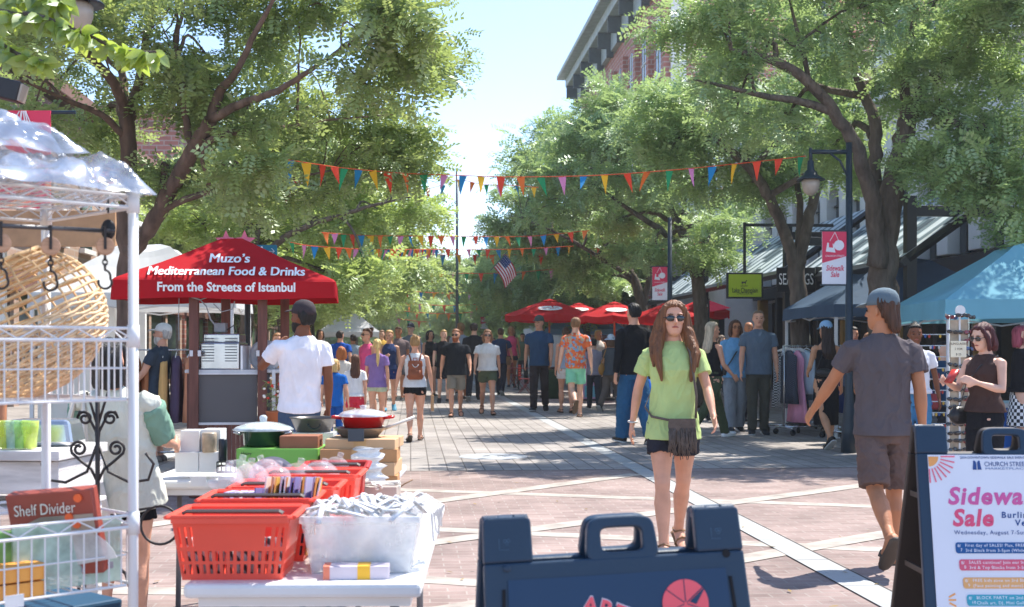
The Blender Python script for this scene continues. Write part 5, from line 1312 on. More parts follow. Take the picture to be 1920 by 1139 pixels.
o = thing("plastic_board", "mint green translucent plastic board in the lower wire basket", "board", W(128, 1101, 3.37), R(45)); MB().box((0, 0, .085), (.30, .012, .17)).build("board", m_mint, o, bevel=.002)
lb = MB()
for k in range(5): lb.box((.04 + .019 * k, -.0075, .045), (.015, .002, .018))
lb.build("label", M("grey_print", (.35, .36, .42), .6), o)
o = thing("plastic_board", "deep green folded sheet left of the mint board in the lower wire basket", "board", W(28, 1100, 3.29), R(45)); MB().box((0, 0, .07), (.16, .03, .15)).build("board", M("leaf_green", "6F9E58", .5, var=.4, scale=12), o, bevel=.002)
for k, (lab, py) in enumerate((("upper orange box in the lower wire basket", 1068), ("lower orange box in the lower wire basket", 1102))):
    o = thing("orange_box", lab, "box", W(22, py + 20, 3.25), R(45), "orange boxes in the wire basket"); MB().box((0, 0, .022), (.13, .10, .042)).build("box", M("orange_card", "E8A24C", .6), o, bevel=.003)
o = thing("price_tag", "small white price tag hanging below the lower wire basket", "tag", W(27, 1128, 3.0), R(45)); MB().box((0, 0, 0), (.045, .002, .03)).build("card", m_whitep, o)
o = thing("storage_bin", "dark teal storage bin on the ground under the rack", "bin", W(60, 1250, 3.7), R(-40)); MB().box((0, 0, .10), (.40, .30, .20), None, 1.08).build("bin", M("teal_plastic", "1E4A66", .5), o, bevel=.01)

# wrought iron stand with scrolls
S0 = W(183, 905, 4.7); S0.z = 0
stand = thing("iron_stand", "black wrought iron stand with scrolls behind the wire shelf", "stand", S0)
def SP(px, py, dd=0): return W(px, py, 4.7 + dd) - S0
st = MB(); st.tube([SP(183, 640), SP(183, 905), SP(183, 1040)], [.009] * 3, 8); st.build("stem", m_iron, stand, True)
def scroll(px, py, r0, turns, sgn, tail):
    q = []
    for t in np.linspace(0, turns * 2 * math.pi, 26):
        r = r0 * (1 - t / (turns * 2 * math.pi) * .72); q.append(SP(px + sgn * r * math.cos(t), py + r * math.sin(t) * -1))
    return [SP(*t_) for t_ in tail] + q
for sg in (-1, 1):
    MB().tube(scroll(183 + sg * 24, 785, 14, 1.4, sg * -1 if 0 else sg, [(183, 850), (183 + sg * 3, 810), (183 + sg * 20, 775), (183 + sg * 34, 772)]), .0052, 6).build("scroll", m_iron, stand, True)
    MB().tube(scroll(183 + sg * 35, 842, 15, 1.4, sg, [(183, 905), (183 + sg * 12, 880), (183 + sg * 30, 866), (183 + sg * 48, 850)]), .0055, 6).build("scroll", m_iron, stand, True)
    MB().tube([SP(183, 800), SP(183 + sg * 12, 760), SP(183 + sg * 20, 735)], .005, 6).build("scroll", m_iron, stand, True)
    MB().tube([SP(183, 830), SP(183 + sg * 20, 885), SP(183 + sg * 60, 905), SP(183 + sg * 95, 900), SP(183 + sg * 105, 870), SP(183 + sg * 90, 850)], .0055, 6).build("scroll", m_iron, stand, True)
MB().tube([SP(300 + 36 * math.cos(t), 985 + 36 * math.sin(t)) for t in np.linspace(0, 2 * math.pi, 25)], .005, 6).build("hoop", m_iron, stand, True)
MB().tube([SP(183, 1000), SP(240, 960), SP(300, 949)], .005, 6).build("arm", m_iron, stand, True)
lg = MB()
for k in range(3):
    a = k * 2.094 + .4; lg.tube([SP(183, 1030), SP(183, 1080) + Vector((math.cos(a) * .1, math.sin(a) * .1, 0)), Vector((math.cos(a) * .24, math.sin(a) * .24, .01))], .007, 6)
lg.build("foot", m_iron, stand, True)

# distressed white shelf unit with glasses at far left
m_dist = M("distressed_white", (.66, .63, .60), .8, var=.35, scale=3, stretch=(1, 1, 7), bump=.2)
c0 = W(35, 900, 5.3); c0.z = 0
un = thing("painted_cabinet", "low white distressed wooden cabinet behind the wire shelf", "cabinet", c0, R(-4))
ztop = W(0, 842, 5.15).z
MB().box((0, 0, ztop - .02), (.56, .5, .04)).box((0, 0.01, ztop - .11), (.53, .46, .13)).box((0, .01, ztop - .24), (.55, .48, .02)).build("carcass", m_dist, un, bevel=.004)
lgs = MB()
for sx in (-1, 1):
    for sy in (-1, 1): lgs.box((sx * .24, sy * .2, (ztop - .25) / 2), (.05, .05, ztop - .25))
lgs.build("leg", m_dist, un, bevel=.004)
for k, (px, col, lab) in enumerate(((8, "C8D850", "yellow green"), (24, "B8DCC8", "pale mint"), (40, "A8DC78", "grass green"), (56, "CFE468", "bright lime"))):
    p = W(px, 848, 5.12); g = MB(); g.lathe([(.0, .004), (.026, .004), (.034, .09), (.036, .115), (.0335, .115), (.031, .09), (.024, .012), (0, .012)], n=18)
    o = g.build("tumbler", clearmat("glass_" + col, srgb(col), .75, .08), None, True); o.location = (p.x, p.y, ztop); tag(o, lab + " glass tumbler standing on the white distressed cabinet", "tumbler", "coloured tumblers on the white cabinet")
o = thing("steel_pan", "steel roasting pan upside down on the white cabinet behind the tumblers", "pan", (W(75, 840, 5.3).x, 5.35, ztop)); MB().box((0, 0, .055), (.3, .2, .11), None, .86).build("pan", M("brushed_steel", (.55, .56, .58), .25, .9), o, bevel=.02)

# ------------- folding table with red baskets
def folding_table(lab, x0, x1, y0, y1, zt, rz=0):
    o = thing("folding_table", lab, "table", ((x0 + x1) / 2, (y0 + y1) / 2, 0), R(rz)); w, l = x1 - x0, y1 - y0
    MB().box((0, 0, zt - .02), (w, l, .04)).build("tabletop", m_whitep, o, bevel=.012)
    for sy in (-1, 1):
        f = MB(); 
        for sx in (-1, 1): f.tube([(sx * w * .36, sy * l * .36, zt - .04), (sx * w * .36, sy * l * .40, .0)], .013, 8)
        f.tube([(-w * .36, sy * l * .375, .3), (w * .36, sy * l * .375, .3)], .011, 8)
        f.tube([(-w * .36, sy * l * .362, zt - .06), (w * .36, sy * l * .362, zt - .06)], .011, 8)
        f.tube([(0, sy * l * .10, zt - .05), (0, sy * l * .375, .3)], .009, 8)
        f.build("leg_frame", M("grey_steel", (.2, .2, .21), .4, .5), o, True)
    r_ = MB().box((0, 0, zt - .055), (w * .9, l * .95, .03)); r_.build("apron", m_whitep, o)
    return o
ZT = .735
folding_table("white plastic folding table holding the red baskets and white bin", -.905, -.262, 3.46, 5.28, ZT, 1.0)
m_red = M("red_plastic", "EE5440", .38, var=.05, spec=.5)
m_red2 = M("dark_red_plastic", "B02A26", .4, var=.05)
def red_basket(lab, c, rz, w=.325, l=.235, h=.185, mat=m_red):
    """tapered shopping basket with slotted walls"""
    o = thing("red_basket", lab, "basket", c, R(rz), "red plastic baskets on the folding table"); tp = .84
    def wall(name, a, b, n):              # a,b: top corners; the bottom corners are drawn in
        m = MB(); a, b = Vector(a), Vector(b)
        def q(f, g, off=0):                 # f along, g up 0..1
            t = tp + (1 - tp) * g; p = a.lerp(b, f); nn = Vector((p.x, p.y, 0)).normalized()
            return Vector((p.x * t, p.y * t, h * g)) + nn * off
        def strip(f0, f1, g0, g1):
            vs = [q(f0, g0), q(f1, g0), q(f1, g1), q(f0, g1), q(f0, g0, -.004), q(f1, g0, -.004), q(f1, g1, -.004), q(f0, g1, -.004)]
            m.add(vs, [(0, 1, 2, 3), (7, 6, 5, 4), (0, 4, 5, 1), (1, 5, 6, 2), (2, 6, 7, 3), (3, 7, 4, 0)])
        strip(0, 1, 0, .10); strip(0, 1, .25, .30); strip(0, 1, .46, .53); strip(0, 1, .84, 1)
        strip(.16, .80, .53, .84)
        for f in (0, .055, .11): strip(f, f + .03, .53, .84); strip(1 - f - .03, 1 - f, .53, .84)
        for k in range(n + 1):
            f = k / n; f0, f1 = max(0, f - .016), min(1, f + .016); strip(f0, f1, .10, .25); strip(f0, f1, .30, .46)
        m.build("wall", mat, o)
    x, y = w / 2, l / 2
    wall("wall", (-x, -y, 0), (x, -y, 0), 15); wall("wall", (x, -y, 0), (x, y, 0), 9); wall("wall", (x, y, 0), (-x, y, 0), 15); wall("wall", (-x, y, 0), (-x, -y, 0), 9)
    MB().box((0, 0, .004), (w * tp, l * tp, .006)).build("floor", mat, o)
    rm = MB(); X, Y = x + .008, y + .008
    for a, b in (((-X, -Y), (X, -Y)), ((X, -Y), (X, Y)), ((X, Y), (-X, Y)), ((-X, Y), (-X, -Y))): rm.tube([(*a, h), (*b, h)], [(.012, .006)] * 2, 8)
    rm.box((0, -Y - .004, h - .004), (w * .98, .012, .022)).box((0, Y + .004, h - .004), (w * .98, .012, .022))
    rm.build("rim", mat, o)
    hd = MB(); hd.tube([(-x * .85, -y * .72, h + .006), (-x * .85 + .01, -y * .72, h + .012), (x * .85 - .01, -y * .72, h + .012), (x * .85, -y * .72, h + .006)], [(.012, .006)] * 4, 6); hd.build("handle", M("dark_handle", (.06, .05, .05), .5), o)
    return o
b1 = red_basket("nearest red basket, holding twisted striped sticks, at the front edge of the folding table", (-.772, 3.62, ZT), 1, h=.175)
b2 = red_basket("second red basket from the front, filled with upright paper sleeves", (-.765, 3.925, ZT), 2)
b3 = red_basket("third red basket from the front, filled with wrapped clear packs", (-.735, 4.21, ZT), 1, h=.19)
b4 = red_basket("fourth red basket from the front under the clear round packs", (-.70, 4.50, ZT), 1, h=.20)
b5 = red_basket("darker red basket at the far right end of the row, behind the white bin", (-.66, 4.80, ZT), 4, w=.22, l=.26, h=.20, mat=m_red2)
m_stripe = bpy.data.materials.new("twisted_stripe"); m_stripe.use_nodes = True
_n, _l = m_stripe.node_tree.nodes, m_stripe.node_tree.links
_w = _n.new("ShaderNodeTexWave"); _w.inputs["Scale"].default_value = 14; _w.bands_direction = 'DIAGONAL'
_t = _n.new("ShaderNodeTexCoord"); _r = _n.new("ShaderNodeValToRGB"); _r.color_ramp.interpolation = 'CONSTANT'
_r.color_ramp.elements[0].color = (.5, .5, .52, 1); _r.color_ramp.elements[1].color = (.03, .03, .04, 1); _r.color_ramp.elements[1].position = .66
_l.new(_t.outputs["Object"], _w.inputs[0]); _l.new(_w.outputs[0], _r.inputs[0]); _l.new(_r.outputs[0], _n["Principled BSDF"].inputs["Base Color"])
for k in range(12):
    x = -.125 + k * .0225; t = MB().tube([(x, -.082 + .004 * (k % 3), .01), (x + .004, -.085, .115)], .010, 8)
    o = t.build("striped_stick", m_stripe, None, True); o.location = b1.location; o.rotation_euler = b1.rotation_euler; tag(o, "grey and black striped stick standing inside the nearest red basket", "stick", "striped sticks in the nearest red basket")
rr = random.Random(6)
sl_cols = ["8A7FB4", "B8B0D0", "E8A050", "C8C4D4", "7A74B0", "D88A70", "E4DCE0", "F0C060", "A8A0C8", "E8E4E4", "9A90C0", "D4B0A0", "C0BCD8", "E09A50"]
for k in range(26):
    c = sl_cols[(k * 5) % len(sl_cols)]
    x = -.02 + k * .0065; h_ = .235 if k > 3 else .2
    m = MB().box((0, 0, h_ / 2), (.0042, .17, h_)); o = m.build("paper_sleeve", M("sleeve_" + c, c, .6, var=.05)); o.location = Vector(b2.location) + Vector((x, rr.gauss(0, .008), .008)); o.rotation_euler = (R(-6), R(rr.gauss(6, 2)), R(2 + rr.gauss(0, 1.5)))
    tag(o, "thin upright paper sleeve packed in a row in the second red basket", "paper sleeve", "paper sleeves in the second red basket")
for k in range(14):
    c = ("C8C0D8", "A8A0C8", "D8D0DC")[k % 3]; m = MB().box((0, 0, .095), (.0042, .15, .19)); o = m.build("paper_sleeve", M("sleeve_" + c, c, .6)); o.location = Vector(b2.location) + Vector((-.125 + k * .007, 0, .008)); o.rotation_euler = (R(-4), R(4 + rr.gauss(0, 1)), R(2))
    tag(o, "thin upright paper sleeve packed in a row in the second red basket", "paper sleeve", "paper sleeves in the second red basket")
def dome(lab, c, r, h, group="clear plastic domes on the red baskets"):
    vs = MB(); vs.lathe([(r * math.cos(t), h * math.sin(t) * (1 + .03 * math.sin(t * 9))) for t in np.linspace(0, 1.5, 9)] + [(.012, h), (.012, h + .015), (.0, h + .017)], n=22)
    o = vs.build("clear_dome", m_film, None, True); o.location = c; o.rotation_euler = (rr.gauss(0, .25), rr.gauss(0, .25), 0); tag(o, lab, "plastic dome", group)
for i, (px, py, d_, rw) in enumerate(((425, 912, 4.15, .06), (470, 908, 4.2, .065), (515, 910, 4.25, .06), (558, 905, 4.45, .07), (600, 902, 4.5, .075), (445, 898, 4.45, .06), (500, 897, 4.5, .065), (628, 890, 4.8, .055))):
    dome(("first", "second", "third", "fourth", "fifth", "sixth", "seventh", "last")[i] + " clear plastic dome counted from the left among the heap on the red baskets", W(px, py, d_), rw, .07)

# white translucent bin
wb_ = thing("white_bin", "white translucent plastic bin heaped with plastic pieces on the folding table", "bin", (-.432, 3.80, ZT), R(1))
x, y, h = .160, .20, .165
def bring(sx, sy, z): return [Vector((sx * x, -y * sy, z)), Vector((x * sx, y * sy, z)), Vector((-x * sx, y * sy, z)), Vector((-x * sx, -y * sy, z))]
MB().loft([bring(.86, .86, .006), bring(1, 1, h), bring(1.06, 1.05, h), bring(1.06, 1.05, h - .02), bring(1.02, 1.02, h - .02), bring(.87, .87, .0)]).build("bin", clearmat("frosted_bin", (.86, .88, .89), .46, .3), wb_, bevel=.004)
m_wht = M("white_plastic_gloss", (.74, .74, .75), .3)
for k in range(26):
    u = rr.random(); xx = -.13 + .26 * u; yy = rr.uniform(-.17, .17)
    m = MB(); a = rr.uniform(-.3, .3); L_ = .15
    m.tube([Vector((xx - a * .1, yy - L_ * .5, .145 + rr.uniform(0, .03))), Vector((xx + a * .15, yy, .17 + rr.uniform(0, .035))), Vector((xx + a * .3, yy + L_ * .5, .145 + rr.uniform(0, .03)))], [(.009, .004)] * 3, 6)
    m.tube([Vector((xx - .05, yy - a * .1, .15 + rr.uniform(0, .03))), Vector((xx, yy, .175 + rr.uniform(0, .02))), Vector((xx + .05, yy + a * .1, .15 + rr.uniform(0, .03)))], [(.012, .003)] * 3, 6)
    o = m.build("plastic_fork", m_wht, None, True); o.location = wb_.location; tag(o, "small white plastic piece in the tangle heaped on the white bin", "plastic piece", "white plastic pieces in the bin")
for k in range(34):
    xx = -.135 + k * .0082; o = MB().box((xx, -.165 + .004 * rr.random(), .077), (.0035, .012, .14)).build("white_card", m_wht); o.location = wb_.location; o.rotation_euler = (0, 0, R(1)); tag(o, "thin white card packed upright inside the white bin", "card", "white cards in the bin")
for k in range(7):
    m = MB(); x0 = .17; yy = -.12 + k * .035
    m.tube([(x0 - .06, yy, .16), (x0 + .0, yy + .005, .195), (x0 + .03 + .004 * k, yy + .01, .16), (x0 + .035 + .006 * (k % 3), yy + .02, .08 + .02 * (k % 4))], [(.009, .0015)] * 4, 6)
    o = m.build("paper_ribbon", m_wht); o.location = wb_.location; tag(o, "curled white paper ribbon hanging over the right rim of the white bin", "paper ribbon", "paper ribbons over the bin rim")
sb = thing("small_carton", "small pale carton with orange end and yellow band before the white bin", "carton", (W(667, 1080, 3.53).x, 3.56, ZT), R(4))
MB().box((0, 0, .018), (.18, .07, .036)).build("box", M("pale_carton", "D8CCD4", .6), sb, bevel=.002)
MB().box((.02, 0, .0185), (.035, .0715, .0375)).build("band", M("yellow_band", "F0B838", .6), sb); MB().box((-.082, 0, .0184), (.018, .0712, .0372)).build("end_panel", M("orange_end", "E88468", .6), sb)

# ------------- second table behind with cookware
tz = .735
t2 = folding_table("white folding table of boxed cookware in front of the red food cart", -1.80, -.58, 6.15, 7.05, tz)
def box(lab, px0, px1, py0, py1, d, mat, depth=None, cat="box", name="box", rz=0, group=None):
    a, b_ = W(px0, py1, d), W(px1, py0, d); w_, h_ = b_.x - a.x, b_.z - a.z; dp = depth or w_ * .8
    o = thing(name, lab, cat, ((a.x + b_.x) / 2, d + dp / 2, a.z), R(rz), group); MB().box((0, 0, h_ / 2), (w_, dp, h_)).build("box", mat, o, bevel=.003); return o, w_, h_, dp
g, w_, h_, dp = box("lime green cookware carton with grey round label", 443, 596, 842, 907, 6.05, M("lime_carton", "7DBB54", .5, var=.04), .3, "carton", "cookware_carton")
q = [(.19 * math.cos(t) * .62 - .02, max(.002, .19 * .62 * math.sin(t) + .01)) for t in np.linspace(0, math.pi, 22)]
MB().prism(q, -dp / 2 - .0015, -dp / 2).build("label", M("grey_label", "B8B4BC", .5), g)
MB().prism([(x * .84, z * .84) for x, z in q], -dp / 2 - .003, -dp / 2 - .0016).build("label_centre", M("grey_label_dark", "8F8B98", .5), g)
text("lettering", "WITH GLASS LID", .02, m_black, g, (-.02, -dp / 2 - .0035, .045), extrude=.0003)
text("lettering", "6 QT STOCK POT", .014, m_black, g, (-.02, -dp / 2 - .0035, .075), extrude=.0003)
text("lettering", "Heavy", .02, m_black, g, (-.145, -dp / 2 - .0015, h_ - .022), extrude=.0003); text("lettering", "Duty", .018, m_black, g, (-.115, -dp / 2 - .0015, h_ - .045), extrude=.0003)
MB().loft([[Vector((.075 + .011 * math.cos(t), y_, .072 + .011 * math.sin(t))) for t in np.linspace(0, 6.283, 17)[:-1]] for y_ in (-dp / 2 - .0032, -dp / 2 - .0045)]).build("sticker", M("orange_sticker"), g)
zc = g.location.z + h_
box("brown carton lying on the lime green carton", 524, 596, 818, 842, 6.08, M("brown_carton", "9A6248", .7), .16, "carton", "carton")
pt = thing("stock_pot", "dark green pot with glass lid on the lime green carton", "pot", (W(500, 0, 6.2).x - .02, 6.22, zc))
MB().lathe([(0, .002), (.085, .002), (.095, .01), (.10, .075), (.104, .078)], n=30).build("pot", M("green_enamel", (.02, .055, .03), .15), pt, True)
MB().lathe([(.145, .078), (.147, .083), (.13, .095), (.08, .112), (.02, .12), (0, .12)], n=30).lathe([(.016, .12), (.02, .14), (.012, .15), (0, .152)], n=14).build("lid", clearmat("glass_lid", (.75, .82, .84), .7, .05), pt, True)
MB().tube([(.1, -.03, .06), (.135, -.03, .068), (.135, .03, .068), (.1, .03, .06)], .007, 6).tube([(-.1, -.03, .06), (-.135, -.03, .068), (-.135, .03, .068), (-.1, .03, .06)], .007, 6).build("handle", M("brushed_steel"), pt, True)
pn = thing("roasting_pan", "dark oval roasting pan with ring handle between the pot and the red pan", "pan", (W(585, 0, 6.5).x, 6.55, W(0, 812, 6.5).z))
MB().lathe([(0, .0), (.085, .0), (.118, .075), (.124, .078), (.116, .07), (.08, .008), (0, .008)], n=28).build("pan", M("dark_steel", (.10, .09, .085), .35, .6), pn, True)
MB().tube([Vector((.02 + .032 * math.cos(t), -.112, .05 + .028 * math.sin(t))) for t in np.linspace(math.pi, 2 * math.pi, 10)], .005, 6).build("handle", m_black, pn, True)
box("clear wrapped bundle under the roasting pan", 548, 625, 812, 905, 6.45, clearmat("wrapped", (.8, .8, .78), .85, .3), .15, "bundle", "wrapped_bundle")
# stack of cardboard boxes at the right end
m_c = [m_card, m_cardl]
for i, (a, b_, c, e, d, lab) in enumerate(((604, 742, 893, 918, 6.0, "bottom cardboard box of the stack under the frying pan"), (600, 742, 868, 893, 6.0, "second cardboard box up the stack under the frying pan"), (598, 742, 843, 868, 6.0, "third cardboard box up the stack with a sagging open flap"), (612, 744, 824, 843, 6.02, "top cardboard box of the stack, right under the frying pan"))):
    o, w_, h_, dp = box(lab, a, b_, c, e, d, m_c[i % 2], .30, "cardboard box", "cardboard_box", rz=(3, -2, 2, -3)[i], group="cardboard boxes on the cookware table")
    MB().box((0, -dp / 2 - .001, h_ / 2), (w_ * .18, .002, h_ * .98)).build("tape", M("tape", "C9A06C", .3), o)
ztop = W(0, 824, 6.02).z
f = thing("frying_pan", "grey frying pan with long cream handle on top of the cardboard stack", "frying pan", (W(672, 0, 6.1).x, 6.16, ztop))
MB().lathe([(0, .001), (.085, .001), (.125, .045), (.128, .048), (.12, .043), (.083, .007), (0, .007)], n=30).build("pan", M("pan_grey", (.20, .17, .15), .3, .4), f, True)
MB().tube([(.115, .02, .04), (.17, .03, .06), (.26, .045, .095)], [(.012, .008), (.011, .008), (.013, .008)], 8).build("handle", M("cream_handle", (.62, .57, .5), .5), f, True)
rp = thing("red_pan", "red casserole with a glass lid stacked in the frying pan", "casserole", (W(680, 0, 6.2).x, 6.22, ztop + .045))
MB().lathe([(0, 0), (.09, 0), (.112, .05), (.118, .053)], n=28).build("pan", M("red_enamel", "C8201E", .2), rp, True)
MB().lathe([(.12, .053), (.121, .06), (.1, .075), (.04, .088), (0, .089)], n=28).lathe([(.012, .088), (.018, .105), (0, .108)], n=12).build("lid", clearmat("glass_lid"), rp, True)
MB().tube([(.1, -.03, .045), (.145, -.03, .05), (.145, .03, .05), (.1, .03, .045)], .008, 6).tube([(-.1, -.03, .045), (-.145, -.03, .05), (-.145, .03, .05), (-.1, .03, .045)], .008, 6).build("handle", M("red_enamel"), rp, True)
bp = thing("baking_sheet", "small dark baking sheet leaning on the frying pan", "baking sheet", (W(668, 0, 5.98).x, 5.97, ztop - .012)); bp.rotation_euler = (R(-14), 0, R(6)); MB().box((0, 0, .035), (.075, .006, .06)).build("sheet", M("dark_steel"), bp, bevel=.002)
# plastic wrapped bowls
wr = thing("wrapped_bowls", "tall leaning stack of bowls in clear plastic wrap beside the cardboard boxes", "wrapped stack", (W(700, 0, 5.75).x, 5.72, tz))
v = MB()
rs = []
for i in range(23):
    f_ = i / 22; z = W(0, 935 - 95 * f_, 5.75).z - tz; xo = .045 * (1 - f_) * math.cos(f_ * 3) - .02 * f_; r_ = .062 + .016 * math.sin(i * 1.45) + .004 * math.sin(i * 3.7) + (.02 if i < 3 else 0)
    rs.append([Vector((xo + math.cos(t) * r_ * (1 + .06 * math.sin(3 * t + i)), math.sin(t) * r_, z + .006 * math.sin(2 * t + i))) for t in np.linspace(0, 2 * math.pi, 23)[:-1]])
v.loft(rs); v.build("wrap", clearmat("bowl_wrap", (.88, .9, .91), .85, .12), wr, True)
# low carton of cords, tape and spoon at right
lo = thing("open_carton", "open grey carton of white cords behind the white bin", "carton", (W(700, 0, 5.0).x, 5.05, ZT)); MB().box((0, 0, .05), (.19, .18, .10)).build("box", M("grey_carton", "A8988E", .8), lo, bevel=.003)
for k in range(9):
    m = MB().tube([Vector((rr.uniform(-.09, .09), rr.uniform(-.1, .05), .10 + rr.random() * .02)) + Vector((.03 * math.cos(t) * (1 + k * .1), .02 * math.sin(t), .012 * math.sin(2 * t))) * (0 if i < 0 else 1) for t in np.linspace(0, 5, 3)], .006, 6)
    o = m.build("string_loop", M("off_white_cord", (.66, .62, .55), .7), None, True); o.location = lo.location; tag(o, "loose loop of white string on the open grey carton", "string", "white strings on the open carton")
tp_ = MB().tube([W(650, 880, 4.9), W(652, 915, 4.85), W(660, 960, 4.8)], [(.009, .002)] * 3, 6).build("paper_ribbon", M("cream_strip", (.62, .56, .45), .7)); tag(tp_, "long cream paper ribbon hanging beside the darker red basket", "paper ribbon")
ld = thing("serving_spoon", "dark serving spoon with raised handle at the right of the wrapped bowls", "spoon", W(735, 922, 5.4))
MB().ell((0, 0, 0), (.028, .02, .013)).build("bowl", M("dark_steel"), ld, True); MB().tube([(.02, 0, .008), (.05, .01, .03), (.085, .02, .048)], [(.005, .003), (.005, .003), (.009, .003)], 6).build("handle", M("wood_handle", "8A6A4C", .6), ld, True)
# white boxes, canister, taped table edge on the left part
box("lower left white carton in front of the cart", 328, 372, 848, 886, 6.25, m_whitep, .16, "carton", "white_carton", group="white cartons before the cart")
box("lower right white carton in front of the cart", 373, 410, 848, 886, 6.25, m_whitep, .16, "carton", "white_carton", group="white cartons before the cart")
box("upper left white carton stacked in front of the cart", 338, 374, 808, 848, 6.28, m_whitep, .14, "carton", "white_carton", group="white cartons before the cart")
box("upper right white carton with a beige jar before it", 376, 413, 806, 848, 6.30, m_whitep, .14, "carton", "white_carton", group="white cartons before the cart")
jr = thing("jar", "small beige candle jar before the upper right white carton", "jar", (W(388, 0, 6.22).x, 6.27, W(0, 848, 6.27).z)); MB().lathe([(0, 0), (.035, 0), (.036, .09), (.034, .095), (0, .095)], n=18).build("jar", M("beige_glass", "B8A48C", .3, var=.3, scale=25), jr, True)
ca = thing("canister", "dark slim canister beside the lime green carton", "canister", (W(418, 0, 6.25).x, 6.25, W(0, 865, 6.2).z)); MB().lathe([(0, 0), (.021, 0), (.021, .10), (.018, .104), (0, .104)], n=16).build("can", M("navy_can", "2A303C", .35), ca, True)
cs = thing("wire_caddy", "small black wire caddy under the slim canister", "caddy", (W(425, 0, 6.2).x, 6.22, W(0, 886, 6.2).z)); m = MB()
for k in range(5): m.tube([(-.045 + k * .022, -.03, 0), (-.045 + k * .022, -.03, .05)], .003, 5)
for z in (0, .03, .05): m.tube([(-.045, -.03, z), (.045, -.03, z), (.045, .03, z), (-.045, .03, z), (-.045, -.03, z)], .003, 5)
m.build("frame", m_black, cs)
for px, lab in ((372, "left white paper note taped to the cookware table edge"), (424, "right white paper note taped to the cookware table edge")):
    o = thing("paper_note", lab, "note", W(px, 903, 6.12), R(2), "paper notes on the table edge"); MB().box((0, 0, 0), (.075, .002, .045)).build("sheet", m_whitep, o)
# ------------------------------------------------------------------ the red food cart
m_canvas_red = canvas("red_canvas", "C01824", .25, 5, .25)
m_cwood = M("cart_wood", (.145, .05, .035), .5, var=.3, scale=5, stretch=(6, 6, .6), bump=.1)
m_steel = M("brushed_steel"); m_white_t = M("white_print", (.85, .85, .84), .6)
m_white_sheet = canvas("white_canvas", (.72, .73, .74), .35, 4, .15)
D = 11.7; ks = F / D
kx = W(407, 0, D).x
cart = thing("food_cart", "red canopied Mediterranean food cart with dark wooden posts", "food cart", (kx, D + .62, 0), R(7))
def K(px, py, dd=0): v = W(px, py, D + dd); return v - Vector((kx, D + .62, 0))
hw, hd = 1.0, .70          # canopy half width, half depth
ze, zv, za = W(0, 524, D).z, W(0, 561, D).z, W(0, 447, D + .62).z
rings = []
def rrect(hx, hy, z, r=.03, n=4):
    out = []; r = min(r, hx * .9, hy * .9)
    for cx, cy, a0 in ((hx - r, hy - r, 0), (-hx + r, hy - r, 90), (-hx + r, -hy + r, 180), (hx - r, -hy + r, 270)):
        for k in range(n + 1): a = R(a0 + 90 * k / n); out.append(Vector((cx + r * math.cos(a), cy + r * math.sin(a), z)))
    full = []
    for i, p in enumerate(out):
        q = out[(i + 1) % len(out)]; full.append(p)
        if i % (n + 1) == n: full += [p.lerp(q, t / 14) for t in range(1, 14)]
    return full
cn = MB(); cn.loft([rrect(hw + .01, hd + .01, zv), rrect(hw, hd, ze - .01, .03), rrect(hw - .02, hd - .02, ze + .012, .03), rrect(hw * .86, hd * .84, ze + (za - ze) * .155, .03), rrect(hw * .68, hd * .66, ze + (za - ze) * .335, .03), rrect(hw * .52, hd * .5, ze + (za - ze) * .5, .03), rrect(hw * .34, hd * .29, ze + (za - ze) * .72, .03), rrect(.10, .03, za, .02)], cap=False)
cn.loft([rrect(hw + .004, hd + .004, zv + .002), rrect(hw - .006, hd - .006, ze - .012), rrect(.10, .03, za - .01, .02)], cap=False)
cn.v = [(x + 0, y, z + (.012 * mnoise.noise(Vector((x * 2.2, y * 2.2, 3))) - .006 if z > zv + .03 else .010 * math.sin(x * 5.1 + y * 4))) for x, y, z in cn.v]
can = cn.build("canopy", m_canvas_red, cart, False)
fold_y = lambda z: 0
# lettering on the sloping front face and on the valance
slope = math.atan2(za - ze, hd - .03); sl_len = math.hypot(za - ze, hd - .03)
def on_slope(py): 
    f = (W(0, py, D).z - ze) / (za - ze) ; f = max(0, min(1, f)); return Vector((0, -hd + (hd - .03) * f, ze + (za - ze) * f))
nrm = Vector((0, -math.sin(slope), math.cos(slope)))
for body, px, py, wpx, hh in (("Muzo\u2019s", 411, 483, 74, .128), ("Mediterranean Food & Drinks", 410, 510, 287, .118)):
    p = on_slope(py + 3) + nrm * .022
    for dx_ in (-.0035, 0, .0035):       # heavy print: three strokes a few millimetres apart
        t = text("lettering", body, hh, m_white_t, can, (K(px, 0).x + dx_, p.y + dx_ * .05, p.z + dx_ * .05), (slope, 0, 0), offset=0, width=wpx / ks)
        t.scale = (t.scale[0], 1.9, 1)
text("lettering", "From the Streets of Istanbul", .115, m_white_t, can, (K(411, 0).x, -hd - .012, (ze + zv) / 2 + .012), (R(90), 0, 0), offset=.003, width=252 / ks)
for px, dy in ((347, 0), (474, 0), (386, 1), (505, 1)):
    x = K(px, 0).x; MB().box((x, -.52 + dy * .98, zv / 2 + .06), (.085, .085, zv + .1)).build("post", m_cwood, cart, bevel=.006)
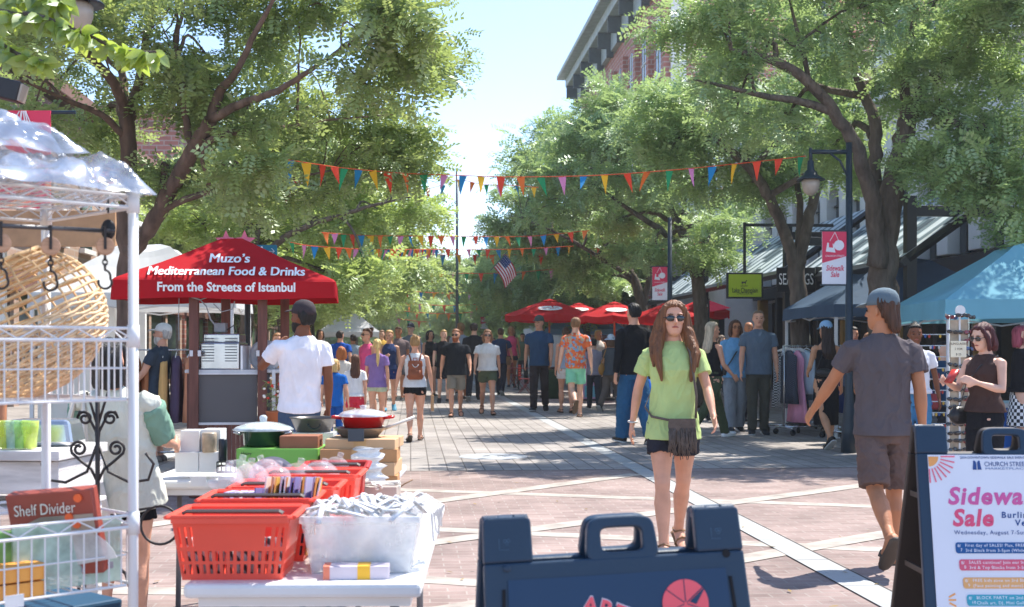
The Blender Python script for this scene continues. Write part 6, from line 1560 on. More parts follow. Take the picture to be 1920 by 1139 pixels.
# counter: slatted wooden body, chalk panel, worktop
zc_, zb_ = W(0, 700, D).z, W(0, 797, D).z
bd = MB(); 
for k in range(22): bd.box((K(336, 0).x + .035 + k * .0375, -.50, (zb_ + .12) / 2 + .0), (.034, .03, zb_ - .10))
for k in range(2): bd.box((K(336 if k == 0 else 500, 0).x, 0, zc_ / 2 + .04), (.03, 1.0, zc_ - .1))
bd.build("body", m_cwood, cart)
MB().box(((K(336, 0).x + K(500, 0).x) / 2, 0.0, zc_ + .015), (.86, 1.06, .03)).build("worktop", M("worktop", (.6, .6, .6), .4), cart, bevel=.004)
MB().box((K(409, 0).x, -.50, (zc_ + zb_) / 2), (K(464, 0).x - K(355, 0).x, .03, zc_ - zb_ - .03)).build("chalk_panel", M("chalk_grey", (.115, .11, .11), .7, var=.06, scale=2), cart)
fr = MB().box((K(410, 0).x, -.515, zc_ - .006), (.68, .05, .018)).box((K(410, 0).x, -.515, zb_ + .006), (.68, .05, .022)).box((K(495, 0).x, -.515, (zc_ + zb_) / 2 - .02), (.03, .05, zc_ - zb_ + .1))
fr.build("panel_frame", M("white_trim", (.66, .66, .66), .5), cart)
MB().box((K(480, 0).x, -.50, (zc_ + zb_) / 2), (.075, .03, zc_ - zb_ - .03)).build("side_panel", M("chalk_grey"), cart)
for px in (343, 358, 466, 480): MB().box((K(px, 663).x, -.57, K(px, 663).z), (.03, .012, .055)).build("hinge_plate", M("white_trim"), cart, bevel=.003)
for sx in (-1, 1): MB().lathe([(.05, -.03), (.17, -.03), (.19, 0), (.17, .03), (.05, .03)], n=24).build("wheel", m_black, cart, True).matrix_local = Matrix.Translation((K(418, 0).x + sx * .42, .2, .19)) @ Matrix.Rotation(R(90), 4, 'Y')
ax = MB(); ax.tube([(K(418, 0).x - .42, .2, .19), (K(418, 0).x + .42, .2, .19)], .02, 8); 
for sx in (-.36, .36): ax.tube([(K(418, 0).x + sx, -.4, .16), (K(418, 0).x + sx, -.4, 0)], .025, 8)
ax.build("axle", m_black, cart)
cb = MB()
cb.tube([K(345, 557, -.02), K(360, 562), K(372, 575), K(380, 600), K(392, 615)], .006, 5).tube([K(340, 556), K(360, 563), K(380, 556)], .006, 5).tube([K(385, 570), K(400, 585), K(420, 580), K(424, 565)], .005, 5).tube([K(322, 560), K(321, 600), K(322, 640)], .004, 5)
cb.build("cable", M("grey_cable", (.3, .3, .3), .6), cart)
# griddle, fan and dispenser on the counter
gr = thing("griddle", "stainless steel griddle with louvred vents on the cart counter", "griddle", (kx + K(407, 0).x, D + .3, zc_ + .03))
GZ = K(0, 625).z - zc_ - .03
MB().box((0, 0, GZ * .37), (.36, .4, GZ * .74)).box((0, .03, GZ * .86), (.33, .3, GZ * .26)).build("body", m_steel, gr, bevel=.012)
lv = MB()
for s_ in (-1, 1):
    for k in range(9): lv.box((s_ * .105, -.202, .08 + k * .026), (.11, .006, .009))
lv.build("louvre", M("louvre_dark", (.12, .13, .14), .5), gr)
for s_ in (-.2, .2): MB().box((s_, 0, GZ * .33), (.02, .38, GZ * .66)).build("side_guard", m_white_t, gr, bevel=.003)
fn = thing("fan", "white round fan behind the right front post of the cart", "fan", (kx + K(486, 0).x, D + .3, K(0, 668).z))
MB().lathe([(.09, -.05), (.145, -.05), (.15, 0), (.145, .05), (.09, .05), (.085, 0), (.09, -.05)], n=30).build("housing", m_white_sheet, fn, True).rotation_euler = (R(90), 0, R(-15))
MB().lathe([(0, .0), (.088, .0)], n=24).build("grille", M("louvre_dark"), fn).rotation_euler = (R(90), 0, R(-15))
fb = MB().box((0, .02, -.16), (.2, .2, .03)); fb.tube([(0, .02, -.15), (0, .02, -.1)], .03, 8); fb.build("base", m_white_sheet, fn)
ds = thing("dispenser", "small grey appliance on top of the griddle", "appliance", (kx + K(400, 0).x, D + .3, K(0, 622).z)); MB().box((0, 0, .04), (.11, .1, .09)).build("case", M("grey_case", (.3, .32, .34), .4), ds, bevel=.01); MB().tube([(.06, 0, .02), (.12, 0, .06), (.14, 0, .0)], .006, 6).build("hose", m_black, ds)
pk = thing("paper_decoration", "pink paper stars sticking up behind the peak of the red canopy", "decoration", (kx + K(412, 0).x, D + .75, za - .04))
for x0 in (-.11, .07):
    pts = [(x0 + (.11 if k % 2 == 0 else .05) * math.sin(k * math.pi / 5), .02 + (.11 if k % 2 == 0 else .05) * math.cos(k * math.pi / 5)) for k in range(10)]
    MB().prism(pts, -.004, .004).build("star", M("pink_paper", "E8788C", .7), pk)
ws = thing("wayfinding_sign", "teal sign with white walking figure and arrow on a thin pole behind the cart", "sign", W(487, 855, 13.2)); ws.location.z = 0
zz = W(0, 472, 13.2).z
MB().box((0, 0, zz), (.36, .03, .135)).build("panel", M("teal_sign", "1B7488", .5), ws, bevel=.01)
MB().tube([(-.13, .02, 0), (-.13, .02, zz + .1)], .03, 10).build("pole", m_black, ws)
fg = MB(); q = lambda x, z: Vector((x - .0, -.019, zz + z))
fg.loft([[q(.025 + .011 * math.cos(t), .042 + .011 * math.sin(t)) + Vector((0, dy, 0)) for t in np.linspace(0, 6.283, 13)[:-1]] for dy in (0, .003)])
for pts in ([(.024, .028), (.02, -.005)], [(.02, -.005), (.034, -.025), (.034, -.048)], [(.02, -.005), (.008, -.028), (-.006, -.045)], [(.024, .024), (.042, .01)], [(.024, .024), (.006, .008)]): fg.tube([q(*p) for p in pts], [(.007, .003)] * len(pts), 5)
fg.build("pictogram", m_white_t, ws)
ar = MB(); 
for pts in ([(.075, 0), (.15, 0)], [(.125, .03), (.155, 0), (.125, -.03)]): ar.tube([q(*p) for p in pts], [(.007, .003)] * len(pts), 5)
ar.build("arrow", m_white_t, ws)
fp = thing("flower_pot", "terracotta pot of red and white flowers beside the cart", "flower pot", (W(515, 0, 11.5).x, 11.6, 0)); zp = W(0, 772, 11.5).z
MB().box((0, 0, zp / 2 - .1), (.2, .2, zp - .2)).build("stand", M("cream_stand", (.5, .42, .34), .7), fp); MB().lathe([(0, zp - .2), (.075, zp - .2), (.1, zp), (.105, zp), (.09, zp - .02), (0, zp - .02)], n=20).build("pot", M("terracotta", "B06C48", .8), fp, True)
r_ = random.Random(5); pp, oo, ss = [], [], []
for k in range(46):
    a = r_.random() * 6.28; e = r_.random(); pp.append((math.cos(a) * .1 * e, math.sin(a) * .1 * e, zp + r_.random() * .3)); oo.append((math.cos(a), math.sin(a), .3)); ss.append(.35)
link("foliage", sprays_mesh("foliage", np.array(pp), np.array(oo), np.array(ss), r_), m_leaf_a, fp)
bl = MB(); bw = MB()
for k in range(26): (bl if k % 2 else bw).ell((r_.uniform(-.11, .11), r_.uniform(-.11, .05), zp + r_.uniform(.02, .33)), (.014, .014, .012), 6, 4)
bl.build("blossom", M("red_blossom", "D84838", .7), fp); bw.build("blossom", M("white_blossom", "F0E8D8", .7), fp)

# ------------------------------------------------------------------ tents
def tent(label, p1, p2, p3, p4, ze, zv, za, mat, group, legs=(0, 1, 2, 3), leg_mat=None):
    P4 = [Vector((*p, 0)) for p in (p1, p2, p3, p4)]; c = sum(P4, Vector()) / 4
    o = thing("market_tent", label, "market tent", c, 0, group); Q = [p - c for p in P4]
    m = MB(); N = 10
    def edge(a, b, n): return [a.lerp(b, k / n) for k in range(n)]
    loopb = [p for i in range(4) for p in edge(Q[i], Q[(i + 1) % 4], N)]
    def at(f, z): 
        out = []
        for i, p in enumerate(loopb):
            k = i % N / N; sag = -.07 * math.sin(k * math.pi) * (1 - abs(2 * f - 1)) * 2
            out.append(Vector((p.x * f, p.y * f, z + sag * (f < .999))))
        return out
    rows = [[Vector((p.x * 1.012, p.y * 1.012, zv + .02 * math.sin((i % N) / N * math.pi))) for i, p in enumerate(loopb)], at(1, ze)]
    for f in (.86, .7, .5, .34): rows.append(at(f, ze + (za - .12 - ze) * (1 - f) / .66))
    rows += [at(.28, za - .05), at(.16, za - .005), at(.02, za)]
    m.loft(rows, cap=False); cnp = m.build("canopy", mat, o)
    lm = leg_mat or M("white_leg", (.7, .7, .7), .4)
    for i in legs: MB().box((Q[i].x * .97, Q[i].y * .97, ze / 2), (.045, .045, ze)).build("leg", lm, o); MB().box((Q[i].x * .97, Q[i].y * .97, .008), (.12, .12, .016)).build("foot", lm, o)
    tr = MB()
    for i in range(4):
        a, b = Q[i] * .97, Q[(i + 1) % 4] * .97; M_ = a.lerp(b, .5)
        for u, v_ in ((a, M_), (M_, b)):
            tr.tube([u + Vector((0, 0, zv - .02)), v_ + Vector((0, 0, ze - .04))], .012, 5); tr.tube([u + Vector((0, 0, ze - .04)), v_ + Vector((0, 0, zv - .02))], .012, 5)
    tr.build("truss", lm, o)
    return o
TG = "market tents along the street"
tent("dark navy market tent with pointed top over the clothes racks", (4.75, 22.4), (4.93, 19.6), (7.95, 19.8), (7.75, 22.6), 2.06, 1.86, 2.86, canvas("navy_canvas", "50667E", .3, 4, .2), TG)
m_tblue = canvas("teal_canvas", "88C6D6", .42, 4, .25)
bt = tent("light blue market tent over the sunglasses stand at the right", (5.10, 17.2), (4.88, 14.4), (7.86, 14.2), (8.0, 17.1), 1.93, 1.70, 2.66, m_tblue, TG)
tent("white market tent far left behind the cart canopy", (-6.6, 19.0), (-6.2, 16.4), (-3.6, 16.6), (-3.9, 19.2), 2.1, 1.9, 2.82, m_white_sheet, TG)
tent("pale blue tent deep behind the red umbrellas", (1.3, 50), (1.2, 47), (4.2, 47), (4.2, 50), 2.1, 1.9, 2.9, canvas("pale_blue_canvas", "8FB4D0", .4), TG)
tent("white tent small with distance behind the left tree trunks", (-8.4, 57), (-8.2, 54), (-5.6, 54), (-5.8, 57), 2.1, 1.9, 2.9, m_white_sheet, TG)

# ------------------------------------------------------------------ red umbrellas with bistro tables and chairs
m_ured = canvas("umbrella_red", "D02A30", .4, 5, .2)
m_pole = M("umbrella_pole", "B07A3C", .5, var=.2, stretch=(1, 1, .3))
def umbrella(label, px, pyt, pye, d, hwpx):
    c = W(px, 0, d); o = thing("market_umbrella", label, "umbrella", (c.x, d, 0), R(11 + px), "red market umbrellas"); zt, ze_ = W(0, pyt, d).z, W(0, pye, d).z; r = hwpx / F * d
    n = 8; m = MB(); rows = []
    for f, z in ((1.0, ze_ - .16), (1.0, ze_), (.78, ze_ + (zt - ze_) * .25), (.5, ze_ + (zt - ze_) * .56), (.25, ze_ + (zt - ze_) * .82), (.16, ze_ + (zt - ze_) * .90)):
        row = []
        for k in range(n * 4):
            a = k / (n * 4) * 2 * math.pi; q = k % 4; rr_ = r * f * (math.cos(math.pi / n) / math.cos((q / 4 - .5) * 2 * math.pi / n) if 0 else (1 - .06 * math.sin(q / 4 * math.pi)))
            row.append(Vector((rr_ * math.cos(a), rr_ * math.sin(a), z - .05 * math.sin(q / 4 * math.pi) * f)))
        rows.append(row)
    m.loft(rows, cap=False); cp = m.build("canopy", m_ured, o)
    v = MB(); v.loft([[Vector((r * f * math.cos(k / n * 2 * math.pi), r * f * math.sin(k / n * 2 * math.pi), z)) for k in range(n)] for f, z in ((.2, ze_ + (zt - ze_) * .93), (.1, zt), (.02, zt + .03))]); v.build("vent", m_ured, cp)
    MB().tube([(0, 0, 0), (0, 0, zt)], .028, 10).build("pole", m_pole, o, True)
    rb = MB()
    for k in range(n):
        a = k / n * 2 * math.pi; rb.tube([(0, 0, zt - .06), (r * .97 * math.cos(a), r * .97 * math.sin(a), ze_ - .01)], .012, 4); rb.tube([(0, 0, ze_ + .0), (r * .5 * math.cos(a), r * .5 * math.sin(a), ze_ + (zt - ze_) * .48)], .01, 4)
    rb.build("rib", m_pole, o)
    MB().lathe([(0, .0), (.28, 0), (.28, .07), (.05, .1), (.05, .3), (0, .3)], n=20).build("base", m_black, o)
    # pale oval emblem with a red scrawl on the side facing us
    inv = -R(11 + px); yy = -r * .74; zz_ = ze_ + (zt - ze_) * .27
    tilt = math.atan2((zt - ze_), r)
    eo = MB().loft([[Vector((r * .27 * math.cos(t), r * .16 * math.sin(t), h)) for t in np.linspace(0, 6.283, 25)[:-1]] for h in (0, .006)])
    e = eo.build("emblem", m_white_t, cp); e.matrix_local = Matrix.Rotation(inv, 4, 'Z') @ Matrix.Translation((0, yy * .86, zz_ + .05)) @ Matrix.Rotation(tilt, 4, 'X')
    sc = MB()
    for k in range(4): sc.tube([Vector((-r * .2 + k * r * .1, -.03, .012)), Vector((-r * .16 + k * r * .1, .05 * (1 if k % 2 else -1), .012)), Vector((-r * .11 + k * r * .1, -.02, .012))], [(.012, .004)] * 3, 5)
    q_ = sc.build("lettering", m_ured, e)
    return o
umbrella("nearest red umbrella with an oval emblem, leftmost of the row", 1030, 563, 591, 36, 84)
umbrella("red umbrella behind the head of the man in black", 1152, 568, 593, 34, 74)
umbrella("red umbrella just right of the man in black, partly hidden by the woman in green", 1250, 570, 594, 32, 66)
umbrella("rightmost red umbrella beside the lime green sign", 1312, 563, 584, 33.5, 58)
umbrella("red umbrella further back peeping out behind the leftmost one", 1085, 570, 590, 41, 62)

m_rmetal = M("red_metal", "8E2A28", .45)
def bistro_chair(label, px, py, rz):
    c = G(px, py); o = thing("bistro_chair", label, "chair", c, R(rz), "red bistro chairs by the umbrellas")
    MB().box((0, 0, .45), (.38, .38, .02)).build("seat", m_rmetal, o, bevel=.004)
    bk_ = MB()
    for k in range(5): bk_.box((0, .19, .56 + k * .075), (.36, .012, .045))
    bk_.build("backrest", m_rmetal, o)
    for sx in (-1, 1):
        MB().tube([(sx * .17, .19, .88), (sx * .17, .18, .45), (sx * .18, -.18, 0)], .011, 6).build("leg", m_rmetal, o); MB().tube([(sx * .17, -.17, .45), (sx * .18, .2, 0)], .011, 6).build("leg", m_rmetal, o)
    return o
for lab, px, py, rz in (("bistro chair nearest the man in the cap, its back to the street", 985, 738, 80), ("bistro chair left of the man in the cap", 966, 728, 120), ("bistro chair farthest left by the umbrella tables", 952, 720, 200), ("bistro chair half hidden behind the man in the cap", 1038, 742, -60)):
    bistro_chair(lab, px, py, rz)
def bistro_table(label, px, py):
    c = G(px, py); o = thing("bistro_table", label, "table", c, 0, "round tables under the umbrellas"); MB().lathe([(0, .72), (.36, .72), (.37, .73), (.36, .745), (0, .745)], n=28).build("tabletop", m_rmetal, o); MB().tube([(0, 0, .02), (0, 0, .72)], .025, 8).build("leg", m_black, o); MB().lathe([(0, 0), (.22, 0), (.2, .02), (0, .04)], n=20).build("foot", m_black, o)
bistro_table("round red table left of the man in the cap", 972, 732); bistro_table("round red table under the nearest umbrella pole", 1040, 738)
gb_ = thing("waste_bin", "dark green bin under the nearest red umbrella", "bin", G(1041, 748)); MB().lathe([(0, 0), (.2, 0), (.23, .75), (.24, .76), (.2, .8), (0, .82)], n=20).build("bin", M("dark_green", (.035, .09, .04), .6), gb_, True); MB().lathe([(.0, .82), (.2, .82), (.12, .88), (0, .89)], n=20).build("lid", m_black, gb_, True)
pa = thing("sidewalk_board", "lilac pink standing board behind the man in the patterned shirt", "sign board", G(1108, 752), R(-4)); MB().box((0, 0, .62), (.42, .05, 1.15)).build("panel", M("lilac", "C49CC8", .5, var=.1), pa, bevel=.01)
MB().box((0, -.027, .9), (.34, .006, .36)).build("poster", M("pink_lilac", "D8B4D8", .5), pa); MB().box((0, -.028, .25), (.34, .006, .3)).build("poster_strip", M("aqua", "6CB8CC", .5), pa)
MB().box((0, 0, .03), (.5, .3, .05)).build("foot", m_black, pa); MB().lathe([(0, 0), (.06, 0), (.06, .006), (0, .006)], n=20).build("sticker", M("dark_brown", (.06, .03, .02), .6), pa).matrix_local = Matrix.Translation((.05, -.032, .55)) @ Matrix.Rotation(R(90), 4, 'X')
cabn = thing("bar_cabinet", "dark cabinet beside the lilac board under the umbrellas", "cabinet", G(1132, 750)); MB().box((0, 0, .5), (.34, .4, 1.0)).build("body", m_black, cabn, bevel=.01); MB().box((0, -.205, .5), (.28, .01, .85)).build("door", M("dark_door", (.03, .03, .035), .3), cabn)

# ------------------------------------------------------------------ clothes racks
def rail_rack(label, px, py, L_, rz, h=1.42):
    c = G(px, py); o = thing("clothes_rack", label, "clothes rack", c, R(rz), "rolling clothes racks")
    ch = M("chrome", (.6, .61, .62), .2, .9); u = MB()
    u.tube([(-L_ / 2, 0, .12), (-L_ / 2, 0, h), (L_ / 2, 0, h), (L_ / 2, 0, .12)], .014, 8); u.build("rail", ch, o, True)
    b = MB()
    for sx in (-1, 1): b.tube([(sx * L_ / 2, -.25, .12), (sx * L_ / 2, .25, .12)], .014, 8)
    b.tube([(-L_ / 2, 0, .13), (L_ / 2, 0, .13)], .014, 8); b.build("base_frame", ch, o, True)
    for sx in (-1, 1):
        for sy in (-1, 1): MB().lathe([(.01, -.018), (.045, -.018), (.05, 0), (.045, .018), (.01, .018)], (0, 0, 0), 14).build("wheel", m_black, o, True).matrix_local = Matrix.Translation((sx * L_ / 2, sy * .25, .05)) @ Matrix.Rotation(R(90), 4, 'X')
    return o, c, R(rz), h
def garment(label, rk, x, mat, L_, w=.42, kind="shirt", group="clothes hanging on the racks"):
    o_, c, rz, h = rk; m = MB(); r_ = random.Random(label)
    t = h - .07
    rows = []
    for f, ww, dd in ((0, .06, .03), (.05, .34, .045), (.12, 1.0 if kind == "shirt" else .7, .05), (.4, .95 if kind == "shirt" else .62, .06), (.75, 1.0, .065), (1, 1.12 if kind == "shirt" else 1.25, .07)):
        rows.append([Vector((dd * math.cos(a) * (1 + .4 * math.sin(5 * a + f * 3 + len(label))), w / 2 * ww * math.sin(a), t - L_ * f)) for a in np.linspace(0, 2 * math.pi, 29)[:-1]])
    m.loft(rows)
    o = thing("garment", label, "garment", c, rz + R(r_.gauss(0, 5)), group); o.location = Vector(c) + Matrix.Rotation(rz, 3, 'Z') @ Vector((x, 0, 0))
    m.build("cloth", mat, o, True)
    MB().tube([(0, -.18, t - .02), (0, -.03, t + .03), (0, 0, t + .035), (0, .03, t + .03), (0, .18, t - .02)], .006, 5).tube([(0, 0, t + .03), (0, 0, t + .05), (.02, 0, t + .065), (.0, 0, t + .085), (-.018, 0, t + .07)], .003, 5).build("hanger", m_whitep, o)
rk1 = rail_rack("rolling clothes rack of plaid and blue shirts under the dark tent's left side", 1486, 808, 1.1, 62)
m_plaid = checker("plaid_dark", "20242E", "4A5468", 60); m_plaid2 = checker("plaid_grey", "C8CCD0", "181C24", 46)
for i, (mat, L_, lab) in enumerate(((m_plaid2, .95, "black and white plaid shirt hanging at the front of the left rack"), (m_plaid, .9, "dark navy plaid shirt hanging second on the left rack"), (cloth("22262E"), .95, "black coat hanging on the left rack beside the plaid shirts"), (cloth("5C86B4"), .85, "mid blue denim shirt hanging on the left rack"), (cloth("7FA8D0"), .8, "pale blue shirt hanging on the left rack"),
        (cloth("2A3A5C"), .9, "deep navy jacket hanging on the left rack"), (cloth("A8BCC8"), .75, "pale grey top hanging on the left rack"), (cloth("6C90A8"), .8, "dusty blue blouse hanging on the left rack"), (cloth("C8D0D8"), .78, "off white shirt hanging at the back of the left rack"))):
    garment(lab, rk1, -.46 + i * .115, mat, L_)
rk2 = rail_rack("rolling clothes rack with the pink dress in front of the dark tent", 1516, 815, .9, 20)
for i, (mat, L_, kd, lab) in enumerate(((m_plaid, .85, "shirt", "dark plaid shirt hanging left of the pink dress"), (cloth("F0A4C0"), 1.15, "dress", "long baby pink dress hanging on the rack"), (cloth("B8C8D4"), .7, "shirt", "silvery blue top hanging right beside the pink dress"), (cloth("7898B0"), .8, "shirt", "steel blue shirt hanging behind the woman in the black dress"), (cloth("30405C"), .9, "shirt", "dark blue dress hanging right of the pink one"))):
    garment(lab, rk2, -.36 + i * .16, mat, L_, .46, kd)
rk3 = rail_rack("rolling clothes rack of navy patterned clothes behind the man in grey", 1606, 822, .9, 24)
for i, (c_, lab) in enumerate((("1E2F5A", "navy blouse hanging behind the elbow of the man in grey"), ("3A2A34", "plum top hanging on the rack behind the man in grey"), ("20386C", "royal navy dress hanging on the rack behind the man in grey"), ("5A2C38", "maroon shirt hanging on the rack behind the man in grey"), ("26304A", "slate navy skirt hanging on the rack behind the man in grey"))):
    garment(lab, rk3, -.3 + i * .15, cloth(c_), .95)
rk4 = rail_rack("rolling clothes rack of orange and tan clothes behind the man in the white cap", 318, 868, 1.0, 8, 1.36)
for i, (c_, lab) in enumerate((("C88048", "burnt orange top on the rack behind the man in the white cap"), ("A86C48", "tan top on the rack behind the man in the white cap"), ("E0B070", "light apricot top on the rack behind the man in the white cap"), ("5A4A60", "dusty violet scarf dress on the rack behind the man in the white cap"), ("D8906C", "salmon top on the rack behind the man in the white cap"), ("8A3A30", "brick red top on the rack behind the man in the white cap"))):
    garment(lab, rk4, -.4 + i * .16, cloth(c_), .8, .4, group="clothes on the left rack behind the cart")

# ------------------------------------------------------------------ sunglasses stand
sc_ = W(1800, 0, 13.4); SG = thing("sunglasses_stand", "tall white rotating sunglasses stand with a cream price card", "display stand", (sc_.x, 13.4, 0), R(6))
zt = W(0, 590, 13.4).z
MB().box((0, 0.01, zt / 2), (.016, .016, zt)).box((0, 0, .04), (.42, .42, .05)).build("pole", m_whitep, SG)
MB().box((0, .03, .95), (.19, .02, 1.45)).build("panel", M("panel_tan", (.45, .36, .26), .6, var=.3, scale=8), SG)
for sx in (-1, 1): MB().tube([(sx * .105, .02, .2), (sx * .105, .02, 1.7)], .005, 6).build("upright", M("chrome"), SG)
MB().box((-.05, -.07, W(0, 655, 13.4).z), (.17, .006, .17)).build("price_card", M("cream_card", "E8E0C4", .7), SG)
for k, s_ in enumerate(("SUNGLASSES", "2 FOR", "$ 25")): text("lettering", s_, .032, M("brown_ink", (.12, .08, .06), .7), SG, (-.05, -.0745, W(0, 655, 13.4).z + .055 - k * .055), extrude=.0004)
MB().lathe([(0, 0), (.055, 0), (.055, .012), (0, .012)], n=24).build("finial", m_whitep, SG).matrix_local = Matrix.Translation((0, 0, zt + .04)) @ Matrix.Rotation(R(90), 4, 'X')
gp = MB()
for s_ in (-1, 1): gp.ell((s_ * .033, 0, 0), (.03, .008, .021), 10, 6); gp.tube([(s_ * .062, 0, .008), (s_ * .066, .05, .008)], .003, 4)
gp.tube([(-.01, -.004, .008), (.01, -.004, .008)], .004, 5)
lens_cols = ["14141A", "5A3420", "2C4A7A", "8A8078", "7A2A30", "101014"]; meshes = {}
for c_ in lens_cols:
    o = gp.build("sunglasses", M("lens_" + c_, c_, .15, spec=.8)); meshes[c_] = o.data; bpy.data.objects.remove(o)
i = 0
for row in range(15):
    for cx in (-.075, .02, .085):
        z = .32 + row * .088
        if abs(z - W(0, 655, 13.4).z) < .12 and cx < .05: continue
        c_ = lens_cols[(row * 3 + i * 5) % 6]; i += 1
        o = bpy.data.objects.new("sunglasses", meshes[c_]); COL.objects.link(o); o.location = Vector((sc_.x, 13.4, 0)) + Matrix.Rotation(R(6), 3, 'Z') @ Vector((cx * 1.15 + r_.gauss(0, .008), -.016, z + r_.gauss(0, .006))); o.rotation_euler = (R(r_.gauss(0, 8)), R(r_.gauss(0, 7)), R(6 + r_.gauss(0, 18)))
        tag(o, "pair of dark sunglasses hung on the tall white stand under the blue tent", "sunglasses", "sunglasses on the stand")
for k in range(7):
    a = k * .9; o = bpy.data.objects.new("sunglasses", meshes[lens_cols[k % 6]]); COL.objects.link(o)
    o.location = (sc_.x + .14 * math.cos(a), 13.4 + .14 * math.sin(a), zt - .03 + .02 * (k % 2)); o.rotation_euler = (0, 0, a + R(90)); tag(o, "pair of sunglasses set round the top of the tall white stand", "sunglasses", "sunglasses on top of the stand")
ds_ = thing("jewellery_display", "white wire display of trinkets left of the sunglasses stand", "display", (W(1752, 0, 14.8).x, 14.9, 0)); m = MB()
for sx in (-.22, .22): m.tube([(sx, 0, 0), (sx, 0, 1.62)], .012, 6)
for k in range(9): m.tube([(-.22, 0, .5 + k * .13), (.22, 0, .5 + k * .13)], .006, 5)
m.build("frame", m_whitep, ds_); cols = ["C84838", "E8B848", "7A4A9C", "D8D0C8", "3A5CA0"]
for q in range(5):
    m = MB()
    for k in range(11): m.ell((r_.uniform(-.2, .2), -.02, .48 + r_.randrange(9) * .13), (.014, .01, .022), 6, 4)
    m.build("trinket", M("trinket_" + cols[q], cols[q], .4), ds_)["kind"] = "stuff"
tb = thing("display_table", "low display table with blue cloth under the blue tent", "table", (6.6, 15.2, 0), R(3)); MB().box((0, 0, .72), (2.2, .8, .05)).build("tabletop", m_whitep, tb); MB().box((0, 0, .42), (2.16, .78, .55)).build("tablecloth", cloth("2A66B8"), tb, bevel=.01)
for sx in (-1, 1):
    for sy in (-.3, .3): MB().tube([(sx * 1.0, sy, 0), (sx * 1.0, sy, .7)], .015, 6).build("leg", m_black, tb)
# ------------------------------------------------------------------ sandwich boards
m_navy = M("navy_board_plastic", "1B344A", .42, var=.05, scale=3, bump=.06, bscale=80, spec=.45)
m_slot = M("slot_black", (.008, .008, .01), .8)
m_brownp = M("brown_board_edge", "3A312C", .55)
def board(label, cx, d, rz, H, Wd, lean, roll=0.0, back_mat=None):
    o = thing("sandwich_board", label, "sandwich board", (cx, d, 0), R(rz)); o.rotation_euler = (0, R(roll), R(rz))
    L_ = H / math.cos(R(lean)); hw = Wd / 2; sc = Wd / .62
    def panel(name, sgn, mat):
        # local: x across, z down the panel from the hinge (0) to -L
        T = Matrix.Translation((0, 0, H)) @ Matrix.Rotation(R(lean) * -sgn, 4, 'X')
        y0, y1 = (-.028, 0.0) if sgn > 0 else (0.0, .028)
        lug, val, bw = .112 * sc, -.105 * sc, .0
        hx0, hx1, ix0, ix1, ht, ib = -.062 * sc, .096 * sc, -.034 * sc, .067 * sc, -.010 * sc, -.085 * sc
        wt, wb = hw, hw * 1.10; top = -.105 * sc
        q = lambda x, z: (x, z)
        m = MB()
        e = lambda z: hw * (1 + .10 * (-z / L_))
        m.prism([q(-e(-L_), -L_), q(e(-L_), -L_), q(e(val), val), q(-e(val), val)], y0, y1)
        lugs = MB()
        for s_ in (-1, 1):
            a, b_ = s_ * e(val), s_ * (hw - lug); a2 = s_ * hw
            pts = [q(a, val), q(a2, -.008), q(a2 - s_ * .008, 0.0), q(b_ + s_ * .008, 0.0), q(b_, -.008), q(b_, val)]
            m.prism(pts if s_ < 0 else pts[::-1], y0, y1)
        fr_ = m.build(name, mat, o, bevel=.006); fr_.matrix_local = T
        # carrying handle: a rounded frame rising from the top edge
        ho, hi = [], []
        xm, wo, wi = (hx0 + hx1) / 2, (hx1 - hx0) / 2, (ix1 - ix0) / 2
        for t_ in np.linspace(-math.pi / 2, 1.5 * math.pi, 49)[:-1]:
            c_, s_ = math.cos(t_), math.sin(t_); e_ = 2 / 5.0
            sx_, sz_ = math.copysign(abs(c_) ** e_, c_), math.copysign(abs(s_) ** e_, s_)
            zo = (ht + val - .012) / 2 + sz_ * (ht - val + .012) / 2
            ho.append((xm + sx_ * (wo + .010 * (ht - zo) / (ht - val)), zo)); hi.append((xm + sx_ * wi, (ht - .026 * sc + val + .012) / 2 + sz_ * (ht - .026 * sc - val - .012) / 2))
        n_ = len(ho); h = MB(); yc = (y0 + y1) / 2
        vs = [(x, yc - .013, z) for x, z in ho] + [(x, yc - .013, z) for x, z in hi] + [(x, yc + .013, z) for x, z in ho] + [(x, yc + .013, z) for x, z in hi]
        fs = []
        for i in range(n_):
            j = (i + 1) % n_; fs += [(i, j, n_ + j, n_ + i), (2 * n_ + j, 2 * n_ + i, 3 * n_ + i, 3 * n_ + j), (j, i, 2 * n_ + i, 2 * n_ + j), (n_ + i, n_ + j, 3 * n_ + j, 3 * n_ + i)]
        h.add(vs, fs)
        hd_ = h.build("handle", mat, o, False, bevel=.005); hd_.matrix_local = T
        return T, y0, y1, val, e, fr_
    T, y0, y1, val, e, frt = panel("front_panel", 1, m_navy)
    panel("back_panel", -1, back_mat or m_navy)
    for s_ in (-1, 1):
        for k in range(3):
            x0 = s_ * (hw - .112 * sc) + s_ * (.002 + k * .0368) * sc; MB().tube([(x0, 0, H - .007), (x0 + s_ * .034 * sc, 0, H - .007)], .0145 if k != 1 else .0115, 14).build("hinge", m_navy, o, False, bevel=.002)
    def child(mb, name, mat, par=None):
        c = mb.build(name, mat, par or o); 
        if not par: c.matrix_local = T
        return c
    return o, T, y0, val, e, L_, sc, child
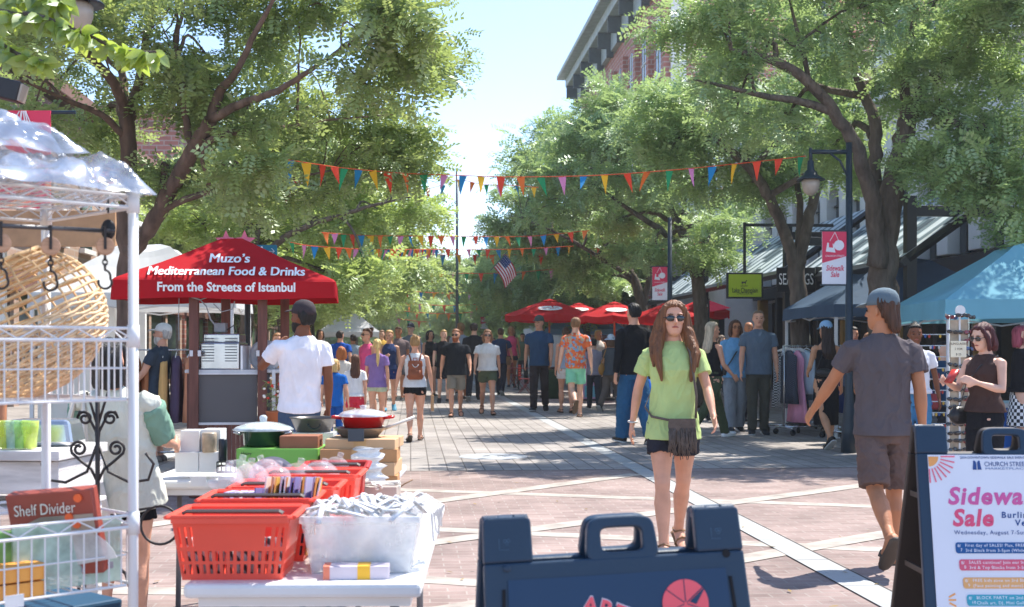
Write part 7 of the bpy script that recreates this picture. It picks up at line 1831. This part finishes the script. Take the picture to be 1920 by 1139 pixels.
# the navy board in the middle foreground
d1 = 2.98
c1 = W(1166, 0, d1)
o, T, y0, val, e, L_, sc, child = board("navy blue sandwich board with a red circle emblem in the middle foreground", c1.x, d1 + .06, 11, .982, .62, 13, -1.4)
hw = .31
inset = MB().prism([(-.262, -.145), (.262, -.145), (.285, -.9), (-.285, -.9)], y0 - .003, y0 - .0005); child(inset, "sign_face", M("navy_face", "1A3A58", .5, var=.06, scale=2))
for s_ in (-1, 1): child(MB().prism([(s_ * .272 - .0035, -.165), (s_ * .272 + .0035, -.165), (s_ * .297 + .0035, -.6), (s_ * .297 - .0035, -.6)], y0 - .004, y0 - .001), "slot", m_slot)
bl = MB(); bl.lathe([(0, 0), (.0095, 0), (.0095, .004), (.006, .0065), (0, .007)], n=18); bo = child(bl, "bolt", m_navy); bo.matrix_local = T @ Matrix.Translation((-.262, y0, -.117)) @ Matrix.Rotation(R(90), 4, 'X')
bl = MB(); bl.lathe([(0, .001), (.010, .001)], n=18); bo = child(bl, "bolt_hole", m_slot); bo.matrix_local = T @ Matrix.Translation((.268, y0, -.112)) @ Matrix.Rotation(R(90), 4, 'X')
# moulded marks on the lugs
for x, s_ in ((-.262, 1), (.25, 1)):
    em = MB()
    for k in range(3): em.tube([(x + .004 * k + .0035 * math.cos(t), y0 - .0004, -.055 - .006 * (k == 1) + .0035 * math.sin(t)) for t in np.linspace(0, 6.28, 9)], .0007, 4)
    em.tube([(x - .014, y0 - .0004, -.05), (x - .014, y0 - .0004, -.075), (x + .008, y0 - .0004, -.076)], .0007, 4)
    child(em, "moulded_mark", M("navy_light", "4A6880", .4))
cc = MB().loft([[Vector((.155 + .056 * math.cos(t), y, -.222 + .056 * math.sin(t))) for t in np.linspace(0, 6.283, 41)[:-1]] for y in (y0 - .0032, y0 - .006)])
emb = child(cc, "emblem", M("salmon_red", "F0606A", .5, var=.03))
ln = MB()
for a in (90, 142, 38, 200, -20): ln.box((.155 + .03 * math.cos(R(a)), y0 - .0065, -.222 + .03 * math.sin(R(a))), (.052, .001, .0018), Matrix.Rotation(-R(a), 3, 'Y'))
ln.prism([(.165, -.218), (.207, -.185), (.18, -.225)], y0 - .0078, y0 - .0071)
child(ln, "emblem_line", M("navy_face"))
def arc_text(parent_child, body, cx, cz, r, a0, da, size, mat, y):
    for i, ch in enumerate(body):
        a = R(a0 - da * i); t = text("lettering", ch, size, mat, o, extrude=.0006, offset=.0015)
        t.matrix_local = T @ Matrix.Translation((cx + r * math.cos(a), y, cz + r * math.sin(a))) @ Matrix.Rotation(math.pi / 2 - a, 4, 'Y') @ Matrix.Rotation(R(90), 4, 'X')
m_pinkwhite = M("white_outline", (.75, .72, .76), .5)
for off, mat, sz in ((y0 - .0036, m_pinkwhite, .061), (y0 - .0056, M("salmon_red"), .054)):
    arc_text(None, "ART\u2019S", -.16, -.59, .385, 77, 5.6, sz, mat, off)

# the sale board at the right
d2 = 4.72
c2 = W(1712, 0, d2).x + .31
o, T, y0, val, e, L_, sc, child = board("sandwich board with a white sidewalk sale poster in a navy frame at the right", c2, d2, 0, 1.085, .62, 15, 0, m_brownp)
face = MB().prism([(-.276, -.112), (.276, -.112), (.296, -.98), (-.296, -.98)], y0 - .004, y0 - .0005); pf = child(face, "poster", M("poster_white", "E6E8F0", .6, var=.02))
yt = y0 - .0052
def ptext(body, x, z, size, col, align='LEFT', width=None, shear=0, offset=0, space=1.0):
    t = text("lettering", body, size, M("ink_" + col, col, .6, var=.02), o, align=align, extrude=.0003, shear=shear, offset=offset, space=space)
    if width:
        xs = [v.co.x for v in t.data.vertices]; t.scale = (width / (max(xs) - min(xs)), 1, 1)
    t.matrix_local = T @ Matrix.Translation((x, yt, z)) @ Matrix.Rotation(R(90), 4, 'X') @ Matrix.Diagonal((*t.scale, 1))
    return t
PXM = 1 / (F / (d2 - .03))                     # metres per photo pixel on the board
bx_ = lambda px: (px - 1712) * PXM - .31
bz = lambda py: -(py - 798) * PXM * 1.03
ptext("2024 DOWNTOWN SIDEWALK SALE EVENT", bx_(1789), bz(859), .0125, "2E4C80", width=120 * PXM)
ptext("CHURCH STREET", bx_(1833), bz(871), .024, "2B4F8C", width=81 * PXM)
ptext("MARKETPLACE", bx_(1834), bz(879), .011, "6A84B0", width=76 * PXM)
lg2 = MB()
for s_ in (-1, 1):
    x = bx_(1819) + s_ * .009; z = bz(873)
    lg2.prism([(x - .007, z - .016), (x + .007, z - .016), (x + .007 - (s_ > 0) * .004, z + .010), (x + .003, z + .017), (x - .003, z + .017), (x - .007 + (s_ < 0) * .004, z + .010)], yt - .001, yt)
lg2 = child(lg2, "logo", M("ink_2B4F8C"))
sn = MB(); x0, z0 = bx_(1730), bz(857)
sn.prism([(x0, z0)] + [(x0 + .036 * math.cos(t), z0 - .036 * math.sin(t)) for t in np.linspace(0, math.pi / 2, 14)][::-1], yt - .001, yt); child(sn, "sun_motif", M("ink_F4A860", "F4A860", .6))
ry = MB()
for k in range(8):
    a = k * math.pi / 14; p_ = lambda r, da: (x0 + r * math.cos(a + da), z0 - r * math.sin(a + da)); ry.prism([p_(.045, .05), p_(.096, .028), p_(.096, -.028), p_(.045, -.05)], yt - .001, yt)
child(ry, "sun_ray", M("ink_F0788C", "F0788C", .6))
ptext("Sidewalk", bx_(1759), bz(930), .086, "D8609E", shear=.22, offset=.0028, space=1.12)
ptext("Sale", bx_(1764), bz(969), .084, "E8557A", shear=.22, offset=.0028, space=1.1)
ptext("Burlington,", bx_(1855), bz(963), .031, "2B4F8C", shear=.1, offset=.0006, space=1.25)
ptext("Vermont", bx_(1879), bz(977), .031, "2B4F8C", shear=.1, offset=.0006, space=1.25)
ptext("Wednesday, August 7-Sunday, August 11", bx_(1766), bz(994), .021, "2B4F8C", offset=0, space=1.15)
for i, (col, l1, l2) in enumerate((("1E5A96", "First day of SALES! Plus, FREE music", "3rd Block from 3-5pm (While supplies last)"), ("E0607C", "SALES continue! Join our live DJ on", "3rd & Top Blocks from 3-5pm!"), ("EBB070", "FREE kids zone on 3rd Block from 11-3", "(Face painting and more) Shop SALES!"), ("3FA8BC", "BLOCK PARTY on 2nd Block! Games,", "Chalk art, DJ, Mini Golf & BBQ!"), ("D860A8", "Last day of SALES!", "Final markdowns all day"))):
    py = 1021 + i * 30 + (i > 1) * 1.5; xl = bx_(1766 + i * 4); z = bz(py); w_ = .56 - .012 * i
    pts = [(xl + .007, z - .0195), (.285, z - .0195), (.285, z + .0195), (xl + .007, z + .0195), (xl + .002, z + .016), (xl, z + .010), (xl, z - .010), (xl + .002, z - .016)]
    child(MB().prism(pts, yt - .0012, yt), "text_bar", M("ink_" + col, col, .6, var=.02))
    yt -= .0016
    ptext(l1, xl + .034, z + .0085, .0155, "F4F4F8", space=1.12); ptext(l2, xl + .034, z - .0095, .0155, "F4F4F8", space=1.12)
    ptext("8/", xl + .007, z + .007, .015, "F4F4F8"); ptext(str(7 + i), xl + .016, z - .008, .015, "F4F4F8")
    yt += .0016
s2 = MB()
for k in (-1, 0, 1): a = math.pi + k * .5; s2.box((bx_(1752), yt, bz(1112) - k * .016), (.026, .001, .006), Matrix.Rotation(k * .5, 3, 'Y'))
child(s2, "sun_motif", M("ink_F4A860"))
# inner ribs of the left side, seen between the two panels
rbm = MB()
for k in range(3): rbm.box((-.30, .0, 1.085 - .25 - .27 * k), (.012, .10 + .13 * k, .02))
rbm.build("brace", m_brownp, o)

# ------------------------------------------------------------------ bunting
BC = {"r": "E8482E", "o": "F07A34", "y": "F4BC2C", "b": "1C86C0", "p": "E08CC0", "g": "1F9460"}
def pmat(k): return M("pennant_" + k, BC[k], .75, var=.05)
PEN = {}
def pennant_mesh(k, w, h):
    key = (k, round(w, 3), round(h, 3))
    if key not in PEN:
        mb = MB(); rows = []
        for f in np.linspace(0, 1, 7): rows.append([(-w / 2 * (1 - f) - .001, .03 * math.sin(f * 2.6) * .5, -h * f), (w / 2 * (1 - f) + .001, .03 * math.sin(f * 2.6 + .5) * .5, -h * f)])
        vs = [p for r in rows for p in r]; back = [(x, y + .003, z) for x, y, z in vs]; n = len(vs)
        fs = [(2 * i, 2 * i + 1, 2 * i + 3, 2 * i + 2) for i in range(6)]; fs += [tuple(j + n for j in f[::-1]) for f in fs]
        mb.add(vs + back, fs); o = mb.build("pennant", pmat(k)); PEN[key] = o.data; bpy.data.objects.remove(o)
    return PEN[key]
def bunting(label, ctrl, seq, step, w, h, start=.1, rnd=1, skip=()):
    pts = [W(*c) for c in ctrl]; o = thing("bunting", label, "bunting", pts[0], 0, "strings of pennant bunting across the street"); r_ = random.Random(rnd)
    fine = [Vector(p[:3]) for p in limb_pts([(*p, .003) for p in pts], 10, 0, r_)]
    MB().tube([p - pts[0] for p in fine], .006 * max(1, pts[0].y / 22), 5).build("cord", M("orange_cord", "D8542E", .8), o)
    s, nxt, k = 0, start, 0
    for a, b in zip(fine[:-1], fine[1:]):
        L_ = (b - a).length
        while nxt < s + L_:
            p = a.lerp(b, (nxt - s) / L_); c = seq[k % len(seq)]; k += 1; nxt += step * r_.uniform(.94, 1.06)
            if c != "-":
                q = bpy.data.objects.new("pennant", pennant_mesh(c, w, h)); COL.objects.link(q); q.parent = o; q.location = p - pts[0] - Vector((0, 0, .004)); q.rotation_euler = (R(r_.gauss(0, 16)), R(r_.gauss(0, 7)), R(r_.gauss(0, 26))); q.scale = (r_.uniform(.82, 1.12), 1, r_.uniform(.86, 1.08))
        s += L_
    return o
bunting("nearest bunting string, from the right street lamp across the open sky", [(1511, 293, 16.9), (1395, 306, 17.1), (1240, 321, 17.2), (1100, 330, 17.4), (955, 332, 17.4), (857, 329, 17.0), (755, 325, 16.6), (660, 317, 15.8), (612, 311, 15.2), (540, 300, 14.6)], "groyrbpgooybpgoryb-pg".replace("-", "o")[:0] + "grryb" + "pg" + "orybp" + "goryb" + "pgory" + "b", .288, .115, .27, .06, 3)
seqs = "orybpgoybrgp"
strs = [("second bunting string, hung level with the far tree tops", [(1105, 432, 28), (1000, 443, 28), (900, 444, 27), (800, 443, 26), (690, 442, 24.5), (600, 436, 23)], .31, .13, .24, 5),
        ("third bunting string, just under the second with its left end by the teal sign", [(1075, 462, 33), (950, 468, 33), (820, 468, 33), (700, 468, 24.5), (590, 462, 22.5), (545, 455, 22)], .30, .125, .23, 7),
        ("slanting bunting string crossing behind the flag pole in the sky", [(1010, 352, 26), (960, 348, 26), (905, 346, 26.5), (860, 338, 27), (820, 350, 27), (770, 362, 27.5)], .40, .13, .25, 2),
        ("fourth bunting string, small, low over the left crowd", [(1180, 458, 38), (1080, 470, 38), (960, 478, 38), (820, 478, 38.5), (720, 474, 39), (640, 466, 39)], .5, .17, .34, 4),
        ("fifth bunting string before the dark foliage under the small flag", [(1040, 505, 45), (950, 512, 45), (860, 513, 45), (780, 511, 46), (700, 504, 46)], .5, .18, .36, 9),
        ("sixth bunting string, tiny, above the crowd in the middle", [(960, 540, 54), (900, 548, 54), (830, 550, 55), (760, 546, 55)], .6, .2, .38, 1),
        ("seventh bunting string, tiny, just below the sixth", [(965, 560, 62), (890, 571, 62), (820, 573, 63), (745, 568, 63)], .6, .22, .40, 8),
        ("eighth bunting string, tiny, close over the heads at the street end", [(950, 572, 74), (880, 586, 74), (810, 588, 74), (740, 582, 75)], .65, .24, .44, 6),
        ("farthest bunting string, a row of specks over the heads at the street end", [(940, 590, 88), (870, 602, 88), (800, 604, 88), (745, 598, 88)], .7, .27, .5, 11),
        ("short bunting string among the right leaves beside the second umbrella tree", [(1330, 452, 35), (1240, 468, 36), (1150, 470, 37), (1080, 462, 38)], .5, .16, .3, 12)]
for lab, ctrl, step, w, h, rd in strs: bunting(lab, ctrl, seqs[rd % 5:] + seqs[:rd % 5], step, w, h, .1, rd)

# ------------------------------------------------------------------ lamps, poles, banners, flags
m_lampg = M("lamp_glass", "A89C8E", .35, spec=.6)
m_lampb = M("lamp_blue_black", (.02, .035, .05), .4)
def lamp_head(o, p, s=1.0):
    MB().lathe([(.03, .42), (.05, .40), (.06, .26), (.10, .22), (.12, .17), (.23, .10), (.235, .085), (.12, .11), (.0, .11)], n=26).build("shade", m_lampb, o, True).matrix_local = Matrix.Translation(p) @ Matrix.Scale(s, 4)
    MB().lathe([(.115, .10), (.15, .07), (.145, -.02), (.11, -.11), (.05, -.16), (0, -.17)], n=26).build("globe", m_lampg, o, True).matrix_local = Matrix.Translation(p) @ Matrix.Scale(s, 4)
dl = 16.9; lp = thing("street_lamp", "dark street lamp with a bell shaped globe on a side arm before the forked tree", "street lamp", (W(1592, 0, dl).x, dl, 0))
B0 = Vector(lp.location); zt = W(0, 268, dl).z
MB().tube([(0, 0, 0), (0, 0, .3), (0, 0, .8), (0, 0, zt)], [.11, .10, .055, .042], 12).build("pole", m_lampb, lp, True)
ar = MB(); xa = W(1520, 0, dl).x - B0.x; zar = W(0, 285, dl).z
ar.tube([(0, 0, zar), (xa, 0, zar)], .03, 8); ar.tube([(-.01, 0, zar - .35), (-.12, 0, zar - .12), (-.25, 0, zar - .02)], .016, 6); ar.tube([(xa, 0, zar + .05), (xa, 0, zar - .12)], .025, 8); ar.build("arm", m_lampb, lp, True)
lamp_head(lp, (xa, 0, W(0, 348, dl).z), .80)
bn = thing("banner", "pink and white sale banner with a shopping bag motif on the right lamp pole", "banner", W(1565, 484, dl - .02), R(3), "sale banners on the lamp poles")
def banner_parts(o, w, h, full=True):
    m_pk, m_wb = M("banner_pink", "E0405E", .7, var=.04), M("banner_white", "EBE6EA", .7, var=.03)
    MB().box((0, 0, 0), (w, .012, h)).build("cloth", m_wb, o)
    MB().prism([(-w / 2, h / 2), (-w / 2, -.10 * h), (w / 2, .04 * h), (w / 2, h / 2)][::-1], -.011, -.0075).build("pink_field", m_pk, o)
    tg_ = MB(); tg_.prism([(-.36 * w, .12 * h), (.02 * w, .10 * h), (-.06 * w, .27 * h), (-.3 * w, .29 * h)], -.014, -.0115)
    tg_.loft([[Vector((.16 * w + .2 * w * math.cos(t), y, .24 * h + .2 * w * math.sin(t))) for t in np.linspace(0, 6.283, 25)[:-1]] for y in (-.0115, -.014)])
    for x1 in (-.2, .15): tg_.tube([(0, -.013, .49 * h), (x1 * w, -.013, .32 * h)], .004, 4)
    tg_.build("tag_motif", m_wb, o)
    wd_ = MB().prism([(-.24 * w, .2 * h), (-.08 * w, .19 * h), (-.10 * w, .31 * h), (-.24 * w, .32 * h)], -.0165, -.0145); wd_.build("bag_motif", m_pk, o)
    for z_ in (h / 2 + .012, -h / 2 - .012): MB().box((0, 0, z_), (w * 1.15, .02, .022)).build("rod", m_lampb, o)
    if full:
        text("lettering", "CHURCH STREET", .034, m_wb, o, (-.0, -.012, .02 * h + .01), extrude=.0003, width=w * .75)
        text("lettering", "Sidewalk", .10, m_pk, o, (0, -.0075, -.20 * h), shear=.2, extrude=.0003, width=w * .72, offset=.002); text("lettering", "Sale", .10, m_pk, o, (0, -.0075, -.32 * h), shear=.2, extrude=.0003, width=w * .34, offset=.002)
banner_parts(bn, 48 / F * dl, 98 / F * dl)
db = 27.5; pb_ = thing("lamp_pole", "thin dark pole carrying the smaller sale banner behind the woman in green", "pole", (W(1256, 0, db).x, db, 0)); MB().tube([(0, 0, 0), (0, 0, 4.2)], [.07, .045], 10).build("pole", m_lampb, pb_, True); MB().tube([(0, 0, W(0, 500, db).z), (-.4, 0, W(0, 500, db).z)], .015, 6).build("arm", m_lampb, pb_)
bn2 = thing("banner", "smaller sale banner hanging further up the street over the red umbrellas", "banner", W(1237, 532, db - .02), 0, "sale banners on the lamp poles"); banner_parts(bn2, 28 / F * db, 62 / F * db)
for px, py, d_, lab in ((908, 606, 70, "tiny pink and white sale banner above the far crowd, left of the umbrellas"), (998, 566, 52, "tiny sale banner peeping over the leftmost red umbrella"), (947, 592, 60, "tiny sale banner at the left tip of the nearest red umbrella")):
    q = thing("banner", lab, "banner", W(px, py, d_), 0, "sale banners on the lamp poles"); banner_parts(q, 14 / F * d_, 22 / F * d_, False); MB().tube([(.2, .03, -W(0, py, d_).z), (.2, .03, .5)], .04, 6).build("pole", m_lampb, q)
# near left lamp, its flood light and red banner
dL = 9.6; ll = thing("street_lamp", "street lamp cut by the top left corner behind the lime leaves", "street lamp", (W(-70, 0, dL).x, dL, 0))
B1 = Vector(ll.location); MB().tube([(0, 0, 0), (0, 0, .8), (0, 0, 4.6)], [.10, .055, .045], 12).build("pole", m_lampb, ll, True)
xq = W(140, 0, dL).x - B1.x; ar = MB().tube([(0, 0, 4.35), (xq, 0, 4.35)], .03, 8); ar.tube([(xq, 0, 4.4), (xq, 0, W(0, -10, dL).z + .1)], .025, 8); ar.build("arm", m_lampb, ll, True)
lamp_head(ll, (xq, 0, W(0, 28, dL).z), .92)
MB().tube([(0, 0, W(0, 211, dL).z), (W(142, 0, dL).x - B1.x, 0, W(0, 211, dL).z)], .014, 8).build("banner_arm", m_lampb, ll)
fl = thing("floodlight", "black floodlight box above the red banner at the far left", "floodlight", W(18, 170, dL - .1)); fl.rotation_euler = (0, R(14), 0); MB().box((0, 0, 0), (.19, .16, .15)).build("housing", M("black_housing", (.02, .02, .024), .5), fl, bevel=.012); MB().box((.1, 0, 0), (.02, .13, .13)).build("lens", m_lampg, fl, bevel=.004); MB().tube([(-.09, 0, 0), (-.30, 0, .06)], .02, 6).build("bracket", m_black, fl)
b3 = thing("banner", "red banner with white loops hung behind the crumpled plastic at the far left", "banner", W(20, 300, dL - .02)); hb_ = 184 / F * dL
MB().box((0, 0, 0), (150 / F * dL, .012, hb_)).build("cloth", M("banner_pink"), b3)
lp_ = MB()
for k in (-1, 0, 1): lp_.tube([(.09 + k * .02, -.012, hb_ / 2 - .005), (.07 + k * .07, -.012, hb_ / 2 - .13), (.12 + k * .06, -.012, hb_ / 2 - .16), (.1 + k * .015, -.012, hb_ / 2 - .005)], .005, 5)
lp_.build("loop_motif", M("banner_white", "EBE6EA"), b3)
# flag pole, flags
fpz = thing("flag_pole", "tall thin bare flag pole in the gap of sky over the street", "flag pole", (W(857, 0, 44).x, 44, 0)); MB().tube([(0, 0, 0), (0, 0, W(0, 318, 44).z)], [.06, .045], 10).build("pole", M("pole_grey", (.10, .12, .14), .4, .4), fpz, True); MB().ell((0, 0, W(0, 318, 44).z), .06).build("finial", M("pole_grey"), fpz, True)
def flag(label, px, py, d, w, h, rot, full=True, droop=.35):
    o = thing("flag", label, "flag", W(px, py, d)); o.rotation_euler = (0, R(rot), R(10))
    N = 26; cols = [M("flag_red", "B82C38", .8), M("flag_white", "E8E4E4", .8), M("flag_blue", "26447C", .8)]
    def strip(u0, u1, v0, v1, off=0):
        m = MB(); n = 14; vs, fs = [], []
        for i in range(n + 1):
            u = u0 + (u1 - u0) * i / n; y = .06 * w * math.sin(u * 7) - off; dz = -droop * w * u * u
            vs += [(u * w, y, -v0 * h + dz), (u * w, y, -v1 * h + dz), (u * w, y + .003 + 2 * off, -v0 * h + dz), (u * w, y + .003 + 2 * off, -v1 * h + dz)]
        for i in range(n): a = 4 * i; fs += [(a, a + 1, a + 5, a + 4), (a + 2, a + 6, a + 7, a + 3)]
        return m.add(vs, fs)
    for k in range(13): strip(0, 1, k / 13, (k + 1) / 13).build("stripe", cols[k % 2], o)
    ct = strip(0, .42, 0, 7 / 13, .004).build("canton", cols[2], o)
    st_ = MB()
    for i in range(5):
        for j in range(4): u = .05 + i * .08; st_.box((u * w, .06 * w * math.sin(u * 7) - .012, -(.06 + j * .125) * h - droop * w * u * u), (.02 * w, .004, .02 * w))
    st_.build("star", cols[1], ct)
    MB().tube([(-.02, 0, .12), (-.02, 0, -h * 1.25)], .012, 6).build("staff", M("pole_grey"), o)
    return o
flag("American flag hanging half furled among the left leaves near the first bunting string", 548, 306, 18.6, .32, .42, 38)
flag("small American flag hung before the dark foliage under the second bunting string", 948, 478, 36, .62, .5, 42)

# ------------------------------------------------------------------ shop signs on the right
dg = 25.5; sg = thing("hanging_sign", "lime green chocolate shop sign with a small black leaping deer in a black frame", "shop sign", W(1396, 536, dg), R(4)); w_, h_ = 62 / F * dg, 42 / F * dg
MB().box((0, 0, 0), (w_ * 1.12, .07, h_ * 1.16)).build("frame", m_black, sg, bevel=.01); MB().box((0, -.037, 0), (w_, .012, h_)).build("panel", M("lime_sign", "A9C02C", .5, var=.03), sg)
text("lettering", "Lake Champlain", .14, m_black, sg, (0, -.046, -.22 * h_), extrude=.0006, width=w_ * .78, offset=.001); text("lettering", "CHOCOLATES", .06, m_black, sg, (0, -.046, -.36 * h_), extrude=.0006, width=w_ * .5)
dr = MB(); q = lambda x, z: (x * h_ * .012 - .02, z * h_ * .012 + .06)
dr.prism([q(*p) for p in ((-9, -2), (-7, -9), (-6, -9), (-5, -2), (3, -2), (5, -8), (6, -8), (6, 0), (9, 5), (11, 5), (10, 8), (7, 8), (5, 3), (-6, 3), (-9, 5))], -.047, -.044); dr.box((q(0, -13)[0], -.0455, q(0, -13)[1]), (w_ * .22, .002, .012)); dr.build("deer_emblem", m_black, sg)
br_ = MB().box((0, .0, h_ * .58 + .5), (.05, .05, 1.0)).box((.9, .0, h_ * .58 + .95), (1.8, .05, .06)); br_.build("bracket", m_black, sg)
db_ = 23.4; s2_ = thing("shop_sign", "black shop fascia sign with tall white letters behind the V shaped tree", "shop sign", W(1492, 525, db_), R(2)); w_ = 72 / F * db_; h_ = 46 / F * db_
MB().box((0, 0, 0), (w_, .06, h_)).build("panel", M("sign_black", (.012, .012, .014), .5), s2_, bevel=.004); t_s = text("lettering", "SEA BAGS", .22, m_white_t, s2_, (0, -.034, 0), extrude=.0006, width=w_ * .9); t_s.scale = (t_s.scale[0], 1.35, 1)
s3_ = thing("shop_sign", "black shop sign with white and red lettering just left of the sale banner", "shop sign", W(1566, 524, db_), R(2)); w_ = 74 / F * db_
MB().box((0, 0, 0), (w_, .06, h_)).build("panel", M("sign_black"), s3_, bevel=.004); text("lettering", "Ben & Co", .16, m_white_t, s3_, (-.0, -.034, .06), extrude=.0006, width=w_ * .86, offset=.001); text("lettering", "Outlet", .09, M("red_ink", (.5, .03, .05), .6), s3_, (-.05, -.034, -.12), extrude=.0006)
for sg_ in (s2_, s3_): MB().box((0, .2, 0), (.05, .4, .05)).build("bracket", m_black, sg_)
pn = thing("small_flag", "small red pennant sign under the lime green chocolate sign", "pennant sign", W(1350, 578, 27)); MB().prism([(-.22, .16), (.23, .0), (-.22, -.08)][::-1], -.01, .01).build("panel", M("banner_pink"), pn); MB().tube([(-.24, 0, .2), (-.24, 0, -W(0, 578, 27).z)], .02, 6).build("pole", m_black, pn)

# ------------------------------------------------------------------ far end of the street: hall, low hedge
eh = thing("brick_building", "far brick hall closing the end of the street behind the trees", "building", (-5, 150, 0)); MB().box((0, 5, 4), (60, 10, 8)).build("wall", m_redbrick, eh); MB().box((0, 5, 8.2), (61, 11, .5)).build("cornice", m_white, eh)
for k in range(18): MB().box((-27 + k * 3.2, -.04, 4.6), (1.3, .08, 2.4)).build("window", m_glass, eh)
r_ = random.Random(31)
for i in range(9):
    x = -13 + i * 3.0; base = Vector((x - 8, 122 + r_.random() * 8, 0)); bl_ = [(base.x + r_.gauss(0, 1.2), base.y + r_.gauss(0, .8), r_.uniform(1.0, 5.2), r_.uniform(1.2, 2), 1.3, r_.uniform(.8, 1.3)) for _ in range(9)]
    make_tree(("first", "second", "third", "fourth", "fifth", "sixth", "seventh", "eighth", "ninth")[i] + " bushy tree from the left in the row closing the street", base, [[(base.x, base.y, 0, .2), (base.x, base.y + .1, 1.5, .15), (base.x + .1, base.y, 3, .1)]], bl_, m_leaf_b if i % 2 else m_leaf_c, m_bark, 50 + i, "bushy trees closing the street", dens=.4, leaf=3.4, clump=1.0, name="bushy_tree")

# fallen leaflets and grit on the paving
r_ = random.Random(77); lv = MB()
for k in range(420):
    d_ = 4.5 + 24 * r_.random() ** 1.6; x = r_.uniform(-.42, .42) * d_; a = r_.random() * 6.28; L_ = r_.uniform(.012, .035); w_ = L_ * r_.uniform(.25, .5); u = Vector((math.cos(a), math.sin(a), .1)) * L_; v = Vector((-math.sin(a), math.cos(a), 0)) * w_; c = Vector((x, d_, .012))
    lv.quad(c - u, c - v, c + u, c + v)
struct(lv.build("fallen_leaves", M("dry_leaf", "8A7448", .9, var=.5, scale=3)), 'stuff')
# ------------------------------------------------------------------ thin haze volume, added to lift the distant dark tones
hz_ = MB().box((0, 75, 9), (110, 166, 20)).build("haze", None)
struct(hz_, 'stuff')
_m = bpy.data.materials.new("haze"); _m.use_nodes = True
for _x in list(_m.node_tree.nodes):
    if _x.type != 'OUTPUT_MATERIAL': _m.node_tree.nodes.remove(_x)
_v = _m.node_tree.nodes.new("ShaderNodeVolumePrincipled"); _v.inputs["Color"].default_value = (.92, .95, .97, 1); _v.inputs["Density"].default_value = 0.0008; _v.inputs["Anisotropy"].default_value = 0.3
_m.node_tree.links.new(_v.outputs[0], _m.node_tree.nodes["Material Output"].inputs["Volume"])
hz_.data.materials.append(_m)
for _s in list(bpy.data.scenes):
    if _s.name == "tmp_build": bpy.data.scenes.remove(_s)
